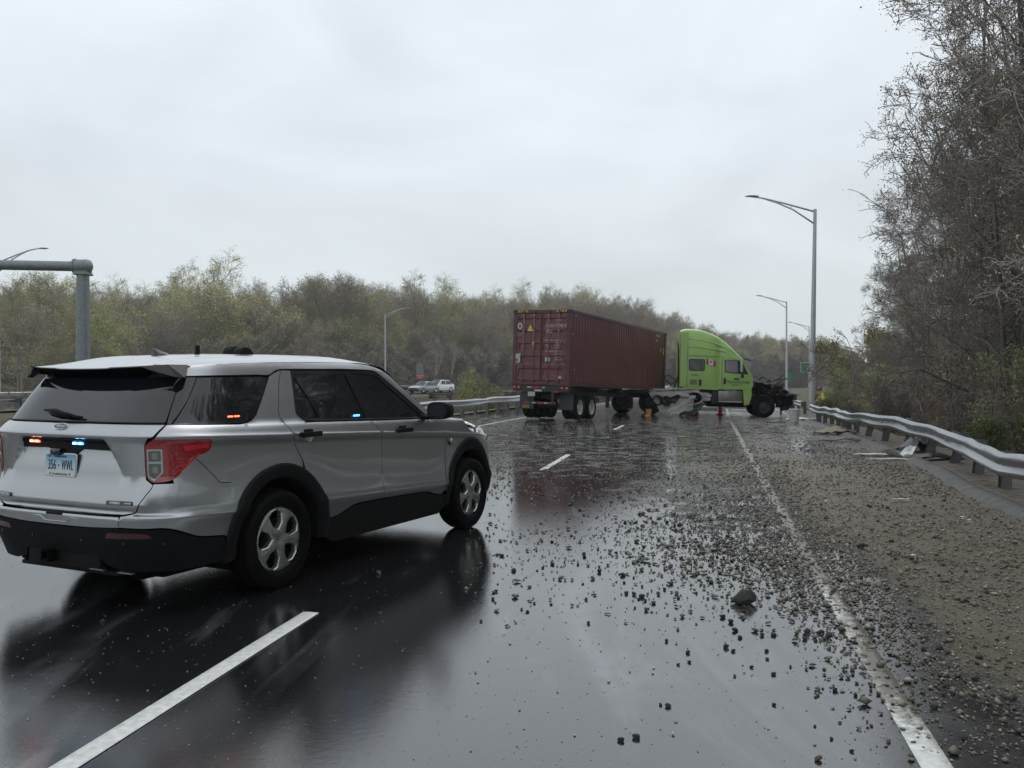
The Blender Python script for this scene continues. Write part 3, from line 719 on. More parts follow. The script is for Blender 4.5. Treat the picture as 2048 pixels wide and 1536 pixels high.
        for k in range(5):
            th = R(90 + 72 * k)
            loc = [(.072, .0, .006), (.118, .054, .007), (.194, .074, .010), (.230, .036, .012), (.230, -.030, .012), (.194, -.074, .010), (.118, -.054, .007)]
            holes.append(rpoly([(r_ * math.cos(th) - s * math.sin(th), r_ * math.sin(th) + s * math.cos(th), q_) for r_, s, q_ in loc]))
        cv = panel('wheel_cover', arc(0, 0, .252, .252, 0, 354, 59), M['alloy'], w_, fmap=dome, fnor=dn, holes=holes, depth=.016, ins=0, step=.02, gstep=.018, angle=60)
        # bevelled rims round each opening
        for h_ in holes:
            cx = sum(p[0] for p in h_) / len(h_); cy = sum(p[1] for p in h_) / len(h_)
            rows = [[(cx + (x - cx) * s, cy + (y - cy) * s, dome(x, y).z + o_) for x, y in h_] for s, o_ in ((1.03, .001), (.975, -.001), (.92, -.016), (.90, -.045))]
            mb = MB(); mb.grid(rows, closed=True); mb.build('opening_bevel', M['alloy'], cv, smooth=True)
        mb = MB(); mb.lathe([(0, .094), (.024, .092), (.030, .086), (.031, .07)], 24); mb.build('hub_cap', M['alloy'], cv, smooth=True, angle=50)
        mb = MB(); mb.lathe([(0, .02), (.20, .02), (.232, .06), (.24, .09)], 32); mb.lathe([(.16, .03), (.16, .06), (.03, .065)], 24); mb.build('rim', M['under'], w_, smooth=True, angle=50)
        return w_
    w0 = wheel()
    first = True
    for ax in (0.0, 3.025):
        for s_ in (-1, 1):
            o = w0 if first else copy_tree(w0)
            first = False
            o.parent = root
            rot = Matrix.Rotation(R(90), 4, 'X') if s_ < 0 else Matrix.Rotation(R(-90), 4, 'X')
            o.matrix_local = Matrix.Translation((ax, s_ * .877, .375)) @ rot @ Matrix.Rotation(R(12 if ax < 1 else -6), 4, 'Z')
    # ---------------------------------------------------------------- plate, badges, antennas, window lamps
    RB = basis((0, -1, 0), (.06, 0, 1))     # faces rearward
    pc = Vector((Ps(0, .99).x - .014, .020, .993))
    pl = empty('number_plate', pc, 0); pl.parent = root; pl.matrix_local = Matrix.Translation(pc) @ RB.to_4x4()
    pm = bpy.data.materials.new('plate_paint'); pm.use_nodes = True; t = pm.node_tree; b = t.nodes['Principled BSDF']; co = t.nodes.new('ShaderNodeTexCoord'); sp_ = t.nodes.new('ShaderNodeSeparateXYZ'); rp = t.nodes.new('ShaderNodeValToRGB')
    t.links.new(co.outputs['Generated'], sp_.inputs[0]); t.links.new(sp_.outputs[1], rp.inputs[0]); t.links.new(rp.outputs[0], b.inputs['Base Color']); b.inputs['Roughness'].default_value = .35
    rp.color_ramp.elements[0].color = (.62, .64, .60, 1); rp.color_ramp.elements[0].position = .05; rp.color_ramp.elements[1].color = (.10, .30, .48, 1); rp.color_ramp.elements[1].position = 1
    e_ = rp.color_ramp.elements.new(.6); e_.color = (.36, .52, .60, 1)
    def rr_(w_, h_, r_): return rpoly([(-w_ / 2, -h_ / 2, r_), (w_ / 2, -h_ / 2, r_), (w_ / 2, h_ / 2, r_), (-w_ / 2, h_ / 2, r_)])
    MB().prism(rr_(.322, .166, .02), -.006, .002).build('plate_frame', M['chrome'], pl)
    MB().prism(rr_(.305, .150, .016), -.003, .004).build('plate_face', pm, pl)
    I3 = Matrix.Identity(3)
    text_obj('lettering', '356', .098, M['navy'], pl, (-.084, -.003, .0055), I3, .001, sx=.58)
    text_obj('lettering', 'WWL', .098, M['navy'], pl, (.074, -.003, .0055), I3, .001, sx=.47)
    MB().lathe([(0, .0065), (.006, .006), (.006, .004)], 12, Matrix.Translation((-.016, -.004, 0))).build('lettering', M['navy'], pl)
    text_obj('lettering', 'Connecticut', .026, M['navy'], pl, (.0, .060, .0055), I3, .0008)
    text_obj('lettering', 'Constitution State', .021, M['dim'], pl, (.0, -.063, .0055), I3, .0008)
    MB().prism([(-.125, .052), (-.10, .052), (-.10, .062), (-.112, .066), (-.125, .064)], .0035, .0055).build('lettering', M['navy'], pl)
    for x_ in (-.10, .10):
        MB().lathe([(0, .008), (.006, .007), (.008, .004)], 12, Matrix.Translation((x_, -.062, 0))).build('bolt', M['dim'], pl)
    def rearpt(b, c, o_=.004): q_ = Ps(Rr(b, c)[0], c); n_ = Pn(Rr(b, c)[0], c); return q_ + n_ * o_, n_
    q_, n_ = rearpt(.035, 1.258, .004)
    xb = Vector((0, 0, 1)).cross(n_); xb.normalize(); yb = n_.cross(xb); B3 = Matrix((xb, yb, n_)).transposed().to_4x4()
    em = empty('emblem', q_); em.parent = root; em.matrix_local = Matrix.Translation(q_) @ B3
    MB().prism([(.072 * math.cos(R(t_)), .029 * math.sin(R(t_))) for t_ in range(0, 360, 10)], -.006, .003).build('emblem_rim', M['chrome'], em)
    MB().prism([(.065 * math.cos(R(t_)), .0235 * math.sin(R(t_))) for t_ in range(0, 360, 10)], .002, .0045).build('emblem_face', M['navy'], em)
    text_obj('lettering', 'Ford', .046, M['chrome'], em, (0, 0, .005), I3, .001, shear=.35)
    for bb, tx, nm in ((-.585, 'HYBRID', 1), (.60, 'INTERCEPTOR', 0)):
        q_, n_ = rearpt(bb, .765, .003); xb = Vector((0, 0, 1)).cross(n_).normalized(); yb = n_.cross(xb)
        em = empty('badge', q_); em.parent = root; em.matrix_local = Matrix.Translation(q_) @ Matrix((xb, yb, n_)).transposed().to_4x4()
        MB().prism(rr_(.20, .030, .006), -.006, .002).build('badge_plate', M['glossblack'], em)
        text_obj('lettering', tx, .024, M['chrome'], em, (-.03 if nm else 0, 0, .003), I3, .001, sx=1.0)
        if nm: MB().prism([(.035, -.014), (.055, .002), (.048, .002), (.062, .014), (.043, -.001), (.050, -.001)], .002, .004).build('lettering', M['chrome'], em); text_obj('lettering', 'AWD', .018, M['chrome'], em, (.078, 0, .003), I3, .001)
    def fin(a, b, L_, H_, wd=.05):
        z0 = roofz(a, b) - .012; rows = []
        prof = [(0, 0, 1), (.02, .35, .9), (.03, 1.0, .35), (.12, .98, .32), (.45, .62, .36), (.75, .38, .5), (1, 0, .25)]
        rows = []
        for t_, h_, ww in prof:
            x_ = a + L_ * t_; zz = z0 + .012 + H_ * h_; wv = wd * ww
            rows.append([(x_, b - wd * .9 * (1 - abs(t_ - .4)), z0), (x_, b - wd * .75 * (1 - abs(t_ - .4)), z0 + .022), (x_, b - wv * .3, z0 + .012 + H_ * h_ * .9), (x_, b, zz), (x_, b + wv * .3, z0 + .012 + H_ * h_ * .9), (x_, b + wd * .75 * (1 - abs(t_ - .4)), z0 + .022), (x_, b + wd * .9 * (1 - abs(t_ - .4)), z0)])
        mb = MB(); mb.grid(rows); mb.add(rows[0], [list(range(7))]); mb.build('antenna', M['glossblack'], root, smooth=True, angle=50)
    fin(-.42, -.12, .19, .062); fin(-.22, .12, .20, .060)
    mb = MB(); mb.lathe([(.030, -.01), (.030, .004), (.020, .008), (.019, .066), (.017, .070), (0, .071)], 16, Matrix.Translation((.14, 0, roofz(.14, 0)))); mb.build('antenna', M['blackplastic'], root, smooth=True, angle=50)
    def puck(a, b, L_, W_, H_, cut=0):
        z0 = roofz(a, b) - .008; rows = []
        for t_, h_ in ((-.5, 0), (-.47, .45), (-.36, .82), (-.15, 1), (.08, .98), (.28, .78), (.42, .48), (.5, 0)):
            rows.append([(a + L_ * t_, b + W_ * .5 * s_ * (1 - (abs(t_) * 1.2) ** 4 * .3), z0 + H_ * h_ * hh) for s_, hh in ((-1, 0), (-.97, .5), (-.75, .95), (-.3, 1), (.3, 1), (.75, .95), (.97, .5), (1, 0))])
        MB().grid(rows).build('antenna', M['blackplastic'], root, smooth=True, angle=50)
    puck(.53, -.13, .18, .10, .076); puck(.70, .14, .18, .12, .090)
    q_ = Ps(S(-.42, 1.318)[0], 1.318)
    for k in range(2):
        MB().box((-.445 + k * .065, -(abs(q_.y) - .001), 1.322), (.050, .006, .010), bev=.002).build('window_lamp', M['redled'], root)
    q_ = Ps(S(1.05, 1.272)[0], 1.272)
    MB().box((1.06, -(abs(q_.y) - .002), 1.274), (.085, .008, .016), bev=.003).build('window_lamp', M['blueled'], root)
    return root
build_suv()
# ------------------------------------------------------------------ road geometry (X to the right, D = distance ahead)
def Rl(D): return .97 + .2145 * D + .00025 * D * D if D > 0 else .97 + .2145 * D        # solid white line, right
def Dl(D): return -2.51 + .1895 * D + .00065 * D * D if D < 60 else Rl(D) - 2.7      # dashed lane line
def Yl(D): return -7.9 + .2145 * D + .00045 * D * D                                         # yellow line, left
def Gl(D): return Rl(D) + lerp(D, [(0, 3.3), (12.1, 3.33), (15.5, 3.64), (20.4, 3.66), (27.3, 3.55), (41, 4.0), (60, 4.0)])   # right guardrail
def gz(x, D):  # ground height of the road surface (the curve is banked down to the right)
    return -.024 * sstep(24, 42, D) * min(14, max(0., x - Yl(D))) * (1 - sstep(90, 160, D) * .6)
def terr(x, D):
    z = gz(x, D)
    r = Gl(D) + .6; 
    if x > r: z += -.12 - .9 * sstep(0, 5, x - r) * sstep(5, 30, D) + 2.2 * sstep(8, 40, x - r)
    l = Yl(D) - 3.4
    if x < l: z += -.15 * sstep(0, 1.5, l - x)
    P = pole_x(D)
    if x < P - 2: z += -4.5 * sstep(2, 22, P - x) 
    return z
def pole_x(D): return -35.9 + .258 * (D - 61) + .0001 * (D - 61) ** 2   # line of lamps along the far edge of the other carriageway

def strip_mesh(name, D0, D1, step, cols, zoff, mat, f_attr=None):
    """rows along D; cols(D) -> list of x"""
    Ds = []; D = D0
    while D < D1: Ds.append(D); D += step if not callable(step) else step(D)
    Ds.append(D1); rows = []
    for D in Ds: rows.append([(x, D, gz(x, D) + zoff(x, D)) for x in cols(D)])
    mb = MB(); mb.grid([r_ for r_ in rows]); mb.f = [f[::1] for f in mb.f]
    return mb, Ds

# --- materials of the ground
def road_mat():
    m = bpy.data.materials.new('wet_asphalt'); m.use_nodes = True; t = m.node_tree; n = t.nodes; b = n['Principled BSDF']; L = t.links.new
    co = n.new('ShaderNodeTexCoord'); at = n.new('ShaderNodeAttribute'); at.attribute_name = 'mud'
    def noise(scale, det=5, rough=.55, vec=None, dist=0):
        x = n.new('ShaderNodeTexNoise'); x.inputs['Scale'].default_value = scale; x.inputs['Detail'].default_value = det; x.inputs['Roughness'].default_value = rough; x.inputs['Distortion'].default_value = dist
        L(vec or co.outputs['Object'], x.inputs['Vector']); return x.outputs[0]
    def mr(v, a, b_, c, d):
        x = n.new('ShaderNodeMapRange'); x.inputs[1].default_value = a; x.inputs[2].default_value = b_; x.inputs[3].default_value = c; x.inputs[4].default_value = d; L(v, x.inputs[0]); return x.outputs[0]
    def ma(op, a, b_):
        x = n.new('ShaderNodeMath'); x.operation = op
        for i, v in enumerate((a, b_)):
            if isinstance(v, (int, float)): x.inputs[i].default_value = v
            else: L(v, x.inputs[i])
        return x.outputs[0]
    def mixc(f, a, b_):
        x = n.new('ShaderNodeMix'); x.data_type = 'RGBA'
        if isinstance(f, (int, float)): x.inputs[0].default_value = f
        else: L(f, x.inputs[0])
        for i, v in ((6, a), (7, b_)):
            if isinstance(v, tuple): x.inputs[i].default_value = (*v, 1)
            else: L(v, x.inputs[i])
        return x.outputs[2]
    # direction of travel streaks
    mp = n.new('ShaderNodeMapping'); mp.inputs['Rotation'].default_value = (0, 0, R(12.5)); mp.inputs['Scale'].default_value = (1, .12, 1); L(co.outputs['Object'], mp.inputs[0])
    mp2 = n.new('ShaderNodeMapping'); mp2.inputs['Rotation'].default_value = (0, 0, R(-62)); mp2.inputs['Scale'].default_value = (1, .16, 1); L(co.outputs['Object'], mp2.inputs[0])
    fine = noise(140, 3, .7); mid = noise(1.1, 6, .6); streak = noise(6, 5, .6, mp.outputs[0]); film = noise(1.6, 5, .62, mp2.outputs[0], 1.2)
    mudn = noise(2.2, 8, .68); mudf = noise(38, 6, .75)
    mudv = ma('ADD', at.outputs['Fac'], mr(mudn, .3, .7, -.30, .30)); mudv = ma('ADD', mudv, mr(mudf, .3, .7, -.22, .22))
    mud = mr(mudv, .34, .70, 0, 1)
    base = mixc(mr(fine, .35, .7, 0, 1), (.006, .006, .0065), (.022, .022, .023))
    filmf = ma('MULTIPLY', mr(film, .52, .70, 0, 1), mr(mid, .38, .55, 0, 1))
    base = mixc(ma('MULTIPLY', filmf, .62), base, (.15, .155, .165))
    mc = mixc(mr(mudf, .35, .65, 0, 1), (.10, .088, .066), (.30, .265, .20))
    mc = mixc(mr(noise(.6, 4), .4, .62, 0, 1), mc, mixc(mudn, (.085, .078, .064), (.31, .255, .17)))
    L(mixc(mud, base, mc), b.inputs['Base Color'])
    rg = ma('ADD', mr(mid, .3, .7, .01, .05), ma('MULTIPLY', filmf, .10))
    rm = mr(mudf, .40, .58, .22, .62)
    x = n.new('ShaderNodeMix'); x.data_type = 'FLOAT'; L(mud, x.inputs[0]); L(rg, x.inputs[2]); L(rm, x.inputs[3]); L(x.outputs[0], b.inputs['Roughness'])
    x = n.new('ShaderNodeMix'); x.data_type = 'FLOAT'; L(mud, x.inputs[0]); x.inputs[2].default_value = .5; x.inputs[3].default_value = .07; L(x.outputs[0], b.inputs['Specular IOR Level'])
    # bump: grain of the asphalt under the film, ripples, mud lumps
    grain = mr(fine, .3, .7, 0, 1); rip = noise(26, 4, .6)
    h = ma('ADD', ma('MULTIPLY', grain, .00013), ma('MULTIPLY', rip, .00040))
    h = ma('ADD', h, ma('MULTIPLY', mr(streak, .3, .7, 0, 1), .0003))
    hm = ma('ADD', ma('MULTIPLY', mr(noise(60, 6, .8), .3, .7, 0, 1), .014), ma('MULTIPLY', mr(noise(11, 6, .7), .3, .7, 0, 1), .018))
    h = ma('ADD', h, ma('MULTIPLY', hm, mud))
    bp = n.new('ShaderNodeBump'); bp.inputs['Strength'].default_value = 1; bp.inputs['Distance'].default_value = 1
    L(h, bp.inputs['Height']); L(bp.outputs[0], b.inputs['Normal'])
    b.inputs['IOR'].default_value = 2.45
    return m
M['road'] = road_mat()
M['paint'] = nmat('road_paint', (.72, .73, .70), .35, var=(.50, .51, .49), vscale=22, bump=.0025, bscale=90)
def muddy_paint():
    m = M['paint'].copy(); m.name = 'muddy_road_paint'; t = m.node_tree; n = t.nodes; L = t.links.new; b = n['Principled BSDF']
    src = b.inputs['Base Color'].links[0].from_socket
    at = n.new('ShaderNodeAttribute'); at.attribute_name = 'mud'; co = n.new('ShaderNodeTexCoord'); no_ = n.new('ShaderNodeTexNoise'); no_.inputs['Scale'].default_value = 16; no_.inputs['Detail'].default_value = 8; no_.inputs['Roughness'].default_value = .75
    L(co.outputs['Object'], no_.inputs['Vector']); ad = n.new('ShaderNodeMath'); ad.operation = 'ADD'; L(at.outputs['Fac'], ad.inputs[0]); L(no_.outputs[0], ad.inputs[1])
    mr = n.new('ShaderNodeMapRange'); mr.inputs[1].default_value = .62; mr.inputs[2].default_value = .86; L(ad.outputs[0], mr.inputs[0])
    mx_ = n.new('ShaderNodeMix'); mx_.data_type = 'RGBA'; L(mr.outputs[0], mx_.inputs[0]); L(src, mx_.inputs[6]); mx_.inputs[7].default_value = (.13, .122, .10, 1); L(mx_.outputs[2], b.inputs['Base Color'])
    return m
M['mpaint'] = muddy_paint()
M['ypaint'] = nmat('yellow_road_paint', (.55, .36, .06), .35, var=(.42, .40, .30), vscale=3, bump=.002, bscale=60)
M['grass'] = nmat('verge_ground', (.050, .055, .022), .95, var=(.085, .072, .045), vscale=.9, bump=.05, bscale=14)
M['litter'] = nmat('gravel_verge', (.19, .168, .135), .8, var=(.05, .04, .03), vscale=7, bump=.03, bscale=22)
M['farroad'] = nmat('far_asphalt', (.05, .05, .052), .18, var=(.07, .07, .07), vscale=.6)
M['curb'] = nmat('bitumen_kerb', (.11, .108, .105), .6, spec=.3, var=(.05, .048, .045), vscale=6, bump=.006, bscale=30)

# --- ground sheet
def ground():
    xs = [-900, -500, -300, -200, -150, -120, -100] + [-90 + 3 * i for i in range(20)] + [-30 + 1.5 * i for i in range(27)] + [10.5 + 1.0 * i for i in range(30)] + [42, 46, 52, 60, 70, 80, 100, 130, 200, 300, 500, 900]
    Ds = [-300, -120, -60, -30, -15] + [-8 + 2 * i for i in range(40)] + [72 + 4 * i for i in range(30)] + [200, 220, 250, 300, 360, 450, 700, 1500]
    rows = []
    for D in Ds:
        r = []
        for x in xs:
            z = terr(x, D) - .06
            if Yl(D) - 3.4 < x < Gl(D) + .6: z -= .05
            r.append((x, D, z))
        rows.append(r)
    mb = MB(); mb.grid(rows); o = mb.build('ground', M['grass'], smooth=True); return tag(o, kind='structure')
ground()

def mud_val(x, D):
    t = x - Rl(D)
    if D < 2.5: return 0
    m = sstep(.08, .75, t - .35 * math.sin(D * 1.3) * .3) * sstep(3.2, 5.2, D)
    if D > 7: m = max(m, sstep(-.35 - .5 * sstep(11, 16, D), .5, t) * sstep(7, 9, D))
    m = max(m, .85 * math.exp(-((D - 15.2) / 3.0) ** 2 - (max(0, -t - .6) / 1.1) ** 2))
    m *= 1 - .55 * sstep(19, 26, D)
    m *= 1 - .75 * math.exp(-((D - 20) / 3.2) ** 2 - ((t - 1.6) / 1.0) ** 2)
    m *= 1 - .5 * math.exp(-((D - 9.0) / 1.7) ** 2 - ((t + .9) / .8) ** 2)
    m = max(m, .36 * sstep(8, 16, D) * sstep(-3.4, -1.0, t) * (1 - sstep(30, 45, D)))
    m = max(m, .33 * sstep(10, 17, D) * (1 - sstep(34, 48, D)))
    m = max(m, .47 * sstep(7.5, 10, D) * (1 - sstep(18, 24, D)) * sstep(-2.6, -1.2, t + .5 * math.sin(D * 1.1)))
    if t > 2.6: m = max(m, .6 * sstep(2.6, 3.2, t))
    return .85 * m
def road():
    Ds = [-40, -20, -10, -4]; D = 0
    while D < 62: Ds.append(D); D += .22 if D < 30 else .5
    while D < 420: Ds.append(D); D += 4
    rows = []; att = []
    for D in Ds:
        x0, x1 = Yl(D) - 3.3, Gl(D) - .42
        r = []
        for i in range(96):
            x = x0 + (x1 - x0) * i / 95; r.append((x, D, gz(x, D))); att.append(mud_val(x, D))
        rows.append(r)
    mb = MB(); mb.grid(rows); o = mb.build('road', M['road'], smooth=True)
    a = o.data.attributes.new('mud', 'FLOAT', 'POINT'); a.data.foreach_set('value', att)
    tag(o, kind='structure')
    # gravel verge under the guardrail
    rows = []
    for D in Ds:
        r = []
        for i in range(9):
            x = Gl(D) - .47 + 2.2 * i / 8; r.append((x, D, gz(x, D) + .004 + .015 * sstep(0, .2, i / 8) - .35 * sstep(.6, 1, i / 8) + .015 * math.sin(D * 3.1 + i * 2) ))
        rows.append(r)
    o = MB().grid(rows).build('verge', M['litter'], smooth=True); tag(o, kind='structure')
    # bituminous kerb, slightly sagging
    rows = []
    for D in Ds:
        if D > 140: continue
        x0 = Gl(D) - .62; w_ = 1 + .1 * math.sin(D * 2.3)
        z = gz(x0, D)
        rows.append([(x0 - .10, D, z - .01), (x0 - .04, D, z + .022), (x0 + .05, D, z + .055 * w_), (x0 + .14, D, z + .075 * w_), (x0 + .23, D, z + .065 * w_), (x0 + .30, D, z + .01)])
    o = MB().grid(rows).build('kerb', M['curb'], smooth=True); tag(o, kind='structure')
road()
def line(name, fx, D0, D1, hw, mat, zo=.004):
    mb = MB(); rows = []; k = max(1, int((D1 - D0) / .6))
    for i in range(k + 1):
        D = D0 + (D1 - D0) * i / k; r = []
        e = 0
        for s_, z_ in ((-1.0, -.002), (-.985, 0), (-.4, .0015), (.4, .0015), (.985, 0), (1.0, -.002)):
            x = fx(D) + s_ * hw / math.cos(R(12.5)); r.append((x, D - (x - fx(D)) * .21, gz(x, D) + zo + z_))
        rows.append(r)
    o = mb.grid(rows).build(name, mat, smooth=True)
    a = o.data.attributes.new('mud', 'FLOAT', 'POINT'); a.data.foreach_set('value', [min(1, mud_val(p[0] + .42, p[1]) * 1.12) if D1 > 100 and name == 'lane_line' else 0 for r in rows for p in r])
    return tag(o, kind='structure')
line('lane_line', Rl, -30, 160, .062, M['mpaint'])
k = -3
for i in range(-3, 8):
    D1 = 5.92 + 12.45 * i; line('lane_dash', Dl, D1 - 3.15, D1, .055, M['paint'], .006)
line('yellow_line', Yl, -30, 160, .06, M['ypaint'])
# other carriageway and its gravel edge
def strip(name, xa, xb, D0, D1, zo, mat, n=6):
    rows = []; D = D0
    while D <= D1:
        a, b = xa(D), xb(D); rows.append([(a + (b - a) * i / n, D, terr(a + (b - a) * i / n, D) + zo) for i in range(n + 1)]); D += 2 if D < 100 else 5
    return tag(MB().grid(rows).build(name, mat, smooth=True), kind='structure')
strip('other_carriageway', lambda D: pole_x(D) + 1, lambda D: pole_x(D) + 12.6, -40, 420, .05, M['farroad'])
strip('carriageway_line', lambda D: pole_x(D) + 2.2, lambda D: pole_x(D) + 2.34, -40, 300, .058, M['paint'], 1)
strip('carriageway_line', lambda D: pole_x(D) + 11.4, lambda D: pole_x(D) + 11.54, -40, 300, .058, M['paint'], 1)
for i in range(18):
    strip('carriageway_dash', lambda D: pole_x(D) + 6.3, lambda D: pole_x(D) + 6.42, 30 + 12.2 * i, 33 + 12.2 * i, .058, M['paint'], 1)
strip('median_shoulder', lambda D: Yl(D) - 5.0, lambda D: Yl(D) - 3.28, -30, 200, .055, M['litter'], 3)

# ------------------------------------------------------------------ guardrails
M['galv'] = nmat('galvanised_rail', (.36, .375, .38), .32, .8, var=(.26, .27, .28), vscale=2.5, bump=.002, bscale=40, rvar=.08)
M['galvd'] = nmat('weathered_rail', (.12, .12, .12), .5, .5, var=(.06, .055, .05), vscale=3)
M['post'] = nmat('rail_post', (.16, .168, .175), .5, .5, var=(.09, .09, .09), vscale=6)
WB = [(-.156, 0), (-.150, .012), (-.118, .060), (-.098, .078), (-.078, .078), (-.058, .060), (-.018, .006), (0, 0), (.018, .006), (.058, .060), (.078, .078), (.098, .078), (.118, .060), (.150, .012), (.156, 0)]
def wbeam(mb, path, side, crumple=None):
    """path: list of (x, D, zc) centre of the beam; side=-1: corrugations face -X"""
    rows = []; n = len(path)
    for i, (x, y, z) in enumerate(path):
        a = path[max(0, i - 1)]; b = path[min(n - 1, i + 1)]; d = Vector((b[0] - a[0], b[1] - a[1], 0)).normalized(); nr = Vector((-d.y, d.x, 0))
        if nr.x * side < 0: nr = -nr
        cq = crumple(y) if crumple else (0, 0, 0)
        row = []
        for zz, oo in WB:
            f = oo * (1 - .5 * min(1, abs(cq[0]))) + cq[1] * (zz / .156)
            row.append((x + nr.x * f, y + nr.y * f, z + zz * (1 + cq[2]) + (cq[0] * .05 if zz > .1 else 0)))
        rows.append(row)
    back = [[(x - side * .004, y, z) for x, y, z in r_] for r_ in rows]
    mb.grid(rows); mb.grid([r_[::-1] for r_ in back])
    return mb
def guardrail(label, fx, D0, D1, side, ztop, mat, pmat, spacing=1.905, lean=None, crumple=None, group=None, zf=None, x_extra=None, post_w=.15, offs=.0, block=True):
    root = empty('guardrail', (fx(D0), D0, 0), 0, label, 'guardrail', group)
    o0 = Vector(root.location)
    zf = zf or gz
    n = int((D1 - D0) / .318); path = []
    for i in range(n + 1):
        D = D0 + (D1 - D0) * i / n; x = fx(D) + side * .20; path.append((x - o0.x, D - o0.y, zf(x, D) + ztop(D) - .156))
    cr_ = (lambda y: crumple(y + D0)) if crumple else None
    wbeam(MB(), path, side, cr_).build('rail_beam', mat, root, smooth=True, angle=35)
    D = D0 + .3; k = 0; pw = post_w
    while D < D1 and k < 95:
        x = fx(D); z = zf(x, D); le = lean(D) if lean else 0
        T_ = Matrix.Translation((x - o0.x, D - o0.y, z)) @ Matrix.Rotation(R(12.5 + 0) * -1, 4, 'Z') @ Matrix.Rotation(le, 4, 'Y') @ Matrix.Rotation(le * .5, 4, 'X')
        h_ = ztop(D) - .03
        mb = MB(); mb.box((0, -pw / 2 * .9, h_ / 2 - .15), (pw * .95, .008, h_ + .3), T_); mb.box((0, pw / 2 * .9, h_ / 2 - .15), (pw * .95, .008, h_ + .3), T_); mb.box((0, 0, h_ / 2 - .15), (.008, pw * .88, h_ + .3), T_)
        p_ = mb.build('post', pmat, root)
        if block: MB().box((side * .13, 0, h_ - .15), (.12, .13, .26), T_, bev=.008).build('spacer_block', pmat, p_)
        D += spacing; k += 1
    return root
def cr_right(D):
    a = .5 * math.exp(-((D - 12.8) / .5) ** 2) + .45 * math.exp(-((D - 14.2) / .3) ** 2) + .4 * math.exp(-((D - 11.3) / .4) ** 2) - .5 * math.exp(-((D - 24.5) / 1.6) ** 2) + .35 * math.exp(-((D - 17.5) / .8) ** 2)
    tw = .03 * math.sin(D * .8) * (1 if 11 < D < 34 else 0) + .06 * math.exp(-((D - 24.5) / 1.5) ** 2)
    return (a, tw, .06 * math.sin(D * 1.7) * (1 if 11 < D < 36 else 0))
guardrail('long bent galvanised guardrail along the right shoulder, its posts leaning', lambda D: Gl(D) + (.10 * math.sin(D * .45) if 14 < D < 38 else 0) + .05, -20, 41, -1,
          lambda D: lerp(D, [(0, .70), (10, .62), (12, .575), (15.5, .62), (20.4, .71), (23.3, .69), (27.3, .62), (33, .68), (41, .72)]) + (.014 * math.sin(D * 1.9) if D > 9 else 0), M['galv'], M['post'],
          lean=lambda D: R(lerp(D, [(0, 0), (13, 2), (15.5, 10), (18, 16), (23, 12), (27, 3), (41, 0)])) * (1 + .25 * math.sin(D * 5)), crumple=cr_right)
guardrail('galvanised guardrail on the right shoulder beyond the wrecked lorry', lambda D: Gl(D) + .2, 47, 120, -1, lambda D: .72, M['galv'], M['post'], spacing=3.81)
def cr_left(D): return (.6 * math.exp(-((D - 40.2) / .6) ** 2) * math.sin(D * 9), .05 * math.sin(D * .9), -.35 * math.exp(-((D - 40.2) / .8) ** 2))
guardrail('dented guardrail between the silver suv and the red container trailer', lambda D: Yl(D) - 2.9, -20, 120, 1, lambda D: .74 + .02 * math.sin(D * .8), M['galv'], M['post'], spacing=1.905, crumple=cr_left, zf=terr)
guardrail('distant pale guardrail on the far edge of the other carriageway', lambda D: pole_x(D) + .3, 40, 330, 1, lambda D: .85, M['galv'], M['post'], spacing=3.81, zf=terr)
guardrail('pale guardrail on the near edge of the other carriageway, left of the silver suv', lambda D: pole_x(D) + 13.0, -20, 62, -1, lambda D: .80, M['galv'], M['post'], spacing=1.905, zf=terr)
guardrail('low dark guardrail standing in the grass median behind the front guardrail', lambda D: -5.2 + (D - 57) * .47, 57.0, 92, -1, lambda D: .78, M['galvd'], M['galvd'], spacing=1.905, zf=terr)
# dark boarded end of the median rail
r_ = empty('crash_cushion', (-8.6, 58.5, 0), R(8), 'dark boxy crash cushion at the end of the median guardrail', 'crash cushion')
MB().box((0, 0, .42), (2.6, .7, .62), bev=.03).build('cushion_body', M['galvd'], r_)
MB().box((1.5, 0, .48), (.35, .75, .74), bev=.12).build('cushion_nose', M['post'], r_)
for x_ in (-1.0, -.3, .4, 1.1): MB().box((x_, -.37, .42), (.05, .04, .66)).build('rib', M['post'], r_)

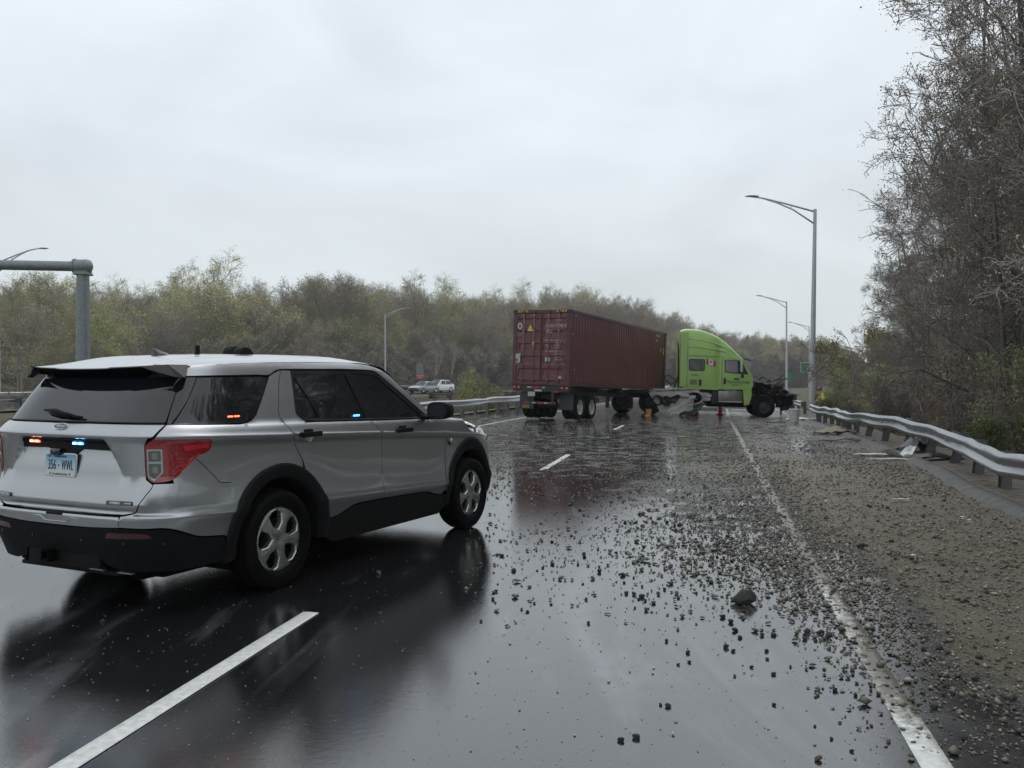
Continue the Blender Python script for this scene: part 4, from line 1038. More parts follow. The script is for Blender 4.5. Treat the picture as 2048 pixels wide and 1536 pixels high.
# ------------------------------------------------------------------ street lamps
M['lamp'] = nmat('lamp_aluminium', (.50, .52, .53), .5, .25, var=(.42, .43, .44), vscale=3)
M['lampglass'] = nmat('lamp_lens', (.35, .35, .34), .2)
M['lampd'] = nmat('grey_head', (.20, .21, .22), .4, .5)
def lamp(x, y, z, H, arm, rz, label, r0=.115, lean=0, grp='street lamps along the road'):
    """arm > 0 : arm length along local +X"""
    root = empty('street_lamp', (x, y, z), rz, label, 'street lamp', grp)
    if lean: root.rotation_euler = (0, lean, rz)
    mb = MB(); mb.tube([(0, 0, 0), (0, 0, H * .3), (0, 0, H)], [r0, r0 * .9, r0 * .55], 14); mb.build('pole', M['lamp'], root, smooth=True, angle=50)
    MB().box((0, 0, .06), (.42, .42, .12), bev=.03).build('base', M['lamp'], root)
    up = [(0, 0, H - .15), (arm * .45, 0, H + .38), (arm * .72, 0, H + .66), (arm * .88, 0, H + .76), (arm * .97, 0, H + .78)]
    lo = [(0, 0, H - .85), (arm * .30, 0, H - .02), (arm * .52, 0, H + .38), (arm * .72, 0, H + .64)]
    mb = MB(); mb.tube(up, [.055, .052, .048, .044, .04], 8); a_ = mb.build('arm', M['lamp'], root, smooth=True)
    MB().tube(lo, [.05, .046, .042, .036], 8).build('brace', M['lamp'], a_, smooth=True)
    MB().tube([(arm * .33, 0, H + .24), (arm * .33, 0, H + .03)], .02, 6).build('strut', M['lamp'], a_)
    hd = MB(); rows = []
    for t_, w_, h_ in ((0, .03, .03), (.12, .07, .06), (.3, .13, .075), (.6, .15, .06), (.85, .12, .04), (1, .05, .015)):
        X_ = arm * .95 + .72 * t_; rows.append([(X_, w_ * math.cos(R(a)), H + .78 + h_ * math.sin(R(a)) * (1 if math.sin(R(a)) > 0 else .5)) for a in range(0, 360, 30)])
    hd.grid(rows, closed=True); hd.add(rows[0], [list(range(12))]); hd.add(rows[-1], [list(range(12))[::-1]])
    h = hd.build('lamp_head', M['lampd'], root, smooth=True, angle=60)
    MB().prism([(arm * .95 + .24, -.09), (arm * .95 + .60, -.08), (arm * .95 + .60, .08), (arm * .95 + .24, .09)], H + .735, H + .75).build('lamp_lens', M['lampglass'], h)
    return root
lamp(17.0, 49.5, gz(17, 49.5) - .2, 11.75, -4.0, R(-8), 'tallest street lamp, standing behind the right guardrail, arm reaching left', .17, lean=R(.8))
lamp(34.9, 111, -.4, 11.9, -3.9, R(-8), 'middle of the three right-hand street lamps, just right of the green cab', .15)
lamp(54.8, 161, -.4, 11.8, -4.0, R(-8), 'farthest right-hand street lamp, seen behind the tallest lamp', .14)
for px_, D_, rz_, lb in ((-35.9, 61, -6, 'street lamp at the left edge of the photo, only its arm and head in view'),
                    (-18.6, 128, -12, 'pale street lamp before the brown wood, above the silver suv windscreen'),
                    (-.35, 193, -12, 'small far street lamp half hidden by the left side of the red container')):
    lamp(px_, D_, terr(px_, D_), (9.9 if D_ < 70 else 11.2) - terr(px_, D_), 3.2, R(rz_), lb, .14)
for px_, D_, lb in ((38.5, 300, 'faint distant lamp low against the far trees, left one'), (52.5, 320, 'faint distant lamp low against the far trees, right one')):
    lamp(px_, D_, 2, 10, 4 if D_ < 310 else 3.6, R(8), lb, .12)

# ------------------------------------------------------------------ overhead sign support, left
M['galvpost'] = nmat('galvanised_tube', (.235, .26, .27), .5, .35, var=(.165, .185, .195), vscale=9, bump=.002, bscale=30)
root = empty('sign_gantry', (-16.7, 34, terr(-16.7, 34) - .1), 0, 'grey galvanised cantilever sign support rising behind the silver suv', 'sign support')
zt = 1.587 + (759 - 533) / 1745.8 * 34 - root.location.z
mb = MB(); mb.tube([(0, 0, 0), (0, 0, zt - .32)], [.265, .23], 12); mb.build('post', M['galvpost'], root, smooth=True, angle=20)
MB().box((0, 0, zt - .30), (.56, .56, .10), bev=.03).build('post_cap', M['galvpost'], root)
MB().box((0, 0, zt - .22), (.50, .46, .06), bev=.02).build('flange', M['galvpost'], root)
mb = MB(); mb.tube([(-.28, 0, zt), (.10, 0, zt)], .27, 20); mb.build('saddle', M['galvpost'], root, smooth=True, angle=40)
mb = MB(); mb.tube([(-.34, 0, zt), (-.28, 0, zt)], .30, 20); mb.build('flange', M['galvpost'], root, smooth=True, angle=40)
mb = MB(); mb.lathe([(.27, .10), (.28, .16), (.24, .27), (.14, .34), (0, .37)], 20, Matrix.Translation((0, 0, zt)) @ Matrix.Rotation(R(90), 4, 'Y')); mb.build('end_cap', M['galvpost'], root, smooth=True, angle=50)
MB().tube([(-.3, 0, zt), (-16, -.9, zt + .20)], [.195, .180], 20).build('arm', M['galvpost'], root, smooth=True, angle=40)
MB().tube([(-16.1, -.9, -.2), (-16.1, -.9, zt + .45)], [.265, .23], 12).build('post', M['galvpost'], root, smooth=True, angle=20)
# ------------------------------------------------------------------ utility pole (far left)
M['oldwood'] = nmat('old_wood', (.22, .20, .17), .8, var=(.14, .12, .10), vscale=6)
M['porcelain'] = nmat('insulator', (.45, .44, .42), .3)
root = empty('utility_pole', (-42.3, 75, terr(-42.3, 75)), R(4), 'weathered twin utility pole with cross arms at the far left edge', 'utility pole')
zt = 1.587 + (759 - 690) / 1745.8 * 75 - root.location.z
for dx in (-.12, .14): MB().tube([(dx, 0, 0), (dx * .9, 0, zt - (.4 if dx > 0 else 0))], [.13, .09], 8).build('pole', M['oldwood'], root, smooth=True, angle=50)
for i, (dz, w_) in enumerate(((.15, 2.7), (.62, 2.25), (2.1, 2.1))):
    c_ = MB().box((-.0, -.12, zt - dz), (w_, .09, .11)).build('cross_arm', M['oldwood'], root)
    for s_ in (-.46, -.28, 0, .28, .46):
        if i != 1: MB().tube([(s_ * w_, -.12, zt - dz + .05), (s_ * w_, -.12, zt - dz + .22), (s_ * w_ + .04, -.12, zt - dz + .30)], [.02, .035, .02], 6).build('insulator', M['porcelain'], c_)
MB().tube([(-1.3, -.12, zt - .1), (-2.4, -.1, zt - .30), (-6, 0, zt - .9)], .025, 5).build('wire', M['post'], root)

# ------------------------------------------------------------------ signs
M['signgrey'] = nmat('sign_back', (.17, .175, .18), .5, .4)
M['signred'] = nmat('sign_red', (.34, .035, .06), .5)
M['signgreen'] = nmat('sign_green', (.01, .13, .075), .5)
M['signwhite'] = nmat('sign_white', (.6, .61, .6), .5)
def sign_basis(): return basis((1, 0, 0), (0, 0, 1))
D_ = 112; x_ = (840 - 1024) / 1745.8 * D_; g0 = terr(x_, D_)
root = empty('road_sign', (x_, D_, g0), R(4), 'dark grey sign above a small red wrong way panel, near the white car', 'road sign')
zc = lambda y: 1.587 + (759 - y) / 1745.8 * D_ - g0
MB().tube([(-.0, .08, 0), (0, .08, zc(730))], .05, 6).build('post', M['post'], root)
MB().prism([(-.45, zc(748)), (.45, zc(748)), (.45, zc(727)), (-.45, zc(727))], -.02, .02, MXZ()).build('panel', M['signgrey'], root)
p_ = MB().prism([(-.45, zc(758)), (.45, zc(758)), (.45, zc(748.8)), (-.45, zc(748.8))], -.02, .02, MXZ()).build('panel', M['signred'], root)
text_obj('lettering', 'WRONG', .24, M['signwhite'], p_, (0, -.03, zc(751.2)), sign_basis(), .004)
text_obj('lettering', 'WAY', .24, M['signwhite'], p_, (0, -.03, zc(755.2)), sign_basis(), .004)
D_ = 150; x_ = (1614 - 1024) / 1745.8 * D_; g0 = 0
root = empty('highway_sign', (x_, D_, g0), R(-10), 'green highway sign beyond the tallest street lamp, by the right verge', 'highway sign')
zc = lambda y: 1.587 + (759 - y) / 1745.8 * D_ - g0
for dx in (-.7, .7): MB().tube([(dx, .1, 0), (dx, .1, zc(726))], .06, 6).build('post', M['post'], root)
MB().prism([(-1.05, zc(745)), (1.05, zc(745)), (1.05, zc(725)), (-1.05, zc(725))], -.01, .03, MXZ()).build('border', M['signwhite'], root)
MB().prism([(-.98, zc(744.2)), (.98, zc(744.2)), (.98, zc(725.8)), (-.98, zc(725.8))], .031, .045, MXZ() @ Matrix.Translation((0, 0, -.09))).build('panel', M['signgreen'], root)
MB().prism([(-.05, zc(739)), (.30, zc(731)), (.38, zc(733)), (.10, zc(739.5))], .05, .06, MXZ() @ Matrix.Translation((0, 0, -.125))).build('lettering', M['signwhite'], root)
D_ = 135; x_ = (1581 - 1024) / 1745.8 * D_
root = empty('marker_sign', (x_, D_, -.3), 0, 'narrow green exit marker sign low beside the middle lamp', 'road sign')
zc = lambda y: 1.587 + (759 - y) / 1745.8 * D_ + .3
MB().tube([(0, .05, 0), (0, .05, zc(745))], .04, 6).build('post', M['post'], root)
p_ = MB().prism([(-.32, zc(765)), (.32, zc(765)), (.32, zc(745)), (-.32, zc(745))], -.02, .02, MXZ()).build('panel', M['signgreen'], root)
# ------------------------------------------------------------------ trees
def bark(name, c, v): return nmat(name, c, .85, var=v, vscale=5, bump=.01, bscale=30)
M['bark'] = bark('bark', (.17, .157, .146), (.10, .093, .086))
M['barkl'] = bark('bark_grey', (.24, .22, .195), (.16, .145, .13))
M['birch'] = bark('bark_pale', (.34, .31, .28), (.20, .18, .16))
def leafmat(name, cols, k=1.5):
    cols = [tuple(min(.6, q * k) for q in c) for c in cols]
    m = bpy.data.materials.new(name); m.use_nodes = True; t = m.node_tree; n = t.nodes; b = n['Principled BSDF']
    g = n.new('ShaderNodeNewGeometry'); oi = n.new('ShaderNodeObjectInfo'); ad = n.new('ShaderNodeMath'); ad.operation = 'ADD'; fr = n.new('ShaderNodeMath'); fr.operation = 'FRACT'
    t.links.new(g.outputs['Random Per Island'], ad.inputs[0]); ad.inputs[1].default_value = 0; t.links.new(ad.outputs[0], fr.inputs[0])
    r_ = n.new('ShaderNodeValToRGB'); t.links.new(fr.outputs[0], r_.inputs[0])
    el = r_.color_ramp.elements
    el[0].color = (*cols[0], 1); el[1].color = (*cols[-1], 1)
    for i, c in enumerate(cols[1:-1]): e_ = el.new((i + 1) / (len(cols) - 1)); e_.color = (*c, 1)
    # each tree a little lighter or darker than its neighbour
    hs = n.new('ShaderNodeHueSaturation'); mr = n.new('ShaderNodeMapRange'); mr.inputs[3].default_value = .72; mr.inputs[4].default_value = 1.35
    t.links.new(oi.outputs['Random'], mr.inputs[0]); t.links.new(mr.outputs[0], hs.inputs['Value']); t.links.new(r_.outputs[0], hs.inputs['Color'])
    t.links.new(hs.outputs[0], b.inputs['Base Color']); b.inputs['Roughness'].default_value = .8; b.inputs['Specular IOR Level'].default_value = .2
    return m
M['twig'] = leafmat('twigs', [(.16, .142, .13), (.22, .195, .178), (.12, .108, .10)])
M['bud'] = leafmat('buds', [(.20, .18, .13), (.15, .125, .10), (.25, .235, .16), (.17, .13, .11)])
M['budred'] = leafmat('red_buds', [(.19, .125, .11), (.15, .105, .095), (.23, .17, .13)])
M['brown'] = leafmat('brown_crown', [(.20, .170, .115), (.15, .125, .09), (.25, .22, .14), (.18, .145, .105)])
M['olive'] = leafmat('olive_crown', [(.27, .265, .105), (.20, .195, .09), (.33, .33, .13), (.22, .205, .11)])
M['green'] = leafmat('spring_leaves', [(.21, .24, .09), (.16, .18, .075), (.27, .29, .12), (.19, .195, .10)])
M['bush'] = leafmat('undergrowth', [(.075, .10, .035), (.11, .135, .05), (.06, .075, .03), (.11, .10, .06)])
M['thick'] = leafmat('thicket_leaves', [(.13, .115, .095), (.10, .09, .078), (.15, .145, .10), (.12, .10, .085)])
M['deadleaf'] = leafmat('dead_leaves', [(.15, .10, .065), (.10, .065, .045), (.20, .14, .09)])

def frusta(segs, n):
    """segs array (k,8): p0 p1 r0 r1 -> V, F"""
    s = np.asarray(segs, dtype=np.float64); k = len(s); p0 = s[:, :3]; p1 = s[:, 3:6]; r0 = s[:, 6]; r1 = s[:, 7]
    d = p1 - p0; L = np.linalg.norm(d, axis=1, keepdims=True) + 1e-9; d /= L
    ref = np.where(np.abs(d[:, 2:3]) < .9, np.array([[0, 0, 1.]]), np.array([[1., 0, 0]]))
    u = np.cross(d, ref); u /= np.linalg.norm(u, axis=1, keepdims=True); v = np.cross(d, u)
    V = np.zeros((k, 2 * n, 3))
    for j in range(n):
        a = 2 * math.pi * j / n; o = u * math.cos(a) + v * math.sin(a)
        V[:, j] = p0 + o * r0[:, None]; V[:, n + j] = p1 + o * r1[:, None]
    base = np.arange(k)[:, None] * 2 * n; F = []
    for j in range(n): F.append(base + np.array([[j, (j + 1) % n, n + (j + 1) % n, n + j]]))
    return V.reshape(-1, 3), np.stack(F, 1).reshape(-1, 4)
def leafquads(P, size, rng, flat=.0):
    k = len(P); P = np.asarray(P)
    a = rng.normal(size=(k, 3)); a /= np.linalg.norm(a, axis=1, keepdims=True); b = rng.normal(size=(k, 3)); b -= a * (a * b).sum(1, keepdims=True); b /= np.linalg.norm(b, axis=1, keepdims=True)
    s = size * rng.uniform(.5, 1.4, size=(k, 1)); w_ = s * rng.uniform(.4, .8, size=(k, 1))
    V = np.stack([P - a * s * .5, P + b * w_ * .5, P + a * s * .5, P - b * w_ * .5], 1).reshape(-1, 3)
    return V, np.arange(4 * k).reshape(-1, 4)
def make_tree(name, seed, H, tr, nlimb, levels, kids, spread, leafm, nleaf, leafsize, barkm, twigm, low=.25, forks=1, twr=.006, label='', cat='tree', lean=0, wide=1.0, rmin=.03):
    rnd = random.Random(seed); rng = np.random.default_rng(seed)
    thick = []; thin = []; tips = []; rmin = min(rmin, tr * .45)
    def grow(p, d, L, r, lev):
        steps = 5 if lev <= 1 else (4 if lev == 2 else 3); q = p.copy(); dd = d.copy(); pts = [(q.copy(), r)]
        for i in range(steps):
            w_ = .10 if lev == 0 else .22
            dd = (dd + Vector((rnd.gauss(0, w_), rnd.gauss(0, w_), rnd.gauss(0, w_) + (.06 if lev in (1, 2) else 0)))).normalized()
            q2 = q + dd * (L / steps); r2 = r * (1 - .72 * (i + 1) / steps) if lev else r * (1 - .62 * (i + 1) / steps)
            ra = pts[-1][1]
            (thick if ra > rmin else thin).append((*q, *q2, ra, max(twr, r2)))
            q = q2; pts.append((q.copy(), max(twr, r2)))
        if lev >= levels: tips.append((q.copy())); tips.append((pts[-2][0] + q) / 2); return
        nk = kids[lev] if lev < len(kids) else kids[-1]
        for j in range(nk):
            t_ = (low if lev == 0 else .22) + (1 - (low if lev == 0 else .22)) * ((j + rnd.random()) / nk); t_ = min(.99, t_)
            f = t_ * steps; i = int(f); a = pts[i][0].lerp(pts[min(i + 1, steps)][0], f - i); rr = pts[i][1] * (.50 if lev == 0 else .58)
            ax = dd.orthogonal().normalized(); ax.rotate(Matrix.Rotation(rnd.uniform(0, 6.283), 3, dd))
            ang = R(rnd.uniform(28, 62)) * spread
            base = (pts[min(i + 1, steps)][0] - pts[i][0]).normalized()
            nd = (base * math.cos(ang) + ax * math.sin(ang)); nd.z = nd.z * .9 + .08 if lev else nd.z * .8 + .05; nd.normalize()
            ln = L * ((.33 if wide == 1 else .42) if lev == 0 else .55) * (1.15 - .6 * t_) * rnd.uniform(.7, 1.2) * (wide if lev == 0 else 1)
            grow(a, nd, ln, max(twr, min(rr, r * .5)), lev + 1)
    for k_ in range(forks):
        d0 = Vector((rnd.gauss(0, .05) + lean + (k_ * .25 - .12 if forks > 1 else 0), rnd.gauss(0, .08), 1)).normalized()
        grow(Vector((k_ * .25, 0, -.3)), d0, H, tr, 0)
    root = empty(name, (0, 0, 0), 0, label, cat)
    V, F = frusta(thick, 7); fast_mesh('trunk', V, F, barkm, root, True)
    V1, F1 = frusta(thin, 3); 
    tp = np.array([tuple(t_) for t_ in tips])
    me_m = [twigm]
    o = fast_mesh('crown', V1, F1, twigm, root)
    if nleaf:
        idx = rng.integers(0, len(tp), nleaf); P = tp[idx] + rng.normal(size=(nleaf, 3)) * leafsize * 1.6
        V2, F2 = leafquads(P, leafsize, rng)
        V = np.concatenate([V1, V2]); Fq = np.concatenate([F1, F2 + len(V1)])
        bpy.data.objects.remove(o)
        o = fast_mesh('crown', V, Fq, twigm, root); o.data.materials.append(leafm)
        mi = np.concatenate([np.zeros(len(F1), dtype=np.int32), np.ones(len(F2), dtype=np.int32)]); o.data.polygons.foreach_set('material_index', mi)
    return root
def place(proto, used, x, y, z, s, rz, label, group, sz=None):
    o = proto if not used[0] else copy_tree(proto); used[0] = True
    o.location = (x, y, z); o.scale = (s, s, sz or s); o.rotation_euler = (0, 0, rz); o['label'] = label; o['group'] = group
    return o
rn = random.Random(7)
# near tall trees, right side
NT = [(make_tree('bare_tree', 11, 16, .10, 9, 4, [15, 8, 7, 5], 1.0, M['bud'], 42000, .045, M['bark'], M['twig'], low=.18, twr=.008, forks=2), [0]),
      (make_tree('bare_tree', 23, 14, .085, 9, 4, [15, 8, 7, 5], 1.05, M['budred'], 30000, .042, M['bark'], M['twig'], low=.12, twr=.008, forks=2), [0]),
      (make_tree('bare_tree', 37, 12.5, .08, 9, 4, [16, 8, 7, 5], 1.05, M['olive'], 45000, .05, M['bark'], M['twig'], low=.12, forks=2, twr=.006), [0])]
spots = [ # X, D, proto, scale
 (17.3, 32, 1, .95), (19.3, 40, 0, .85), (22.4, 48, 1, .82), (24.8, 55, 0, .72), (27.5, 60, 1, .75),
 (12.3, 14.5, 0, 1.0), (16.0, 12, 1, 1.0), (12.4, 21.5, 0, 1.1), (14.0, 17.5, 1, 1.1), (14.3, 26.5, 1, 1.08), (16.4, 22, 0, 1.15), (17.2, 28.5, 0, 1.05), (18.0, 24, 2, 1.15),
 (17.0, 33, 1, .92), (20.5, 30, 0, 1.0), (19.2, 38.5, 2, .88), (22.5, 37, 0, .95), (21.8, 44, 1, .78), (25.5, 42, 0, .95), (24.8, 50, 2, .74), (28, 49, 1, .9),
 (15, 5, 0, 1.0), (18, 1, 1, 1.0), (15.5, -4, 2, 1.1), (17, -10, 0, 1), (20, 7, 2, 1.1), (21, -16, 1, 1), (22, 14, 0, 1.2), (24, 22, 1, 1.25), (26, 30, 0, 1.2), (30, 38, 2, 1.2), (18, -24, 0, 1.1), (16, -32, 2, 1.0), (21, 3, 1, 1.1), (24, -3, 0, 1.1), (20.5, 16, 2, 1.1), (22, 26, 2, 1.0), (25, 34, 1, 1.05)]
def rplace(D):
    return 'nearest the camera' if D < 16 else 'opposite the scraps' if D < 23 else 'opposite the leaning guardrail posts' if D < 31 else 'halfway back' if D < 41 else 'towards the tallest street lamp'
for i, (x, y, k_, s_) in enumerate(spots):
    x += .35 * sstep(12, 15, y) + 1.0 * sstep(17, 22, y) - .9 * sstep(36, 46, y)
    place(*NT[k_], x, y, terr(x, y) - .1, s_, rn.uniform(0, 6.28), ['bare tree with grey buds, right roadside', 'bare tree with reddish twigs, right roadside', 'forked tree with yellow-green buds, right roadside'][k_] + (', ' + rplace(y) if y > 8 else ', beside the camera, outside the photo') + (', second row' if x > Gl(y) + 8.6 else ''), 'bare trees along the right guardrail')
# olive tree and small trees farther along on the right
G1 = (make_tree('budding_tree', 51, 6.2, .12, 8, 3, [12, 9, 7], 1.15, M['olive'], 9000, .12, M['bark'], M['twig'], low=.2, twr=.012), [0])
for x, y, s_, lb in ((24.3, 60, 1.02, 'round yellow-green budding tree at the end of the right-hand tree line'), (27.5, 63, 1.15, 'yellow-green budding tree just right of the round one'), (30, 57, 1.3, 'larger yellow-green budding tree inside the right-hand tree line'), (33.5, 72, 1.2, 'small budding tree behind the tallest lamp on the right')):
    o = place(*G1, x, y, terr(x, y) - .1, s_, rn.uniform(0, 6), lb, 'budding trees on the right')
T1 = (make_tree('sapling', 61, 5.5, .06, 8, 3, [10, 7, 5], .8, M['budred'], 1500, .05, M['bark'], M['twig'], low=.15, twr=.012), [0])
for i in range(34):
    D = 46 + i * 2.6; x = Gl(D) + rn.uniform(3.5, 9) + (6 if D > 90 else 0)
    place(*T1, x, D, terr(x, D) - .1, rn.uniform(.55, 1.0), rn.uniform(0, 6), 'thin bare sapling in the brush beyond the right guardrail', 'saplings in the brush on the right')
# undergrowth on the right
B1 = [(make_tree('bush', 71, 1.5, .03, 8, 3, [10, 8, 6], 1.4, M['bush'], 9000, .06, M['bark'], M['twig'], low=.05, forks=3, twr=.006, cat='bush'), [0]),
      (make_tree('bush', 72, 2.2, .04, 8, 3, [12, 8, 6], 1.3, M['budred'], 3500, .045, M['bark'], M['twig'], low=.05, forks=3, twr=.006, cat='bush'), [0]),
      (make_tree('bush', 73, 3.0, .04, 8, 3, [12, 8, 7], 1.3, M['green'], 7000, .055, M['bark'], M['twig'], low=.05, forks=2, twr=.006, cat='bush'), [0]),
      (make_tree('bush', 74, 2.4, .035, 8, 3, [8, 6, 5], 1.2, M['deadleaf'], 800, .07, M['bark'], M['twig'], low=.2, forks=2, twr=.006, cat='bush'), [0])]
BL = ['low green leafy bush behind the right guardrail', 'bare reddish bush behind the right guardrail', 'loose bush with fresh green leaves behind the right guardrail', 'bush with withered brown leaves behind the guardrail']
for i in range(120):
    D = 6 + (i / 120) ** 1.1 * 56 + rn.uniform(-1, 1); x = Gl(D) + rn.uniform(2.2, 9.5)
    k_ = rn.choice([0, 0, 0, 0, 2, 1]); 
    place(*B1[k_], x, D, terr(x, D) - .08, rn.uniform(.6, 1.15), rn.uniform(0, 6), BL[k_] + ', ' + rplace(D), 'bushes behind the right guardrail')
for x, y, s_ in ((13.4, 26.5, 1.25), (14.6, 28.5, 1.3), (12.6, 23, 1.0)): place(*B1[3], x, y, terr(x, y), s_, rn.uniform(0, 6), BL[3], 'bushes behind the right guardrail')
# far wood beyond the other carriageway
FT = [(make_tree('woodland_tree', 101, 19, .26, 9, 3, [22, 13, 9], .95, M['brown'], 20000, .17, M['barkl'], M['twig'], low=.2, twr=.016, rmin=.07, wide=1.25), [0]),
      (make_tree('woodland_tree', 102, 18, .24, 9, 3, [22, 13, 9], 1.0, M['olive'], 18000, .17, M['barkl'], M['twig'], low=.2, twr=.016, rmin=.07, wide=1.3), [0]),
      (make_tree('woodland_tree', 103, 20, .28, 9, 3, [20, 13, 10], .85, M['bud'], 12000, .15, M['barkl'], M['twig'], low=.25, twr=.018, rmin=.07, wide=1.3), [0]),
      (make_tree('woodland_tree', 104, 12, .16, 9, 3, [18, 11, 9], 1.2, M['green'], 20000, .16, M['barkl'], M['twig'], low=.1, twr=.02, rmin=.07), [0])]
FL = ['brown budding tree in the wood beyond the other carriageway', 'olive-green budding tree in the wood beyond the other carriageway', 'grey bare-crowned tree in the wood beyond the other carriageway', 'small fresh green tree at the edge of the far wood']
def fplace(px):
    for a, b in ((150, 'left of the sign support'), (330, 'right of the sign support'), (560, 'above the suv roof'), (775, 'left of the pale lamp'), (1010, 'between pale lamp and container'), (1180, 'above the container doors'), (1340, 'above the container front'), (1480, 'behind the green cab'), (1580, 'behind the wrecked engine')):
        if px < a: return b
    return 'behind the right lamps'
def skyline(px):  # tree-top pixel row in the 2048 photo
    return lerp(px, [(0, 552), (120, 545), (200, 560), (280, 548), (340, 565), (400, 540), (480, 545), (560, 580), (620, 560), (690, 545), (770, 590), (860, 582), (960, 605), (1040, 605), (1120, 605), (1220, 618), (1300, 635), (1350, 660), (1420, 672), (1500, 684), (1600, 690), (1700, 700)])
cnt = 0
for row in range(5):
    D0 = [118, 128, 140, 155, 172][row]
    px = -760 + row * 13
    while px < 1700:
        # wood edge runs roughly parallel to the other carriageway
        Dd = D0 + lerp(px, [(-200, -22), (300, -10), (700, 30), (1000, 66), (1350, 130), (1700, 190)])
        Dd += rn.uniform(-3, 3); x = (px - 1024) / 1745.8 * Dd
        g0 = terr(x, Dd); top = 1.587 + (759 - skyline(px) ) / 1745.8 * Dd
        h_ = (top - g0) * lerp(px, [(500, .86), (900, .95), (1200, 1.06)]) * (rn.uniform(.86, 1.03) if row > 1 else rn.uniform(.62, .98))
        k_ = rn.choice([0, 1, 1, 2, 2, 0]) if row else rn.choice([0, 1, 2, 3, 1])
        base_h = [19, 18, 20, 12][k_] * 1.06
        if k_ == 3: h_ *= .62
        s_ = h_ / base_h; sw = s_ if s_ > .8 else .5 * (s_ + .8)
        place(*FT[k_], x, Dd, g0 - .3, max(.35, sw), rn.uniform(0, 6.28), ['brown', 'olive-green', 'grey bare-crowned', 'small fresh green'][k_] + ' tree of the far wood, ' + ['front', 'second', 'third', 'fourth', 'back'][row] + ' row, ' + fplace(px), 'trees of the wood beyond the other carriageway', sz=s_)
        cnt += 1
        px += rn.uniform(38, 58) * 150 / Dd
# a few that stand out
for px, D, k_, h_, lb in ((165, 88, 3, 10.5, 'bright green tree just right of the galvanised sign support'), (270, 90, 3, 6.2, 'small bright green tree right behind the suv roof antennas'), (500, 130, 1, 19.5, 'broad olive tree above the suv roof, left of the pale wood crowns'),
                          (105, 86, 1, 8.5, 'low olive tree between the utility pole and the sign support'), (660, 150, 2, 21.5, 'tall open-crowned bare tree sticking out above the wood'), (20, 92, 1, 8, 'low olive tree behind the utility pole')):
    x = (px - 1024) / 1745.8 * D; g0 = terr(x, D); s_ = .84 * (h_ - g0) / ([19, 18, 20, 12][k_] * 1.06)
    place(*FT[k_], x, D, g0, s_ * 1.1, rn.uniform(0, 6), lb, 'trees of the wood beyond the other carriageway', sz=s_)
# pale forked birch
BT = (make_tree('birch', 131, 8.5, .12, 6, 3, [9, 5, 4], .7, M['bud'], 0, .1, M['birch'], M['birch'], low=.35, forks=2, twr=.02, rmin=.02), [0])
for px, D, s_ in ((872, 122, .62), (903, 123, .55)):
    x = (px - 1024) / 1745.8 * D; place(*BT, x, D, terr(x, D) + 2.5, s_, 1.0 + px, 'pale leafless birch standing out before the dark wood', 'pale birches before the wood')
# woodland floor brush: closes the view between the trunks
F2 = (make_tree('thicket', 141, 5.0, .06, 8, 3, [16, 11, 8], 1.2, M['thick'], 12000, .10, M['barkl'], M['twig'], low=.03, forks=3, twr=.014, cat='thicket'), [0])
for row in range(3):
    px = -740 + row * 17
    while px < 1720:
        Dd = [106, 122, 150][row] + lerp(px, [(-200, -24), (300, -12), (700, 16), (1000, 60), (1350, 128), (1700, 186)]) + rn.uniform(-3, 3); x = (px - 1024) / 1745.8 * Dd
        place(*F2, x, Dd, terr(x, Dd) - .3, rn.uniform(1.0, 1.5) * (1.5 if Dd > 200 else 1.15), rn.uniform(0, 6.28), 'brown thicket at the foot of the far wood, ' + ['front', 'middle', 'back'][row] + ' row, ' + fplace(px), 'thickets at the foot of the far wood')
        px += rn.uniform(48, 74) * 130 / Dd
# median brush
B2 = [(make_tree('shrub', 151, 2.2, .02, 8, 2, [12, 8], .55, M['green'], 900, .07, M['bark'], leafmat('willow_twigs', [(.16, .15, .05), (.12, .11, .045)]), low=.05, forks=5, twr=.008, cat='shrub'), [0])]
for px, D, s_ in ((938, 50, 1.1), (950, 51, .9), (925, 51, .8), (962, 53, .7), (912, 54, .6), (985, 50, .5), (1002, 49, .6)):
    x = (px - 1024) / 1745.8 * D; place(*B2[0], x, D, terr(x, D), s_, px, 'upright yellow-green shrub in the median between the guardrails', 'yellow-green shrubs in the median')
for px, D in [(5 + i * 9, 50 + (i * 7) % 9) for i in range(6)] + [(880, 47), (960, 46), (1000, 44), (915, 48)]:
    x = (px - 1024) / 1745.8 * D; place(*B1[1], x, D, terr(x, D), .45, px, 'small dry weed clump in the median', 'dry weeds in the median')

# grass and low growth, one sheet of blades
def blades(name, pts, h, wdt, mat, seed):
    rng = np.random.default_rng(seed); P = np.array(pts); k = len(P)
    a = rng.uniform(0, 6.283, k); hh = h * rng.uniform(.4, 1.2, k); ln = rng.normal(size=(k, 2)) * .35 * hh[:, None]
    u = np.stack([np.cos(a), np.sin(a), np.zeros(k)], 1) * wdt / 2
    top = P + np.stack([ln[:, 0], ln[:, 1], hh], 1)
    V = np.stack([P - u, P + u, top], 1).reshape(-1, 3); F = np.arange(3 * k).reshape(-1, 3)
    return tag(fast_mesh(name, V, F, mat), kind='stuff', cat='grass')
pts = []
for i in range(60000):
    D = 3 + 60 * rn.random() ** 1.4; x = Gl(D) + .9 + 14 * rn.random() ** 1.3; pts.append((x, D, terr(x, D) - .1))
g_ = blades('undergrowth_grass', pts, .26, .02, M['bush'], 5); g_['label'] = 'green grass and low growth beyond the right guardrail'
pts = []
for i in range(70000):
    D = 20 + 80 * rn.random(); l = Yl(D) - 3.6; x = l - 20 * rn.random() ** 1.6
    if pole_x(D) - .5 < x < pole_x(D) + 12.8: continue
    pts.append((x, D, terr(x, D) - .1))
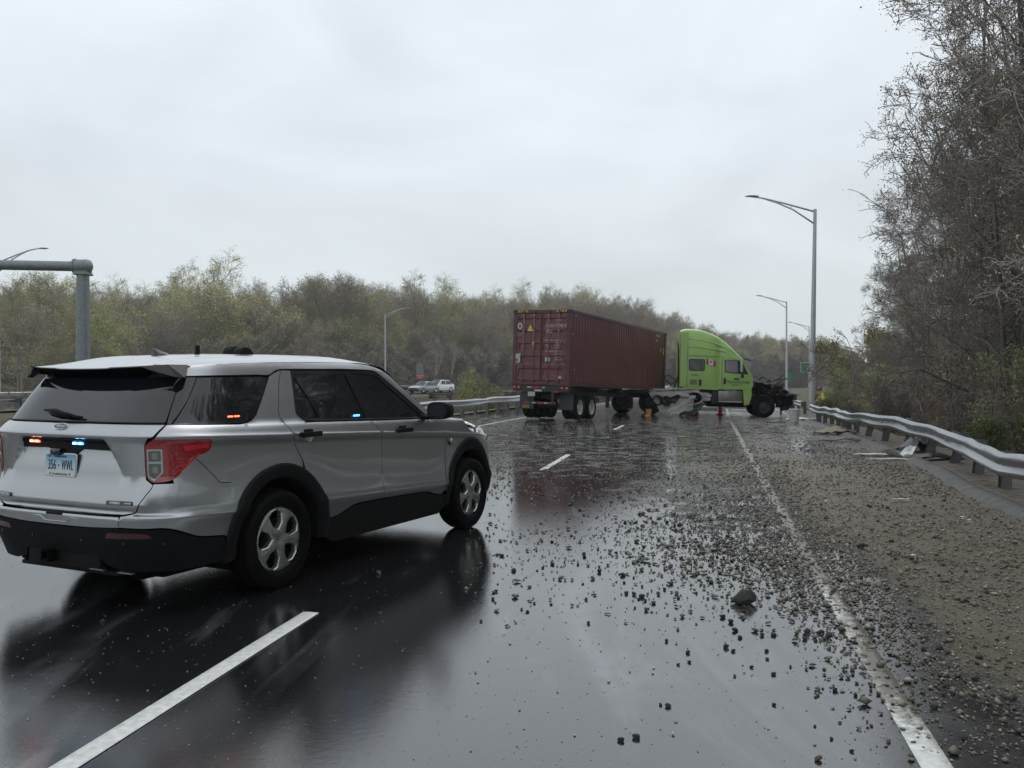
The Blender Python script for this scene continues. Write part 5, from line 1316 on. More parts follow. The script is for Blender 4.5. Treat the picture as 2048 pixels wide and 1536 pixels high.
g_ = blades('median_grass', pts, .20, .025, M['bush'], 6); g_['label'] = 'rough grass in the median left of the front guardrail'
# ------------------------------------------------------------------ container and trailer chassis
M['maroon'] = nmat('container_paint', (.15, .042, .048), .45, coat=.1, var=(.11, .034, .04), vscale=1.6, rvar=.08, bump=.002, bscale=12)
M['maroon2'] = nmat('container_frame', (.095, .027, .031), .45, var=(.06, .02, .022), vscale=3)
M['chassis'] = nmat('chassis_black', (.010, .011, .015), .55, var=(.02, .018, .018), vscale=4)
M['bar'] = nmat('lock_bar', (.26, .15, .15), .4, .3, var=(.15, .09, .09), vscale=8)
M['whitewheel'] = nmat('white_wheel', (.52, .52, .50), .45, var=(.36, .35, .33), vscale=9)
M['mudflap'] = nmat('mud_flap', (.035, .037, .042), .5)
M['ret'] = nmat('red_reflector', (.38, .012, .02), .35)
M['sticker'] = nmat('sticker', (.42, .44, .42), .5, var=(.28, .31, .30), vscale=30)
M['yellow'] = nmat('hazard_yellow', (.62, .50, .06), .5)
M['blk'] = nmat('hazard_black', (.012, .012, .012), .5)
M['pale'] = nmat('stencil_white', (.62, .57, .56), .55, var=(.42, .36, .36), vscale=14)
Ccon = dict(cx=2.1629, cz=33.2012, ct=.4737, roll=.0213, pit=-.0269, zb=1.3552)
def wheel_hd(parent, x, y, z, side, r=.50, w_=.28, mat_w=None, dual=True, rot=0, dish=-.04, rimr=.30):
    """truck wheel on parent's local axes: axle along y; side = sign of outward y"""
    T_ = Matrix.Translation((x, y, z)) @ Matrix.Rotation(R(-90) * side, 4, 'X') @ Matrix.Rotation(rot, 4, 'Z')
    o = empty('wheel', (0, 0, 0)); o.parent = parent; o.matrix_local = T_
    mb = MB()
    for k in range(2 if dual else 1):
        z0 = -k * (w_ + .06)
        mb.lathe([(rimr, z0 - w_ * .45), (rimr + .02, z0 - w_ * .5), (r * .84, z0 - w_ * .5), (r * .95, z0 - w_ * .44), (r, z0 - w_ * .3), (r * .985, z0 - .03), (r * .985, z0 + .03), (r, z0 + w_ * .3), (r * .95, z0 + w_ * .44), (r * .84, z0 + w_ * .5), (rimr + .02, z0 + w_ * .5), (rimr, z0 + w_ * .42)], 40)
    mb.build('tyre', M['rubber'], o, smooth=True, angle=40)
    mb = MB(); mb.lathe([(rimr, w_ * .45), (rimr - .015, w_ * .43), (rimr - .03, w_ * .2), (rimr * .80, dish - .04), (rimr * .72, dish - .05), (rimr * .45, dish + .0), (.10, dish), (.10, dish + .09), (.085, dish + .11), (0, dish + .115)], 32)
    rm = mb.build('rim', mat_w or M['whitewheel'], o, smooth=True, angle=35)
    mb = MB()
    for k in range(10):
        a = 2 * math.pi * k / 10; mb.lathe([(0, .03), (.014, .03), (.016, 0)], 6, Matrix.Translation((.14 * math.cos(a), .14 * math.sin(a), dish)))
    q_ = mb.build('lug_nuts', M['chassis'], rm); q_['kind'] = 'stuff'
    mb = MB()
    for k in range(5):
        a = 2 * math.pi * (k + .5) / 5; mb.lathe([(0, .004), (.035, .003)], 12, Matrix.Translation((rimr * .66 * math.cos(a), rimr * .66 * math.sin(a), dish - .028)))
    q_ = mb.build('hand_holes', M['blk'], rm); q_['kind'] = 'stuff'
    return o
def con_matrix():
    c = Ccon; ct, cr_, cp = c['ct'], c['roll'], c['pit']
    def f(a, b, h):
        b1 = b * math.cos(cr_) - h * math.sin(cr_); c1 = b * math.sin(cr_) + h * math.cos(cr_)
        a1 = a * math.cos(cp) - c1 * math.sin(cp); c2 = a * math.sin(cp) + c1 * math.cos(cp)
        return Vector((c['cx'] + a1 * math.sin(ct) - b1 * math.cos(ct), c['cz'] + a1 * math.cos(ct) + b1 * math.sin(ct), c['zb'] + c2))
    o = f(0, 0, 0); X, Y, Z = (f(1, 0, 0) - o), (f(0, 1, 0) - o), (f(0, 0, 1) - o)
    m = Matrix((X, Y, Z)).transposed().to_4x4(); m.translation = o; return m
def build_container():
    """local x forward from the door end, y to the left from the right side, z up from the floor frame"""
    root = empty('shipping_container', (0, 0, 0), 0, 'long maroon shipping container on the trailer, doors facing the camera', 'shipping container')
    root.matrix_world = con_matrix(); L_, W_, H_ = 12.19, 2.44, 2.9
    # frame
    for y in (.08, W_ - .08):
        MB().box((.09, y, H_ / 2), (.18, .16, H_ - .02), bev=.01).build('corner_post', M['maroon2'], root)
        MB().box((L_ - .09, y, H_ / 2), (.18, .16, H_ - .02), bev=.01).build('corner_post', M['maroon2'], root)
        MB().box((L_ / 2, y - (.03 if y < 1 else -.03), H_ - .05), (L_ - .36, .06, .10)).build('top_rail', M['maroon2'], root)
        MB().box((L_ / 2, y - (.03 if y < 1 else -.03), .08), (L_ - .36, .06, .16)).build('bottom_rail', M['maroon2'], root)
        for x in (.09, L_ - .09):
            for z in (.06, H_ - .06): MB().box((x, y, z), (.20, .18, .13), bev=.012).build('corner_casting', M['chassis'] if z > 1 else M['maroon2'], root)
    # corrugated sides
    for side, y in ((-1, .035), (1, W_ - .035)):
        xs = []; x = .18; p = .278; n = int((L_ - .36) / p)
        for i in range(n):
            x0 = .18 + i * (L_ - .36) / n; pp = (L_ - .36) / n
            xs += [(x0, 0), (x0 + pp * .26, 0), (x0 + pp * .5, .026), (x0 + pp * .76, .026)]
        xs.append((L_ - .18, 0)); rows = []
        for k in range(25):
            z = .16 + (H_ - .26) * k / 24; r = []
            for x, d in xs:
                dent = 0
                if side < 0:
                    dent = .07 * math.exp(-((x - 9.6) / .25) ** 2 - ((z - .55 - (9.6 - x) * .8) / .45) ** 2) + .05 * math.exp(-((x - 10.2 + z * .2) / .30) ** 2 - ((z - .9) / .6) ** 2) + .012 * math.sin(x * 2.1 + z * 3) * math.exp(-((x - 8) / 3) ** 2)
                r.append((x, y + (-side) * (d * (1 - min(1, dent * 6)) + dent) , z))
            rows.append(r)
        MB().grid(rows if side < 0 else [r[::-1] for r in rows]).build('side_wall', M['maroon'], root)
    rows = [[(x, y, H_ - .03 + (.02 if int(x / .28) % 2 else 0)) for y in (.05, W_ - .05)] for x in [.2 + i * .14 for i in range(85)]]
    MB().grid(rows).build('roof', M['maroon'], root)
    MB().box((L_ - .06, W_ / 2, H_ / 2), (.06, W_ - .3, H_ - .1)).build('front_wall', M['maroon'], root)
    MB().box((L_ / 2, W_ / 2, .09), (L_ - .3, W_ - .2, .12)).build('floor', M['chassis'], root)
    MB().box((.06, W_ / 2, H_ - .06), (.12, W_ - .32, .12)).build('door_header', M['maroon2'], root)
    MB().box((.06, W_ / 2, .08), (.12, W_ - .32, .16)).build('door_sill', M['maroon2'], root)
    # doors with pressed horizontal panels
    for s_, y0, y1 in ((0, .17, W_ / 2 - .01), (1, W_ / 2 + .01, W_ - .17)):
        rows = []; z0, z1 = .18, H_ - .14; prof = []
        bands = 5; hb = (z1 - z0 - .14) / bands
        zs = [(z0, 0), (z0 + .10, 0)]
        for i in range(bands):
            zb = z0 + .07 + i * hb; zs += [(zb + hb * .18, 0), (zb + hb * .26, .034), (zb + hb * .70, .034), (zb + hb * .80, 0)]
        zs += [(z1 - .05, 0), (z1, 0)]; zs.sort()
        for z, d in zs: rows.append([(.02, y0, z), (.02, y0 + .07, z), (.02 + d, y0 + .10, z), (.02 + d, y1 - .10, z), (.02, y1 - .07, z), (.02, y1, z)])
        d_o = MB().grid([r[::-1] for r in rows]).build('door', M['maroon'], root)
        MB().box((.004, (y1 if s_ == 0 else y0) + (-.02 if s_ == 0 else .02), H_ / 2), (.012, .03, H_ - .34)).build('door_seal', M['maroon2'], d_o)
        for yb in ((y0 + .30, y0 + .74) if s_ == 0 else (y1 - .74, y1 - .30)):
            b_ = MB(); b_.tube([(-.035, yb, .12), (-.035, yb, H_ - .06)], .017, 8); bo = b_.build('lock_rod', M['bar'], d_o, smooth=True)
            for z in (.20, .75, 1.45, 2.1, H_ - .20): MB().box((-.02, yb, z), (.05, .085, .07), bev=.006).build('rod_guide', M['bar'], bo)
            for z in (.13, H_ - .08): MB().box((-.03, yb, z), (.05, .10, .07), bev=.006).build('cam_keeper', M['maroon2'], bo)
            MB().box((-.055, yb + (.18 if s_ else -.18), .78), (.012, .36, .028), Matrix.Identity(4), bev=.004).build('door_handle', M['bar'], bo)
            MB().box((-.05, yb + (.22 if s_ else -.22), .82), (.02, .03, .09)).build('hasp', M['bar'], bo)
        for z in (.35, .95, 1.55, 2.15, 2.6): MB().box((-.004, y0 + .02 if s_ == 0 else y1 - .02, z), (.03, .10, .10), bev=.01).build('hinge', M['maroon2'], d_o)
    B_ = basis((0, -1, 0), (0, 0, 1))
    def T(s, size, y, z, al='LEFT', sx=.8, mt=None): text_obj('lettering', s, size, mt or M['pale'], root, (-.010, y, z), B_, .002, sx=sx, align=al)
    # right-hand door (y small = right): number etc
    T('FANU', .20, 1.02, 2.28, sx=.62); T('175842', .20, .66, 2.28, sx=.62); T('8', .20, .24, 2.28, sx=.62); T('45G1', .20, 1.02, 2.06, sx=.62)
    for i, (a, b) in enumerate((('MAX.GROSS', '32,500 KG'), ('', '71,650 LB'), ('TARE', '3,750 KG'), ('', '8,270 LB'), ('MAX.CARGO', '28,750 KG'), ('', '63,380 LB'), ('CU.CAP.', '76.4 CU.M'), ('', '2,700 CU.FT'))):
        z = 1.72 - i * .094 - (.05 if i > 3 else 0) - (.04 if i > 5 else 0)
        if a: T(a, .080, 1.05, z)
        T(b, .080, .64, z)
    T('1CC', .09, .62, 2.50, sx=1.6); 
    for nm, y, z, w_, h_, mt in (('sticker', 2.20, 1.02, .20, .36, M['sticker']), ('sticker', .92, .98, .21, .14, M['sticker']), ('sticker', .40, .30, .15, .11, M['sticker']), ('sticker', 1.55, 1.60, .10, .13, M['yellow'])):
        MB().box((-.012, y, z), (.006, w_, h_)).build(nm, mt, root)
    P_ = Matrix(((0, 0, 1, 0), (-1, 0, 0, 0), (0, 1, 0, 0), (0, 0, 0, 1)))
    MB().prism([(-2.15 + .105 * math.cos(R(a)), 2.28 + .125 * math.sin(R(a))) for a in range(0, 360, 15)], -.014, -.008, P_).build('round_mark', M['pale'], root)
    MB().prism([(-2.15 + .055 * math.cos(R(a)), 2.28 + .07 * math.sin(R(a))) for a in range(0, 360, 15)], -.018, -.015, P_).build('round_mark_centre', M['maroon'], root)
    T('22', .07, 2.15, 2.28, 'CENTER', 1, M['pale'])
    T('TIR TEST', .075, 2.25, 1.98); T('ACEP', .075, 2.25, 1.90)
    t_ = MB().prism([(-1.80, 2.08), (-1.56, 2.08), (-1.68, 2.34)], -.052, -.046, P_).build('warning_triangle', M['yellow'], root)
    MB().prism([(-1.67, 2.22), (-1.70, 2.16), (-1.68, 2.16), (-1.70, 2.11), (-1.65, 2.18), (-1.67, 2.18)], -.056, -.053, P_).build('lettering', M['blk'], t_)
    # hazard stripes on the header
    for y0 in (.20, 1.85):
        h_ = MB().box((-.002, y0 + .20, H_ - .05), (.008, .46, .085)).build('hazard_panel', M['blk'], root)
        for k in range(4):
            yy = y0 + .02 + k * .115; MB().prism([(-yy - .05, H_ - .09), (-yy, H_ - .09), (-yy + .05, H_ - .01), (-yy, H_ - .01)], -.012, -.008, P_).build('hazard_stripe', M['yellow'], h_)
    # side marks near the front
    BS = basis((1, 0, 0), (0, 0, 1))
    for s, x, z, sz in (('FANU 175842', 10.6, 2.66, .17), ('45G1', 10.6, 2.42, .17)):
        text_obj('lettering', s, sz, M['pale'], root, (x, .028, z), BS, .002, sx=.6, align='LEFT')
    MB().box((11.85, .03, 1.95), (.14, .008, .34)).build('sticker', M['yellow'], root); MB().box((11.35, .028, 2.0), (.14, .008, .16)).build('sticker', M['sticker'], root)
    MB().box((10.4, .028, 2.05), (.10, .008, .22)).build('scuff', M['bar'], root)
    for x, z in ((.55, 2.72), (.30, 1.98), (.55, .62)): MB().box((x, .02, z), (.07, .03, .05)).build('vent', M['sticker'], root)
    # ---------------- chassis: its own thing
    tr = empty('container_trailer', (0, 0, 0), 0, 'black skeletal trailer chassis carrying the maroon container, white rear wheels', 'trailer')
    tr.matrix_world = con_matrix()
    for y in (.72, W_ - .72): MB().box((5.9, y, -.22), (11.6, .10, .34)).build('frame_rail', M['chassis'], tr)
    for x in (.25, 3.2, 6, 9, 11.6): MB().box((x, W_ / 2, -.12), (.16, W_ - .08, .18)).build('cross_member', M['chassis'], tr)
    MB().box((.10, W_ / 2, -.14), (.12, W_ - .04, .26), bev=.01).build('rear_bolster', M['chassis'], tr)
    for y in (.10, .30, 2.14, 2.34):
        MB().lathe([(0, .02), (.055, .018), (.062, 0), (.062, -.03)], 18, Matrix.Translation((.035, y, -.12)) @ Matrix.Rotation(R(-90), 4, 'Y')).build('tail_lamp', M['redlens2'], tr, smooth=True)
    for z, ys in ((-.10, ((1.60, 1.78, 1), (1.22, 1.60, 0), (1.02, 1.14, 1))), (-.70, ((1.90, 1.72, 0), (1.56, 1.42, 1), (1.30, 1.10, 0), (1.05, .92, 1), (.90, .74, 0)))):
        for a, b, wv in ys: MB().box((.028 if z > -.5 else .055, (a + b) / 2, z), (.012, abs(a - b), .05)).build('reflective_tape', M['sticker'] if wv else M['ret'], tr)
    MB().box((.028, .55, -.26), (.012, .22, .045)).build('reflective_tape', M['ret'], tr)
    MB().box((.10, W_ / 2, -.70), (.10, 1.34, .10), bev=.01).build('underride_bar', M['chassis'], tr)
    for y in (.70, 1.72): MB().box((.10, y, -.44), (.08, .09, .50)).build('guard_upright', M['chassis'], tr)
    MB().box((.02, 1.58, -.36), (.02, .30, .17)).build('trailer_plate', M['sticker'], tr)
    MB().box((.035, 1.30, -.22), (.02, .30, .06)).build('maker_strip', M['pale'], tr)
    for y in (.36, W_ - .36):
        MB().box((.62, y, -.62), (.015, .60, .66), bev=.004).build('mud_flap', M['mudflap'], tr)
    MB().box((.60, W_ - .36, -.86), (.02, .30, .14)).build('flap_mark', nmat('faded_yellow', (.22, .17, .05), .6), tr)
    zc = .50 - 1.33
    for x in (1.32, 2.55):
        zz = zc - .0
        wheel_hd(tr, x, .19, zz, -1, rot=x); wheel_hd(tr, x, W_ - .19, zz, 1, rot=x * 2)
        MB().tube([(x, .2, zz), (x, W_ - .2, zz)], .07, 10).build('axle', M['chassis'], tr)
    MB().box((2.6, W_ / 2, -.45), (2.8, 1.0, .18)).build('suspension', M['chassis'], tr)
    for y in (.62, W_ - .62):
        MB().box((8.9, y, -.58), (.13, .13, .72)).build('landing_leg', M['chassis'], tr)
        MB().box((8.9, y, -.95), (.26, .26, .03)).build('leg_foot', M['sticker'], tr)
    MB().tube([(3.9, .8, -.55), (4.9, .8, -.55)], .12, 14).build('air_tank', M['bar'], tr, smooth=True, angle=50)
    MB().box((4.6, .30, -.08), (.8, .06, .05)).build('light_bracket', M['sticker'], tr)
build_container()

# ------------------------------------------------------------------ wrecked tractor
M['lime'] = nmat('lime_paint', (.33, .52, .14), .36, coat=.4, var=(.29, .46, .125), vscale=2, rvar=.05)
M['limed'] = nmat('dark_green_panel', (.05, .075, .035), .5, var=(.02, .03, .018), vscale=4)
M['wreck'] = nmat('wreck_metal', (.05, .05, .055), .5, .5, var=(.010, .010, .012), vscale=7)
M['wreckl'] = nmat('wreck_grey', (.42, .41, .37), .5, 0, var=(.17, .165, .15), vscale=1.3)
M['rust'] = nmat('rusty_brown', (.13, .065, .045), .7, var=(.05, .03, .025), vscale=8)
M['tank'] = nmat('tank_aluminium', (.30, .29, .28), .38, .8, var=(.20, .20, .19), vscale=3)
def build_tractor():
    hd = R(-6)
    gz0 = -.25
    gz0 = -.10
    root = empty('truck_tractor', (6.2, 43.7, gz0), hd, 'lime green sleeper tractor wrecked across the road, its bonnet torn off', 'truck')
    root.rotation_euler = (0, R(1.4), hd)
    # local x forward, y left (away from camera), z up ; outline in (x, z)
    def prof(pts): return [(x, z) for x, z in pts]
    W_ = 1.22
    # cab body as a lofted shell: for each x a half-section
    top = [(2.06, 4.10), (2.16, 4.20), (2.4, 4.22), (2.9, 4.19), (3.3, 4.09), (3.7, 3.92), (4.1, 3.67), (4.45, 3.36), (4.75, 3.06), (5.02, 2.80)]
    def sec(x, ztop, wmul=1., zlow=1.30):
        """section points from lower right around over the roof"""
        o = []; w_ = W_ * wmul; wt = w_ * .86
        zs = zlow
        pts = [(w_ * .985, zs), (w_, zs + .25), (w_, 2.3), (w_ * .985, min(2.85, ztop - .25)), (wt * 1.04, ztop - .22), (wt * .96, ztop - .07), (wt * .80, ztop - .01), (wt * .35, ztop + .03)]
        return [(x, -y, z) for y, z in pts] + [(x, y, z) for y, z in pts[::-1]]
    rows = [sec(2.06, 4.10, .90), sec(2.12, 4.17, .97)] + [sec(x, z) for x, z in ((2.3, 4.21), (2.6, 4.21), (2.95, 4.18), (3.3, 4.09), (3.6, 3.97))] + [sec(3.74, 3.90, .985), sec(3.84, 3.85, .95), sec(3.94, 3.79, .948), sec(4.02, 3.73, .975), sec(4.2, 3.60), sec(4.45, 3.37)]
    rows += [sec(4.7, 3.12, .985), sec(4.92, 2.92, .97), sec(5.06, 2.80, .955)]
    mb = MB(); mb.grid([r[::-1] for r in rows]); mb.add(rows[0], [list(range(16))]); cab = mb.build('cab', M['lime'], root, smooth=True, angle=28)
    # a crease line and side fairing lines: raised strips
    for pts in ([(2.2, 3.34), (3.0, 3.31), (3.8, 3.20), (4.5, 3.02), (4.95, 2.86)], [(2.2, 3.72), (3.0, 3.66), (3.7, 3.50), (4.3, 3.25), (4.7, 3.02)]):
        for s_ in (-1, 1):
            P = []
            for i in range(len(pts)):
                x, z = pts[i]; zt_ = lerp(x, top); w0 = W_ * (1 if z < 2.9 else 1 - .12 * (z - 2.85) / max(.3, zt_ - 3.0)) * (1 if x < 4.5 else .985)
                P.append((x, s_ * (w0 - .0), z))
            MB().tube(P, [.012, .022, .028, .022, .01], 8).build('fairing_ridge', M['lime'], cab, smooth=True)
    # lower front of the cab: door area continues to the cowl
    for s_ in (-1, 1):
        P = [(5.04, 2.84), (5.30, 2.28), (5.45, 2.02), (5.50, 1.50), (5.42, 1.36), (5.46, 1.05), (5.34, .62), (5.10, .55), (5.03, 1.30), (4.95, 1.30), (4.95, 2.8)]
        T_ = Matrix(((1, 0, 0, 0), (0, 0, 1, 0), (0, 1, 0, 0), (0, 0, 0, 1)))
        MB().prism(P, s_ * (W_ - .09), s_ * (W_ - .012), T_).build('cowl_side', M['lime'], root)
        y = s_ * (W_ + .002)
        def plate(nm, poly, mt, o_=.0, th=.012, par=root):
            pl_ = rpoly(poly); a, b = (s_ * (W_ + o_), s_ * (W_ + o_ + th)); return MB().prism(pl_, min(a, b), max(a, b), T_).build(nm, mt, par)
        plate('rear_fairing', [(2.02, 1.40), (2.04, 4.02), (2.38, 4.06), (2.34, 2.9), (2.30, 1.42)], M['lime'], -.03, .045)
        plate('seam', [(2.35, 1.36), (2.37, 3.32), (2.382, 3.32), (2.365, 1.36)], M['blk'], .001, .004)
        plate('seam', [(2.37, 2.905), (4.1, 2.90), (4.1, 2.885), (2.37, 2.89)], M['limed'], -.003, .004)
        f_ = plate('window_frame', [(2.43, 2.17, .08), (3.20, 2.17, .08), (3.20, 2.74, .08), (2.43, 2.74, .08)], M['blk'], .0, .012)
        plate('sleeper_window', [(2.46, 2.20, .07), (3.17, 2.20, .07), (3.17, 2.71, .07), (2.46, 2.71, .07)], M['glass'], .008, .008)
        lk = plate('locker_door', [(2.40, 1.42, .1), (3.10, 1.42, .05), (3.10, 1.82, .05), (2.40, 1.82, .03)], M['lime'], .002, .014)
        for k in range(9): plate('vent_slat', [(2.50, 1.50 + k * .030), (2.86, 1.50 + k * .030), (2.86, 1.514 + k * .030), (2.50, 1.514 + k * .030)], M['limed'], .016, .006, lk)
        plate('grab_recess', [(2.93, 1.46, .02), (3.06, 1.46, .02), (3.06, 1.76, .02), (2.93, 1.76, .02)], M['blk'], .015, .006, lk)
        plate('skirt_strip', [(2.40, 1.30), (3.86, 1.27), (3.84, 1.36), (2.40, 1.40)], M['lime'], .01, .02)
        dr = plate('door', [(4.05, 1.33, .04), (4.02, 2.82, .06), (4.92, 2.80, .10), (5.06, 2.72, .06), (5.34, 2.14, .05), (5.40, 1.85), (5.38, 1.36, .04)], M['lime'], -.006, .02)
        plate('window_rubber', [(4.14, 2.12, .04), (4.13, 2.73, .05), (4.78, 2.73, .03), (4.98, 2.60, .03), (5.26, 2.05, .03)], M['blk'], .012, .010, dr)
        plate('window', [(4.18, 2.15, .04), (4.17, 2.70, .04), (4.74, 2.70, .03), (4.76, 2.13, .02)], nmat('cab_window', (.16, .15, .16), .06, var=(.22, .21, .24), vscale=1.5) if s_ < 0 else M['glass'], .02, .008, dr)
        plate('vent_window', [(4.82, 2.12), (4.80, 2.68), (4.93, 2.58), (5.20, 2.08)], M['darkglass'], .02, .008, dr)
        plate('door_handle', [(4.10, 1.56, .04), (4.20, 1.56, .04), (4.20, 1.86, .04), (4.10, 1.86, .04)], M['blk'], .014, .02, dr)
        plate('seam', [(4.015, 1.33), (3.995, 2.84), (4.01, 2.84), (4.03, 1.33)], M['limed'], .001, .004)
        # mirror
        MB().box((4.90, s_ * (W_ + .22), 2.46), (.12, .20, .62), bev=.05).build('mirror', M['whitewheel'], root, smooth=True, angle=40)
        MB().tube([(4.95, s_ * (W_ + .0), 2.85), (4.93, s_ * (W_ + .2), 2.80)], .025, 6).tube([(5.0, s_ * W_, 2.02), (4.93, s_ * (W_ + .2), 2.14)], .025, 6).build('mirror_arm', M['blk'], root, smooth=True)
        MB().lathe([(0, .05), (.07, .045), (.09, 0)], 14, Matrix.Translation((4.98, s_ * W_, 1.96)) @ Matrix.Rotation(R(-90) * s_, 4, 'X')).build('step_light', M['blk'], root, smooth=True)
    # visor, windscreen, cowl
    MB().grid([[(5.02, y, 2.86), (5.20, y * .99, 2.80), (5.42, y * .97, 2.72), (5.40, y * .97, 2.69), (5.18, y, 2.74)] for y in [-1.16 + i * .29 for i in range(9)]]).build('sun_visor', M['lime'], root, smooth=True, angle=50)
    MB().grid([[(5.06 + .08 * (1 - (y / 1.1) ** 2), y, 2.74), (5.30 + .10 * (1 - (y / 1.1) ** 2), y, 2.30), (5.48 + .12 * (1 - (y / 1.1) ** 2), y, 1.98)] for y in [-1.12 + i * .28 for i in range(9)]]).build('windscreen', M['glass'], root, smooth=True)
    MB().box((5.2, 0, 1.60), (.5, 2.2, .7), bev=.05).build('firewall', M['wreck'], root)
    # Canadian flag decal on the sleeper, torn at the hoist end
    y0 = -(W_ + .004)
    T_ = Matrix(((1, 0, 0, 0), (0, 0, 1, 0), (0, 1, 0, 0), (0, 0, 0, 1)))
    fl = MB().prism([(3.28, 2.50), (3.30, 2.77), (3.68, 2.72), (3.70, 2.40)], y0 - .004, y0, T_).build('flag_decal', M['signwhite'], root)
    MB().prism([(3.27, 2.52), (3.28, 2.78), (3.36, 2.77), (3.36, 2.62), (3.39, 2.55), (3.37, 2.49)], y0 - .007, y0 - .0045, T_).build('flag_bar', M['signred'], fl)
    MB().prism([(3.57, 2.74), (3.60, 2.60), (3.58, 2.44), (3.66, 2.36), (3.72, 2.50), (3.70, 2.66)], y0 - .007, y0 - .0045, T_).build('flag_bar', M['signred'], fl)
    leaf = [(0, -.09), (.008, -.04), (.05, -.05), (.04, -.03), (.08, .0), (.065, .012), (.07, .04), (.045, .03), (.02, .055), (.03, .02), (0, .09)]
    leaf = leaf[:-1] + [(0, .095)] + [(-x, y) for x, y in leaf[::-1][1:]]
    MB().prism([(3.475 + x * .8, 2.62 + y) for x, y in leaf[:-1]], y0 - .007, y0 - .0045, T_).build('maple_leaf', M['signred'], fl)
    BS = basis((1, 0, 0), (0, 0, 1))
    dk = M['navy']
    text_obj('lettering', 'TRANSWOW', .19, M['blk'], root, (4.72, y0 - .016, 1.66), BS, .003, sx=.95, shear=.2)
    text_obj('lettering', 'C', .19, M['blk'], root, (5.26, y0 - .016, 1.66), BS, .003, shear=.2)
    text_obj('lettering', 'TRANSPORT INC.', .075, M['blk'], root, (4.75, y0 - .016, 1.53), BS, .003)
    MB().prism([(4.58, 1.78), (4.86, 1.78), (4.84, 1.86), (4.60, 1.86)], y0 - .018, y0 - .014, T_).build('lettering', M['blk'], root)
    text_obj('lettering', 'ProStar', .10, M['blk'], root, (2.74, y0 - .004, 1.97), BS, .003)
    # exhaust/rear pipes
    MB().tube([(1.98, -.9, 1.2), (1.95, -.92, 3.2), (1.90, -.92, 3.6)], [.035, .035, .02], 8).build('rear_stanchion', M['blk'], root, smooth=True)
    for k, pts in enumerate(([(1.98, -.7, 1.9), (1.7, -.6, 1.5), (1.35, -.5, 1.75), (1.2, -.4, 1.9)], [(1.98, -.5, 1.75), (1.6, -.5, 1.05), (1.25, -.4, 1.5), (1.5, -.35, 1.95), (1.98, -.3, 1.6)], [(1.98, -.3, 1.7), (1.75, -.55, 1.1), (1.5, -.7, 1.25)])):
        P = [Vector(p) for p in pts]; Q = []
        for i in range(len(P) - 1):
            for j in range(6):
                t = j / 6; a = P[max(0, i - 1)]; b = P[i]; c = P[i + 1]; d = P[min(len(P) - 1, i + 2)]
                Q.append(.5 * ((2 * b) + (c - a) * t + (2 * a - 5 * b + 4 * c - d) * t * t + (3 * b - a - 3 * c + d) * t ** 3))
        Q.append(P[-1]); MB().tube(Q, .022, 6).build('air_hose', M['blk'], root, smooth=True)
    # chassis rails, tank, steps
    for y in (-.42, .42): MB().box((3.0, y, .92), (7.4, .09, .28)).build('frame_rail', M['wreck'], root)
    MB().box((4.45, -.92, 1.00), (1.18, .50, .52), bev=.10).build('fuel_tank', M['tank'], root, smooth=True, angle=40)
    MB().box((4.45, -1.19, .72), (1.14, .06, .05), bev=.01).build('tank_step', M['whitewheel'], root)
    MB().box((3.72, -.95, .95), (.30, .48, .70), bev=.04).build('battery_box', M['wreck'], root)
    MB().box((4.3, -.2, .62), (1.9, 1.3, .34), bev=.08).build('gearbox', M['under'], root, angle=40)
    MB().tube([(4.45, .92, 1.0), (3.2, .92, 1.0)], .3, 16).build('far_tank', M['tank'], root, smooth=True, angle=40)
    # drive axles under the container nose
    for x in (-.70, .68):
        for s_ in (-1, 1): wheel_hd(root, x, s_ * 1.02, .52, s_, r=.52, mat_w=M['wreck'], rot=x)
        MB().tube([(x, -.9, .52), (x, .9, .52)], .10, 10).build('axle', M['wreck'], root)
        MB().lathe([(0, -.2), (.2, -.15), (.25, 0), (.2, .15), (0, .2)], 16, Matrix.Translation((x, 0, .52))).build('differential', M['wreck'], root, smooth=True)
    MB().box((.1, 0, 1.14), (1.0, .9, .10), bev=.03).build('fifth_wheel', M['wreck'], root)
    # front axle, wheel turned a little
    for s_ in (-1, 1):
        o = wheel_hd(root, 6.05, s_ * 1.04, .52, s_, r=.52, w_=.29, dual=False, mat_w=nmat('dull_wheel', (.10, .10, .10), .5, .6, var=(.05, .05, .05), vscale=8) if s_ < 0 else M['wreck'], dish=.05, rimr=.29)
    MB().tube([(6.05, -.95, .50), (6.05, .95, .50)], .09, 8).build('axle', M['wreck'], root)
    # smashed engine bay
    rg = random.Random(5)
    MB().box((6.0, 0, 1.22), (1.5, .95, .85), bev=.12).build('engine_block', M['wreck'], root, angle=40)
    for k in range(46):
        x = rg.uniform(5.45, 7.15); y = rg.uniform(-1.1, .7); zt = lerp(x, [(5.4, 2.15), (5.8, 1.75), (6.4, 1.55), (7.2, 1.40)]); z = rg.uniform(.85, zt)
        d = [rg.uniform(.08, .42), rg.uniform(.06, .35), rg.uniform(.04, .28)]
        T_ = Matrix.Translation((x, y, z)) @ Matrix.Rotation(rg.uniform(-.9, .9), 4, 'Y') @ Matrix.Rotation(rg.uniform(0, 3), 4, 'Z')
        MB().box((0, 0, 0), d, T_, bev=.015).build('engine_part', rg.choice([M['wreck'], M['wreck'], M['under'], M['chassis'], M['wreckl']]), root)
    for k in range(22):
        p = Vector((rg.uniform(5.4, 7.0), rg.uniform(-1.15, .5), rg.uniform(.9, 1.9))); Q = [p]
        for j in range(4): p = p + Vector((rg.gauss(0, .16), rg.gauss(0, .12), rg.gauss(0, .14))); p.z = min(2.15, max(.5, p.z)); Q.append(p)
        MB().tube(Q, rg.uniform(.012, .035), 6).build('torn_hose', rg.choice([M['blk'], M['wreck']]), root, smooth=True)
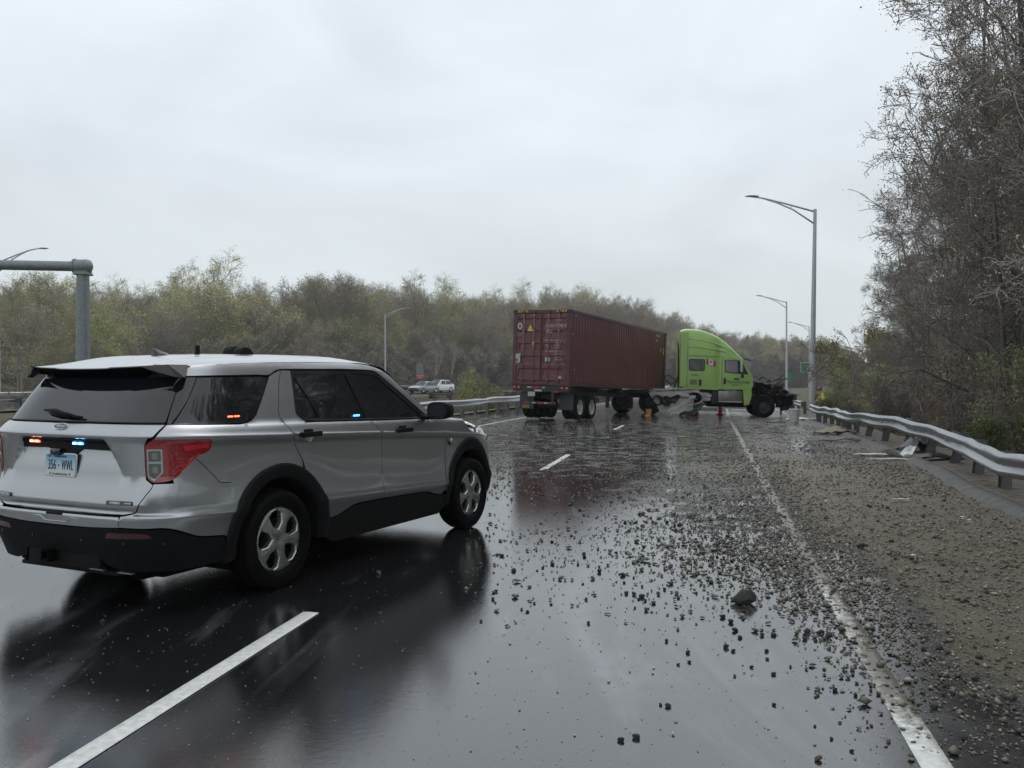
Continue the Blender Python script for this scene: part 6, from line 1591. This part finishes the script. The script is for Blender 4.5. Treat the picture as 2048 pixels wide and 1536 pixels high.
    MB().tube([(6.05 + .60 * math.cos(R(a)), -1.05, .52 + .62 * math.sin(R(a))) for a in range(15, 170, 12)], .045, 6).build('fender_edge', M['under'], root, smooth=True)
    def sheet(nm, pts, mt, th=.012, par=root, noise=.03, seed=1, sub=5):
        """crumpled sheet from a quad of 3d corners"""
        r_ = random.Random(seed); A, B, C_, D_ = [Vector(p) for p in pts]; rows = []
        for i in range(sub + 1):
            u = i / sub; r2 = []
            for j in range(sub + 1):
                v = j / sub; p = A.lerp(B, u).lerp(D_.lerp(C_, u), v); r2.append(p + Vector((r_.gauss(0, noise), r_.gauss(0, noise), r_.gauss(0, noise))))
            rows.append(r2)
        n = (B - A).cross(D_ - A).normalized() * th
        mb = MB(); mb.grid(rows); mb.grid([[p - n for p in r2][::-1] for r2 in rows])
        return mb.build(nm, mt, par, smooth=True, angle=40)
    sheet('bumper_remnant', [(6.5, -1.22, 1.05), (7.45, -1.1, 1.12), (7.35, -.95, .62), (6.65, -1.1, .50)], M['under'], noise=.02, seed=2)
    sheet('bumper_remnant', [(6.6, -1.2, .9), (7.5, -.9, .8), (7.3, -.7, .45), (6.9, -1.0, .30)], M['wreck'], noise=.03, seed=9)
    sheet('torn_panel', [(5.5, -1.24, 1.75), (6.3, -1.2, 1.50), (6.5, -.9, 1.25), (5.6, -1.2, 1.15)], M['under'], noise=.04, seed=3)
    sheet('torn_panel', [(6.2, -1.2, 1.45), (7.2, -1.1, 1.28), (7.1, -.8, 1.12), (6.4, -1.15, 1.15)], M['wreck'], noise=.05, seed=4)
    sheet('radiator_scrap', [(6.75, -.6, 1.72), (7.05, -.55, 1.68), (7.05, -.5, 1.25), (6.75, -.6, 1.20)], M['rust'], noise=.03, seed=5)
    # torn side fairings trailing on the road between trailer and cab
    sheet('torn_fairing', [(.55, -1.5, 1.06), (2.6, -1.45, 1.20), (1.9, -1.65, .35), (1.15, -1.7, .10)], M['wreckl'], noise=.035, seed=11, sub=7)
    sheet('torn_fairing', [(1.6, -1.72, .55), (2.75, -1.55, 1.0), (2.65, -1.75, .30), (1.5, -1.85, .02)], M['wreckl'], noise=.03, seed=12, sub=6)
    sheet('torn_fairing', [(.9, -1.62, .95), (2.1, -1.6, .95), (1.8, -1.7, .55), (1.2, -1.72, .45)], M['wreck'], noise=.05, seed=13, sub=6)
    sheet('torn_fairing', [(2.35, -1.5, .62), (3.3, -1.35, .60), (2.7, -1.6, .06), (2.0, -1.75, .03)], M['limed'], noise=.03, seed=14, sub=6)
    sheet('torn_fairing', [(2.45, -1.35, 1.22), (3.55, -1.25, 1.05), (3.45, -1.35, .72), (2.5, -1.5, .85)], M['wreckl'], noise=.03, seed=15, sub=5)
    MB().tube([(2.7 + .42 * math.cos(R(a)), -1.48, .86 + .30 * math.sin(R(a))) for a in range(0, 360, 20)], .05, 8, closed=True).build('headlamp_opening', M['wreckl'], root, smooth=True)
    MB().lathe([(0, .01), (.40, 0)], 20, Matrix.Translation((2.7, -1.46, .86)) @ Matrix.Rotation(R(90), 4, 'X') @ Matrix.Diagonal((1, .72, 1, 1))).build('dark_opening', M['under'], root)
    MB().tube([(.3, -1.15, 1.25), (1.2, -1.25, 1.22), (2.0, -1.2, 1.30)], .035, 8).build('bright_rail', M['whitewheel'], root, smooth=True)
    MB().tube([(.35, -.9, 1.12), (.9, -1.0, 1.10)], .03, 8).build('bright_rail', M['whitewheel'], root, smooth=True)
    MB().tube([(.95 + .22 * math.cos(R(a)), -1.74, .72 + .22 * math.sin(R(a))) for a in range(0, 360, 24)], .03, 6, closed=True).build('hose_ring', M['under'], root, smooth=True)
build_tractor()

# ------------------------------------------------------------------ loose debris
def gp_(px, py):  # ground point under a pixel of the 2048 photo, on the banked road
    D = 1745.8 * 1.587 / max(1, (py - 758.7))
    for _ in range(8):
        x = (px - 1024) / 1745.8 * D; D = 1745.8 * (1.587 - gz(x, D)) / (py - 758.7)
    return (px - 1024) / 1745.8 * D, D
def crumple(name, label, cat, px, py, w_, d_, h_, mt, seed, group=None, rz=0, bend=.3, th=.02, sub=8):
    x, D = gp_(px, py); r_ = random.Random(seed); rows = []
    root_ = None; 
    for i in range(sub + 1):
        u = i / sub - .5; row = []
        for j in range(sub + 1):
            v = j / sub - .5; k = (1 - .6 * abs(v)) * (1 - .25 * abs(u) * r_.random())
            row.append((u * w_ * k, v * d_ * (1 - .5 * abs(u)), .02 + h_ * (bend * (2 * u) ** 2 + (1 - bend) * math.exp(-(u * 4) ** 2) * (1 - abs(v))) + r_.gauss(0, h_ * .08)))
        rows.append(row)
    mb = MB(); mb.grid(rows); mb.grid([[(a, b, c - th) for a, b, c in r][::-1] for r in rows])
    o = mb.build(name, mt, None, smooth=True, angle=40); o.location = (x, D, gz(x, D) + .012); o.rotation_euler = (0, 0, rz)
    return tag(o, label, cat, group)
M['whited'] = nmat('white_debris', (.62, .62, .60), .4, var=(.45, .45, .43), vscale=8)
M['blackd'] = nmat('black_debris', (.012, .013, .014), .4)
M['tan'] = nmat('tan_debris', (.24, .20, .13), .6, var=(.14, .12, .08), vscale=9)
crumple('debris', 'flat white panel strip, left of the two on the shoulder', 'debris', 1750, 912, .95, .22, .05, M['whited'], 1, rz=-.1)
crumple('debris', 'curled white panel piece in front of the black scrap on the shoulder', 'debris', 1800, 916, 1.05, .34, .20, M['whited'], 2, rz=.5, bend=.9)
crumple('debris', 'thin white strip lying under the curled white piece', 'debris', 1793, 922, 1.1, .10, .04, M['whited'], 3, rz=-.15)
crumple('debris', 'dark grey torn panel standing by the guardrail posts', 'debris', 1832, 905, 1.1, .5, .42, M['post'], 4, rz=.2, bend=.1)
crumple('debris', 'black torn plastic scrap beside the guardrail', 'debris', 1868, 921, 1.35, .35, .16, M['blackd'], 5, rz=-.1, bend=.15)
crumple('debris', 'tan torn scrap by the guardrail posts', 'debris', 1670, 868, 1.5, .8, .24, M['tan'], 6, rz=.3, bend=.2)
crumple('debris', 'black bent strip next to the tan scrap', 'debris', 1690, 883, 1.5, .25, .10, M['blackd'], 7, rz=-.2, bend=.1)
crumple('debris', 'small black scrap near the truck front wheel', 'debris', 1554, 846, .9, .5, .12, M['blackd'], 8, bend=.1)
crumple('debris', 'crumpled white piece on the shoulder beyond the white bucket', 'debris', 1603, 841, 1.6, .6, .16, M['whited'], 9, bend=.3)
crumple('debris', 'thin pale slat lying on the muddy shoulder, left one', 'debris', 1683, 989, .32, .05, .015, M['tan'], 10, rz=.1)
crumple('debris', 'thin pale slat lying on the muddy shoulder, right one', 'debris', 1802, 1003, .28, .05, .015, M['whited'], 12, rz=-.1)
for i, (px, py) in enumerate(((1926, 1040), (1939, 1046), (1652, 1007), (1535, 976), (1261, 913), (1827, 1118))):
    crumple('debris', 'tiny white chip on the road', 'debris', px, py, .06, .04, .02, M['whited'], 20 + i, group='tiny white chips on the road')
# white bucket, yellow box, road-side things under the cab
x, D = gp_(1589, 845)
root = empty('plastic_bucket', (x, D, gz(x, D)), 0, 'dented white plastic bucket standing by the guardrail end', 'bucket')
MB().lathe([(0, 0), (.17, 0), (.175, .02), (.20, .50), (.22, .52), (.22, .56), (.20, .57), (.19, .54)], 20).build('body', M['whited'], root, smooth=True, angle=40)
MB().tube([(.21 * math.cos(R(a)), .02, .52 - .16 * math.sin(R(a))) for a in range(0, 181, 15)], .008, 5).build('handle', M['post'], root, smooth=True)
x, D = gp_(1297, 829)
root = empty('plastic_crate', (x, D, gz(x, D)), .2, 'small orange-yellow plastic box by the torn fairing', 'box'); root.scale = (.68, .68, .8)
MB().box((0, 0, .16), (.33, .3, .30), bev=.02, taper=(1.1, 1.1)).build('body', nmat('orange_plastic', (.62, .26, .03), .4), root)
MB().box((0, 0, .32), (.36, .33, .025), bev=.008).build('rim', nmat('orange_plastic_rim', (.66, .32, .05), .4), root)
crumple('debris', 'white scrap under the orange-yellow box', 'debris', 1293, 831, .40, .2, .03, M['whited'], 31)
M['pink'] = nmat('fluorescent_pink', (.85, .06, .12), .45, emit=(.9, .05, .12), estr=.0)
M['orangef'] = nmat('fluorescent_orange', (.85, .09, .05), .45)
x, D = gp_(1440, 829)
root = empty('traffic_cone', (x, D, gz(x, D)), 0, 'fluorescent pink road cone seen under the cab, right one', 'traffic cone')
MB().lathe([(.15, .03), (.13, .06), (.05, .66), (.035, .70), (0, .70)], 16).build('body', M['pink'], root, smooth=True, angle=50)
MB().box((0, 0, .02), (.38, .38, .04), bev=.01).build('base', M['blk'], root)
x, D = gp_(1393, 829)
root = empty('flare_cone', (x, D, gz(x, D)), .3, 'tipped orange and white cone lying on its side under the cab', 'traffic cone')
T_ = Matrix.Translation((0, 0, .14)) @ Matrix.Rotation(R(-98), 4, 'Y')
MB().lathe([(.16, 0), (.04, .55), (0, .58)], 16, T_).build('body', M['orangef'], root, smooth=True, angle=50)
MB().lathe([(.125, .14), (.098, .26)], 16, T_ @ Matrix.Translation((0, 0, -.003)) @ Matrix.Diagonal((1.03, 1.03, 1, 1))).build('band', M['whited'], root, smooth=True)
MB().box((0, 0, 0), (.36, .36, .03), T_, bev=.01).build('base', M['whited'], root)
# pale road barrier piece lying behind the cab
x, D = gp_(1440, 824)
root = empty('fallen_sign_pole', (x, D + 4, gz(x, D + 4)), R(-3), 'pale fallen tube lying on the road behind the wrecked cab', 'pole')
MB().tube([(-2.2, 0, .12), (2.6, .2, .12)], .09, 8).build('tube', M['lamp'], root, smooth=True, angle=50)
MB().box((2.5, .2, .16), (.5, .35, .28), bev=.08).build('end_box', M['whited'], root)
x, D = 14.6, 46.5
root = empty('folding_table', (x, D, gz(x, D)), R(10), 'flat white slab standing on legs behind the wrecked engine by the guardrail end', 'table')
MB().box((0, 0, 1.12), (1.0, .8, .05), Matrix.Rotation(R(6), 4, 'Y'), bev=.01).build('sheet', M['sticker'], root)
MB().box((0, 0, .92), (.9, .7, .32), bev=.02).build('frame', M['post'], root)
MB().box((-.3, 0, .45), (.08, .08, .9)).build('leg', M['post'], root); MB().box((.3, 0, .45), (.08, .08, .9)).build('leg', M['post'], root)

# ------------------------------------------------------------------ cars on the other carriageway
def small_car(px, D, rz, label, paint, low=False):
    x = (px - 1024) / 1745.8 * D
    root = empty('white_car' if not low else 'grey_car', (x, D, terr(x, D) + .06), rz, label, 'car')
    L_, W_, H_ = (4.6, 1.84, 1.66) if not low else (4.6, 1.8, 1.45)
    # body loft: sections along x (front at +x)
    def sec(x, w_, z0, zb): return [(x, -w_ * .96, z0), (x, -w_, z0 + .18), (x, -w_, zb - .12), (x, -w_ * .94, zb), (x, -w_ * .5, zb + .03), (x, w_ * .5, zb + .03), (x, w_ * .94, zb), (x, w_, zb - .12), (x, w_, z0 + .18), (x, w_ * .96, z0)]
    hw = W_ / 2; S_ = [(-2.28, .80, .45, .95), (-2.2, .93, .32, 1.0), (-1.5, 1, .25, 1.03), (0, 1, .25, 1.0), (1.0, 1, .25, .98), (1.5, 1, .27, .95), (2.05, .95, .30, .86), (2.28, .78, .35, .70)]
    rows = [sec(a, b * hw, c, d * (1 if not low else .92)) for a, b, c, d in S_]
    mb = MB(); mb.grid([r[::-1] for r in rows]); mb.add(rows[0], [list(range(10))]); mb.add(rows[-1], [list(range(10))[::-1]]); mb.build('body', paint, root, smooth=True, angle=45)
    k = 1 if not low else .88
    G = [(-2.15, .70, .98 * k), (-1.75, .74, 1.35 * k), (-1.4, .72, H_ - .06), (-.2, .72, H_), (.35, .70, H_ - .04), (1.15, .78, .98 * k)]
    rows = [[(a, -hw * .93, .95 * k), (a, -hw * b * 1.12, (c + .95 * k) / 2), (a, -hw * b, c - .03), (a, -hw * b * .7, c), (a, hw * b * .7, c), (a, hw * b, c - .03), (a, hw * b * 1.12, (c + .95 * k) / 2), (a, hw * .93, .95 * k)] for a, b, c in G]
    MB().grid([r[::-1] for r in rows]).build('greenhouse', paint, root, smooth=True, angle=30)
    # windscreen and side glass, slightly proud
    MB().grid([[(1.16, -hw * .80, .99 * k), (1.22, 0, 1.0 * k), (1.16, hw * .80, .99 * k)], [(.42, -hw * .66, H_ - .055), (.48, 0, H_ - .04), (.42, hw * .66, H_ - .055)]]).build('windscreen', M['darkglass'], root)
    for s_ in (-1, 1):
        P = [(-1.75, 1.03 * k), (-1.45, (H_ - .16)), (.25, H_ - .14), (.85, 1.04 * k)]
        mb = MB(); v = [(a, s_ * hw * (.965 if c < 1.2 else .80), c) for a, c in P]; mb.add(v, [[0, 1, 2, 3] if s_ > 0 else [3, 2, 1, 0]]); mb.build('side_window', M['glass'], root)
        MB().box((-.35, s_ * hw * .9, 1.25 * k), (.09, .10, .62 * k)).build('pillar', paint, root)
        MB().box((.85, s_ * (hw + .10), 1.06 * k), (.16, .22, .14), bev=.04).build('mirror', paint, root)
        MB().box((2.16, s_ * hw * .70, .72 * k), (.16, .38, .14), bev=.04).build('headlight', M['clearlens'], root)
        for a in (-1.38, 1.42):
            w_ = empty('wheel', (a, s_ * (hw - .10), .34)); w_.parent = root
            Q = Matrix.Rotation(R(-90) * s_, 4, 'X')
            MB().lathe([(.22, .1), (.33, .11), (.345, .06), (.345, -.1), (.2, -.1)], 24, Q).build('tyre', M['rubber'], w_, smooth=True, angle=40)
            MB().lathe([(0, .09), (.1, .085), (.22, .10)], 10, Q).build('rim', M['alloy'], w_)
    MB().box((2.27, 0, .56 * k), (.05, 1.2, .24), bev=.02).build('grille', M['blk'], root)
    MB().box((2.24, 0, .32), (.1, 1.5, .14), bev=.03).build('lower_bumper', M['blackplastic'], root)
    return root
small_car(878, 116, R(-125), 'white suv driving towards the camera on the other carriageway', nmat('white_car_paint', (.72, .73, .74), .25, coat=1))
small_car(848, 108, R(-118), 'low silver-grey car ahead of the white suv, half hidden by the median barrier', nmat('grey_car_paint', (.26, .29, .31), .25, .3, coat=1), True)

# ------------------------------------------------------------------ firefighter behind the guardrail
M['coat'] = nmat('turnout_coat', (.26, .175, .065), .8, var=(.17, .11, .045), vscale=9, bump=.01, bscale=14)
M['skin'] = nmat('skin', (.36, .20, .14), .55)
M['helmet'] = nmat('helmet', (.02, .02, .022), .35)
M['lmtrim'] = nmat('reflective_trim', (.55, .60, .12), .4)
def skin_body(name, pts, edges, rad, mat, parent):
    me = bpy.data.meshes.new(name); me.from_pydata(pts, edges, []); o = bpy.data.objects.new(name, me); col.objects.link(o); o.parent = parent
    m = o.modifiers.new('skin', 'SKIN'); 
    for i, r_ in enumerate(rad): me.skin_vertices[0].data[i].radius = (r_, r_) if not isinstance(r_, tuple) else r_
    me.skin_vertices[0].data[0].use_root = True
    s_ = o.modifiers.new('sub', 'SUBSURF'); s_.levels = 2; s_.render_levels = 2
    me.materials.append(mat)
    for p in me.polygons: p.use_smooth = True
    bpy.context.view_layer.update()
    new = bpy.data.meshes.new_from_object(o.evaluated_get(bpy.context.evaluated_depsgraph_get()))
    o.modifiers.clear(); o.data = new
    new.polygons.foreach_set('use_smooth', [True] * len(new.polygons))
    return o
def firefighter():
    D = 50.5; x = (1645 - 1024) / 1745.8 * D
    root = empty('person', (x, D, terr(x, D) - .10), R(95), 'firefighter in tan turnout coat and dark helmet bending behind the guardrail', 'person')
    # local x = facing direction, y = left ; leaning forward
    P = [(0, 0, .95), (.08, 0, 1.18), (.20, 0, 1.38), (.27, 0, 1.47), (.33, 0, 1.53),
         (.22, .20, 1.40), (.40, .27, 1.17), (.58, .16, 1.05), (.22, -.20, 1.40), (.38, -.28, 1.16), (.60, -.18, 1.02),
         (0, .11, .88), (.10, .14, .50), (-.02, .15, .10), (.12, .16, .04), (0, -.11, .88), (.02, -.15, .48), (-.10, -.16, .10), (.04, -.17, .04),
         (.66, .13, 1.02), (.68, -.15, .99)]
    E = [(0, 1), (1, 2), (2, 3), (3, 4), (2, 5), (5, 6), (6, 7), (7, 19), (2, 8), (8, 9), (9, 10), (10, 20), (0, 11), (11, 12), (12, 13), (13, 14), (0, 15), (15, 16), (16, 17), (17, 18)]
    rd = [(.17, .15), (.19, .15), (.20, .14), .07, .06, .085, .065, .05, .085, .065, .05, .11, .085, .07, .05, .11, .085, .07, .05, .04, .04]
    b_ = skin_body('body', P, E, rd, M['coat'], root)
    h = MB(); h.lathe([(0, -.12), (.05, -.115), (.072, -.07), (.082, 0), (.080, .05), (.05, .10), (0, .115)], 18, Matrix.Translation((.40, 0, 1.60)) @ Matrix.Rotation(R(25), 4, 'Y') @ Matrix.Diagonal((1.15, .95, 1, 1))); h.build('head', M['skin'], root, smooth=True)
    MB().box((.495, 0, 1.575), (.03, .03, .045), bev=.01).build('nose', M['skin'], root)
    T_ = Matrix.Translation((.38, 0, 1.63)) @ Matrix.Rotation(R(25), 4, 'Y')
    MB().lathe([(.142, -.01), (.140, .005), (.122, .02), (.118, .08), (.08, .13), (0, .15)], 24, T_ @ Matrix.Diagonal((1.25, 1, 1, 1))).build('helmet', M['helmet'], root, smooth=True, angle=50)
    for s_ in (1, -1):
        for k in range(5):
            y0 = s_ * (.14 + (k - 2) * .014); ln = [.05, .075, .085, .078, .06][k]
            MB().tube([(.69, y0, .99), (.72, y0, .965), (.715 + ln * .3, y0, .965 - ln * .6)], [.011, .010, .008], 6).build('finger', M['helmet'], root, smooth=True)
    MB().lathe([(.205, 0), (.21, .025), (.205, .05)], 20, Matrix.Translation((.10, 0, 1.12)) @ Matrix.Rotation(R(20), 4, 'Y')).build('reflective_band', M['lmtrim'], root, smooth=True)
    MB().tube([(-.12, 0, 1.05), (.0, 0, 1.42)], .085, 12).build('air_cylinder', M['lmtrim'], root, smooth=True, angle=50)
    MB().lathe([(0, -.11), (.08, -.07), (.11, 0), (.08, .07), (0, .11)], 14, Matrix.Translation((.70, .05, .95))).build('white_bundle', M['whited'], root, smooth=True)
firefighter()

# ------------------------------------------------------------------ stones and gravel
M['stone'] = nmat('wet_stone', (.036, .034, .030), .35, var=(.022, .021, .020), vscale=14, bump=.006, bscale=60)
M['stonel'] = nmat('pale_stone', (.16, .15, .13), .45, var=(.08, .075, .065), vscale=16, bump=.006, bscale=60)
M['stoneb'] = nmat('brown_stone', (.17, .12, .07), .5, var=(.07, .05, .035), vscale=14, bump=.006, bscale=60)
def rock_mesh(seed, mat, sub=2, rough=.22):
    r_ = random.Random(seed); bm = bmesh.new(); bmesh.ops.create_icosphere(bm, subdivisions=sub, radius=1)
    pl_ = [(Vector((r_.gauss(0, 1), r_.gauss(0, 1), r_.gauss(0, 1))).normalized(), r_.uniform(.55, .9)) for _ in range(9)]
    for v in bm.verts:
        for n, d in pl_:
            k = v.co.dot(n)
            if k > d: v.co -= n * (k - d)
        v.co += Vector((r_.gauss(0, 1), r_.gauss(0, 1), r_.gauss(0, 1))) * .025
        v.co.z *= .72; v.co.x *= 1.15
    me = bpy.data.meshes.new('stone'); bm.to_mesh(me); bm.free(); me.materials.append(mat); me.polygons.foreach_set('use_smooth', [True] * len(me.polygons)); me.set_sharp_from_angle(angle=R(28)); return me
RM = [rock_mesh(i, M['stone'] if i < 6 else (M['stonel'] if i < 8 else M['stoneb'])) for i in range(9)]
def stone(px, py, w_px, label, group=None, k=None, flat=1, wide=1, rz=None):
    x, D = gp_(px, py); s_ = w_px / 1745.8 * D / 2 / 1.1; k = rn.randrange(6) if k is None else k
    o = bpy.data.objects.new('rock' if w_px > 40 else 'stone', RM[k]); col.objects.link(o)
    o.location = (x, D, gz(x, D) + s_ * .52 * flat); o.scale = (s_ * wide, s_ * .9, s_ * flat); o.rotation_euler = (rn.uniform(-.2, .2), rn.uniform(-.2, .2), rn.uniform(0, 6.28) if rz is None else rz)
    return tag(o, label, 'rock' if w_px > 40 else 'stone', group)
stone(1488, 1207, 50, 'largest dark rock lying on the wet right lane', k=0, flat=1.0, wide=1.0, rz=-.25)
stone(1722, 1098, 22, 'dark lump of stone sitting in the muddy gravel of the shoulder', k=2)
stone(1027, 1143, 12, 'dark stone right of the suv front wheel reflection')
stone(1242, 1484, 15, 'left stone of the pair at the bottom of the wet lane', k=1)
stone(1273, 1478, 17, 'right stone of the pair at the bottom of the wet lane', k=3)
stone(1638, 1522, 19, 'brown-topped stone at the bottom edge near the solid white line', k=8)
stone(757, 1148, 13, 'pale stone on the dark road beside the suv', k=6)
stone(204, 1244, 10, 'pale chip on the dark road left of the suv rear wheel', k=6)
stone(760, 1228, 9, 'small pale stone below the suv front door', k=7)
stone(962, 1244, 9, 'small dark stone on the edge of the suv reflection', k=4)
for px, py, w_ in ((1199, 1145, 13), (1284, 1195, 13), (1268, 1190, 12), (1120, 1160, 10), (1105, 1130, 9), (1055, 1225, 8), (1177, 1248, 10), (1376, 1307, 12), (1334, 1284, 11), (1379, 1326, 10), (1357, 1331, 8), (1467, 1304, 11),
                   (1446, 1236, 13), (1462, 1246, 14), (1471, 1263, 14), (1481, 1277, 12), (1452, 1296, 16), (1504, 1336, 9), (1470, 1354, 9), (1615, 1266, 15), (1610, 1280, 14), (1658, 1276, 20), (1686, 1264, 14), (1711, 1290, 16), (1548, 1272, 14), (1671, 1383, 13), (1549, 1412, 10),
                   (1322, 1412, 9), (1337, 1415, 14), (1631, 1455, 8), (1664, 1480, 10), (1705, 1505, 10), (1787, 1413, 12), (1880, 1300, 18), (1960, 1318, 16), (1952, 1362, 16), (1869, 1418, 20), (1930, 1480, 16), (1825, 1120, 14)):
    stone(px, py, w_, 'loose dark stone of fist size on the wet road', 'loose stones on the wet road')
cnt = 0
while cnt < 240:
    px = rn.uniform(985, 2040); py = 1010 + rn.random() ** 1.2 * 400
    x, D = gp_(px, py); t = x - Rl(D)
    dens = sstep(-3.6, -1.2, t) * (1 if D > 6 else sstep(-1.5, .3, t))
    if py > 1260 and t < -.6: dens *= .12
    if rn.random() > dens: continue
    if px < 1030 and 960 < py < 1080: continue
    stone(px, py, rn.uniform(5.5, 11) * (1.15 if py > 1150 else 1), 'small loose dark stone on the wet road', 'small loose stones on the wet road', k=rn.choice([0, 1, 2, 3, 4, 5, 5, 7]))
    cnt += 1
def gravel(n, seed, smin, smax, dens, name, label, mat, xr=(-4.6, 3.1), Dr=(3.2, 44), pw=1.0):
    rng = np.random.default_rng(seed); out_ = []
    need = n
    while need > 0:
        # uniform in picture height so near and far get a similar cover
        u = rng.random(need * 2); py = 800 + (1536 - 800) * u ** pw
        D = 1745.8 * 1.6 / (py - 757); px = rng.uniform(930 if name != 'road_sparkle' else 0, 2048, need * 2); x = (px - 1024) / 1745.8 * D
        for a, b in zip(x, D):
            t = a - Rl(b)
            if t > 2.95 or b > Dr[1] or b < Dr[0]: continue
            if rng.random() < dens(a, b, t): out_.append((a, b)); need -= 1
            if need <= 0: break
    P = np.array([(a, b, gz(a, b)) for a, b in out_]); k = len(P)
    s = rng.uniform(smin, smax, (k, 1)) * rng.uniform(.5, 1.3, (k, 1))
    oc = np.array([(1, 0, 0), (-1, 0, 0), (0, 1, 0), (0, -1, 0), (0, 0, 1), (0, 0, -.6)], dtype=float)
    V = oc[None] * (1 + rng.normal(size=(k, 6, 1)) * .22) + rng.normal(size=(k, 6, 3)) * .16
    ang = rng.uniform(0, 6.28, k); c, sn = np.cos(ang)[:, None], np.sin(ang)[:, None]
    X = V[:, :, 0] * 1.2 * c - V[:, :, 1] * sn; Y = V[:, :, 0] * 1.2 * sn + V[:, :, 1] * c; Z = V[:, :, 2] * .75
    V = np.stack([X, Y, Z + .45], 2) * s[:, None] + P[:, None]
    tri = np.array([(0, 2, 4), (2, 1, 4), (1, 3, 4), (3, 0, 4), (2, 0, 5), (1, 2, 5), (3, 1, 5), (0, 3, 5)])
    F = (tri[None] + (np.arange(k) * 6)[:, None, None]).reshape(-1, 3)
    o = fast_mesh(name, V.reshape(-1, 3), F, mat); return tag(o, label, 'gravel', kind='stuff')
def dens1(x, D, t):
    d = sstep(-3.4, -.3, t + .35 * math.sin(D * .9) + (1.2 * sstep(12, 20, D))) * sstep(3.6, 8, D + 2.0 * sstep(-.5, .8, t))
    if t < -.4: d *= .25 + .75 * sstep(5.4, 8.5, D)
    if t < -.4 and D < 5.4: d *= .10
    d = d * (.35 + .65 * sstep(-1.8, -.2, t)) * (1 - .62 * sstep(.1, .7, t))
    d = max(d, .55 * sstep(13, 20, D) * sstep(-8.2, -6.0, t))
    cl = .55 + .45 * math.sin(x * 3.1 + math.sin(D * 1.7) * 2) * math.sin(D * 2.3 + x)
    d *= .16 + .84 * sstep(4.5, 9.5, D)
    return min(1, .02 * sstep(5, 8, D) + d * (.45 + .55 * cl))
def dens2(x, D, t): return dens1(x, D, t) * sstep(-1.2, .3, t)
def gmat(nm, cols, r):
    g = leafmat(nm, cols, 1.0); b = g.node_tree.nodes['Principled BSDF']; b.inputs['Roughness'].default_value = r; b.inputs['Specular IOR Level'].default_value = .5; return g
gA = gmat('gravel_stones', [(.06, .054, .043), (.13, .115, .09), (.028, .026, .022), (.26, .235, .19), (.08, .07, .054)], .5)
gB = gmat('grit', [(.17, .15, .11), (.09, .08, .062), (.29, .26, .195), (.05, .045, .036)], .75)
gravel(17000, 3, .004, .013, dens1, 'gravel', 'dark gravel scattered over the wet lane and shoulder', gA)
def dens3(x, D, t): return sstep(10, 16, D) * (.45 + .55 * sstep(-4.5, -1, t)) * (1 - .6 * sstep(30, 40, D)) * (.5 + .5 * math.sin(x * 1.9 + D * .7) * math.sin(D * 1.1 - x))
gravel(9000, 33, .010, .022, dens3, 'far_gravel', 'dark lumps scattered over the wet road in front of the truck', gA, pw=3.0)
gravel(900, 43, .002, .0045, lambda x, D, t: 1 if D < 8 else 0, 'road_sparkle', 'tiny pale grains added as sparkle on the dark wet lane', gmat('pale_grains', [(.4, .4, .37), (.3, .3, .28), (.5, .48, .44)], .4))  # pale grains put in to imitate the sparkle of wet asphalt
gravel(3200, 13, .013, .024, dens1, 'coarse_gravel', 'coarser dark lumps among the gravel on the road', gA)
gravel(7000, 23, .003, .009, lambda x, D, t: .01 * sstep(3, 6, D) + .5 * sstep(10, 18, D), 'light_grit', 'pale wet grit sprinkled over the left part of the road', gmat('pale_grit', [(.30, .29, .26), (.18, .17, .15), (.42, .40, .36)], .4))
gravel(15000, 4, .003, .010, dens2, 'fine_gravel', 'fine mud and grit spread over the muddy right shoulder', gB)

# ------------------------------------------------------------------ wet air: far things fade a little
hz = MB().box((0, 190, 16), (900, 560, 44)).build('haze', None); hz.data.materials.clear()
hm = bpy.data.materials.new('haze_air'); hm.use_nodes = True; t = hm.node_tree; t.nodes.clear()
o_ = t.nodes.new('ShaderNodeOutputMaterial'); v_ = t.nodes.new('ShaderNodeVolumePrincipled'); v_.inputs['Color'].default_value = (.93, .95, .97, 1); v_.inputs['Density'].default_value = .00042; v_.inputs['Anisotropy'].default_value = .2
t.links.new(v_.outputs[0], o_.inputs['Volume']); hz.data.materials.append(hm); tag(hz, 'thin wet haze over the motorway', kind='stuff')
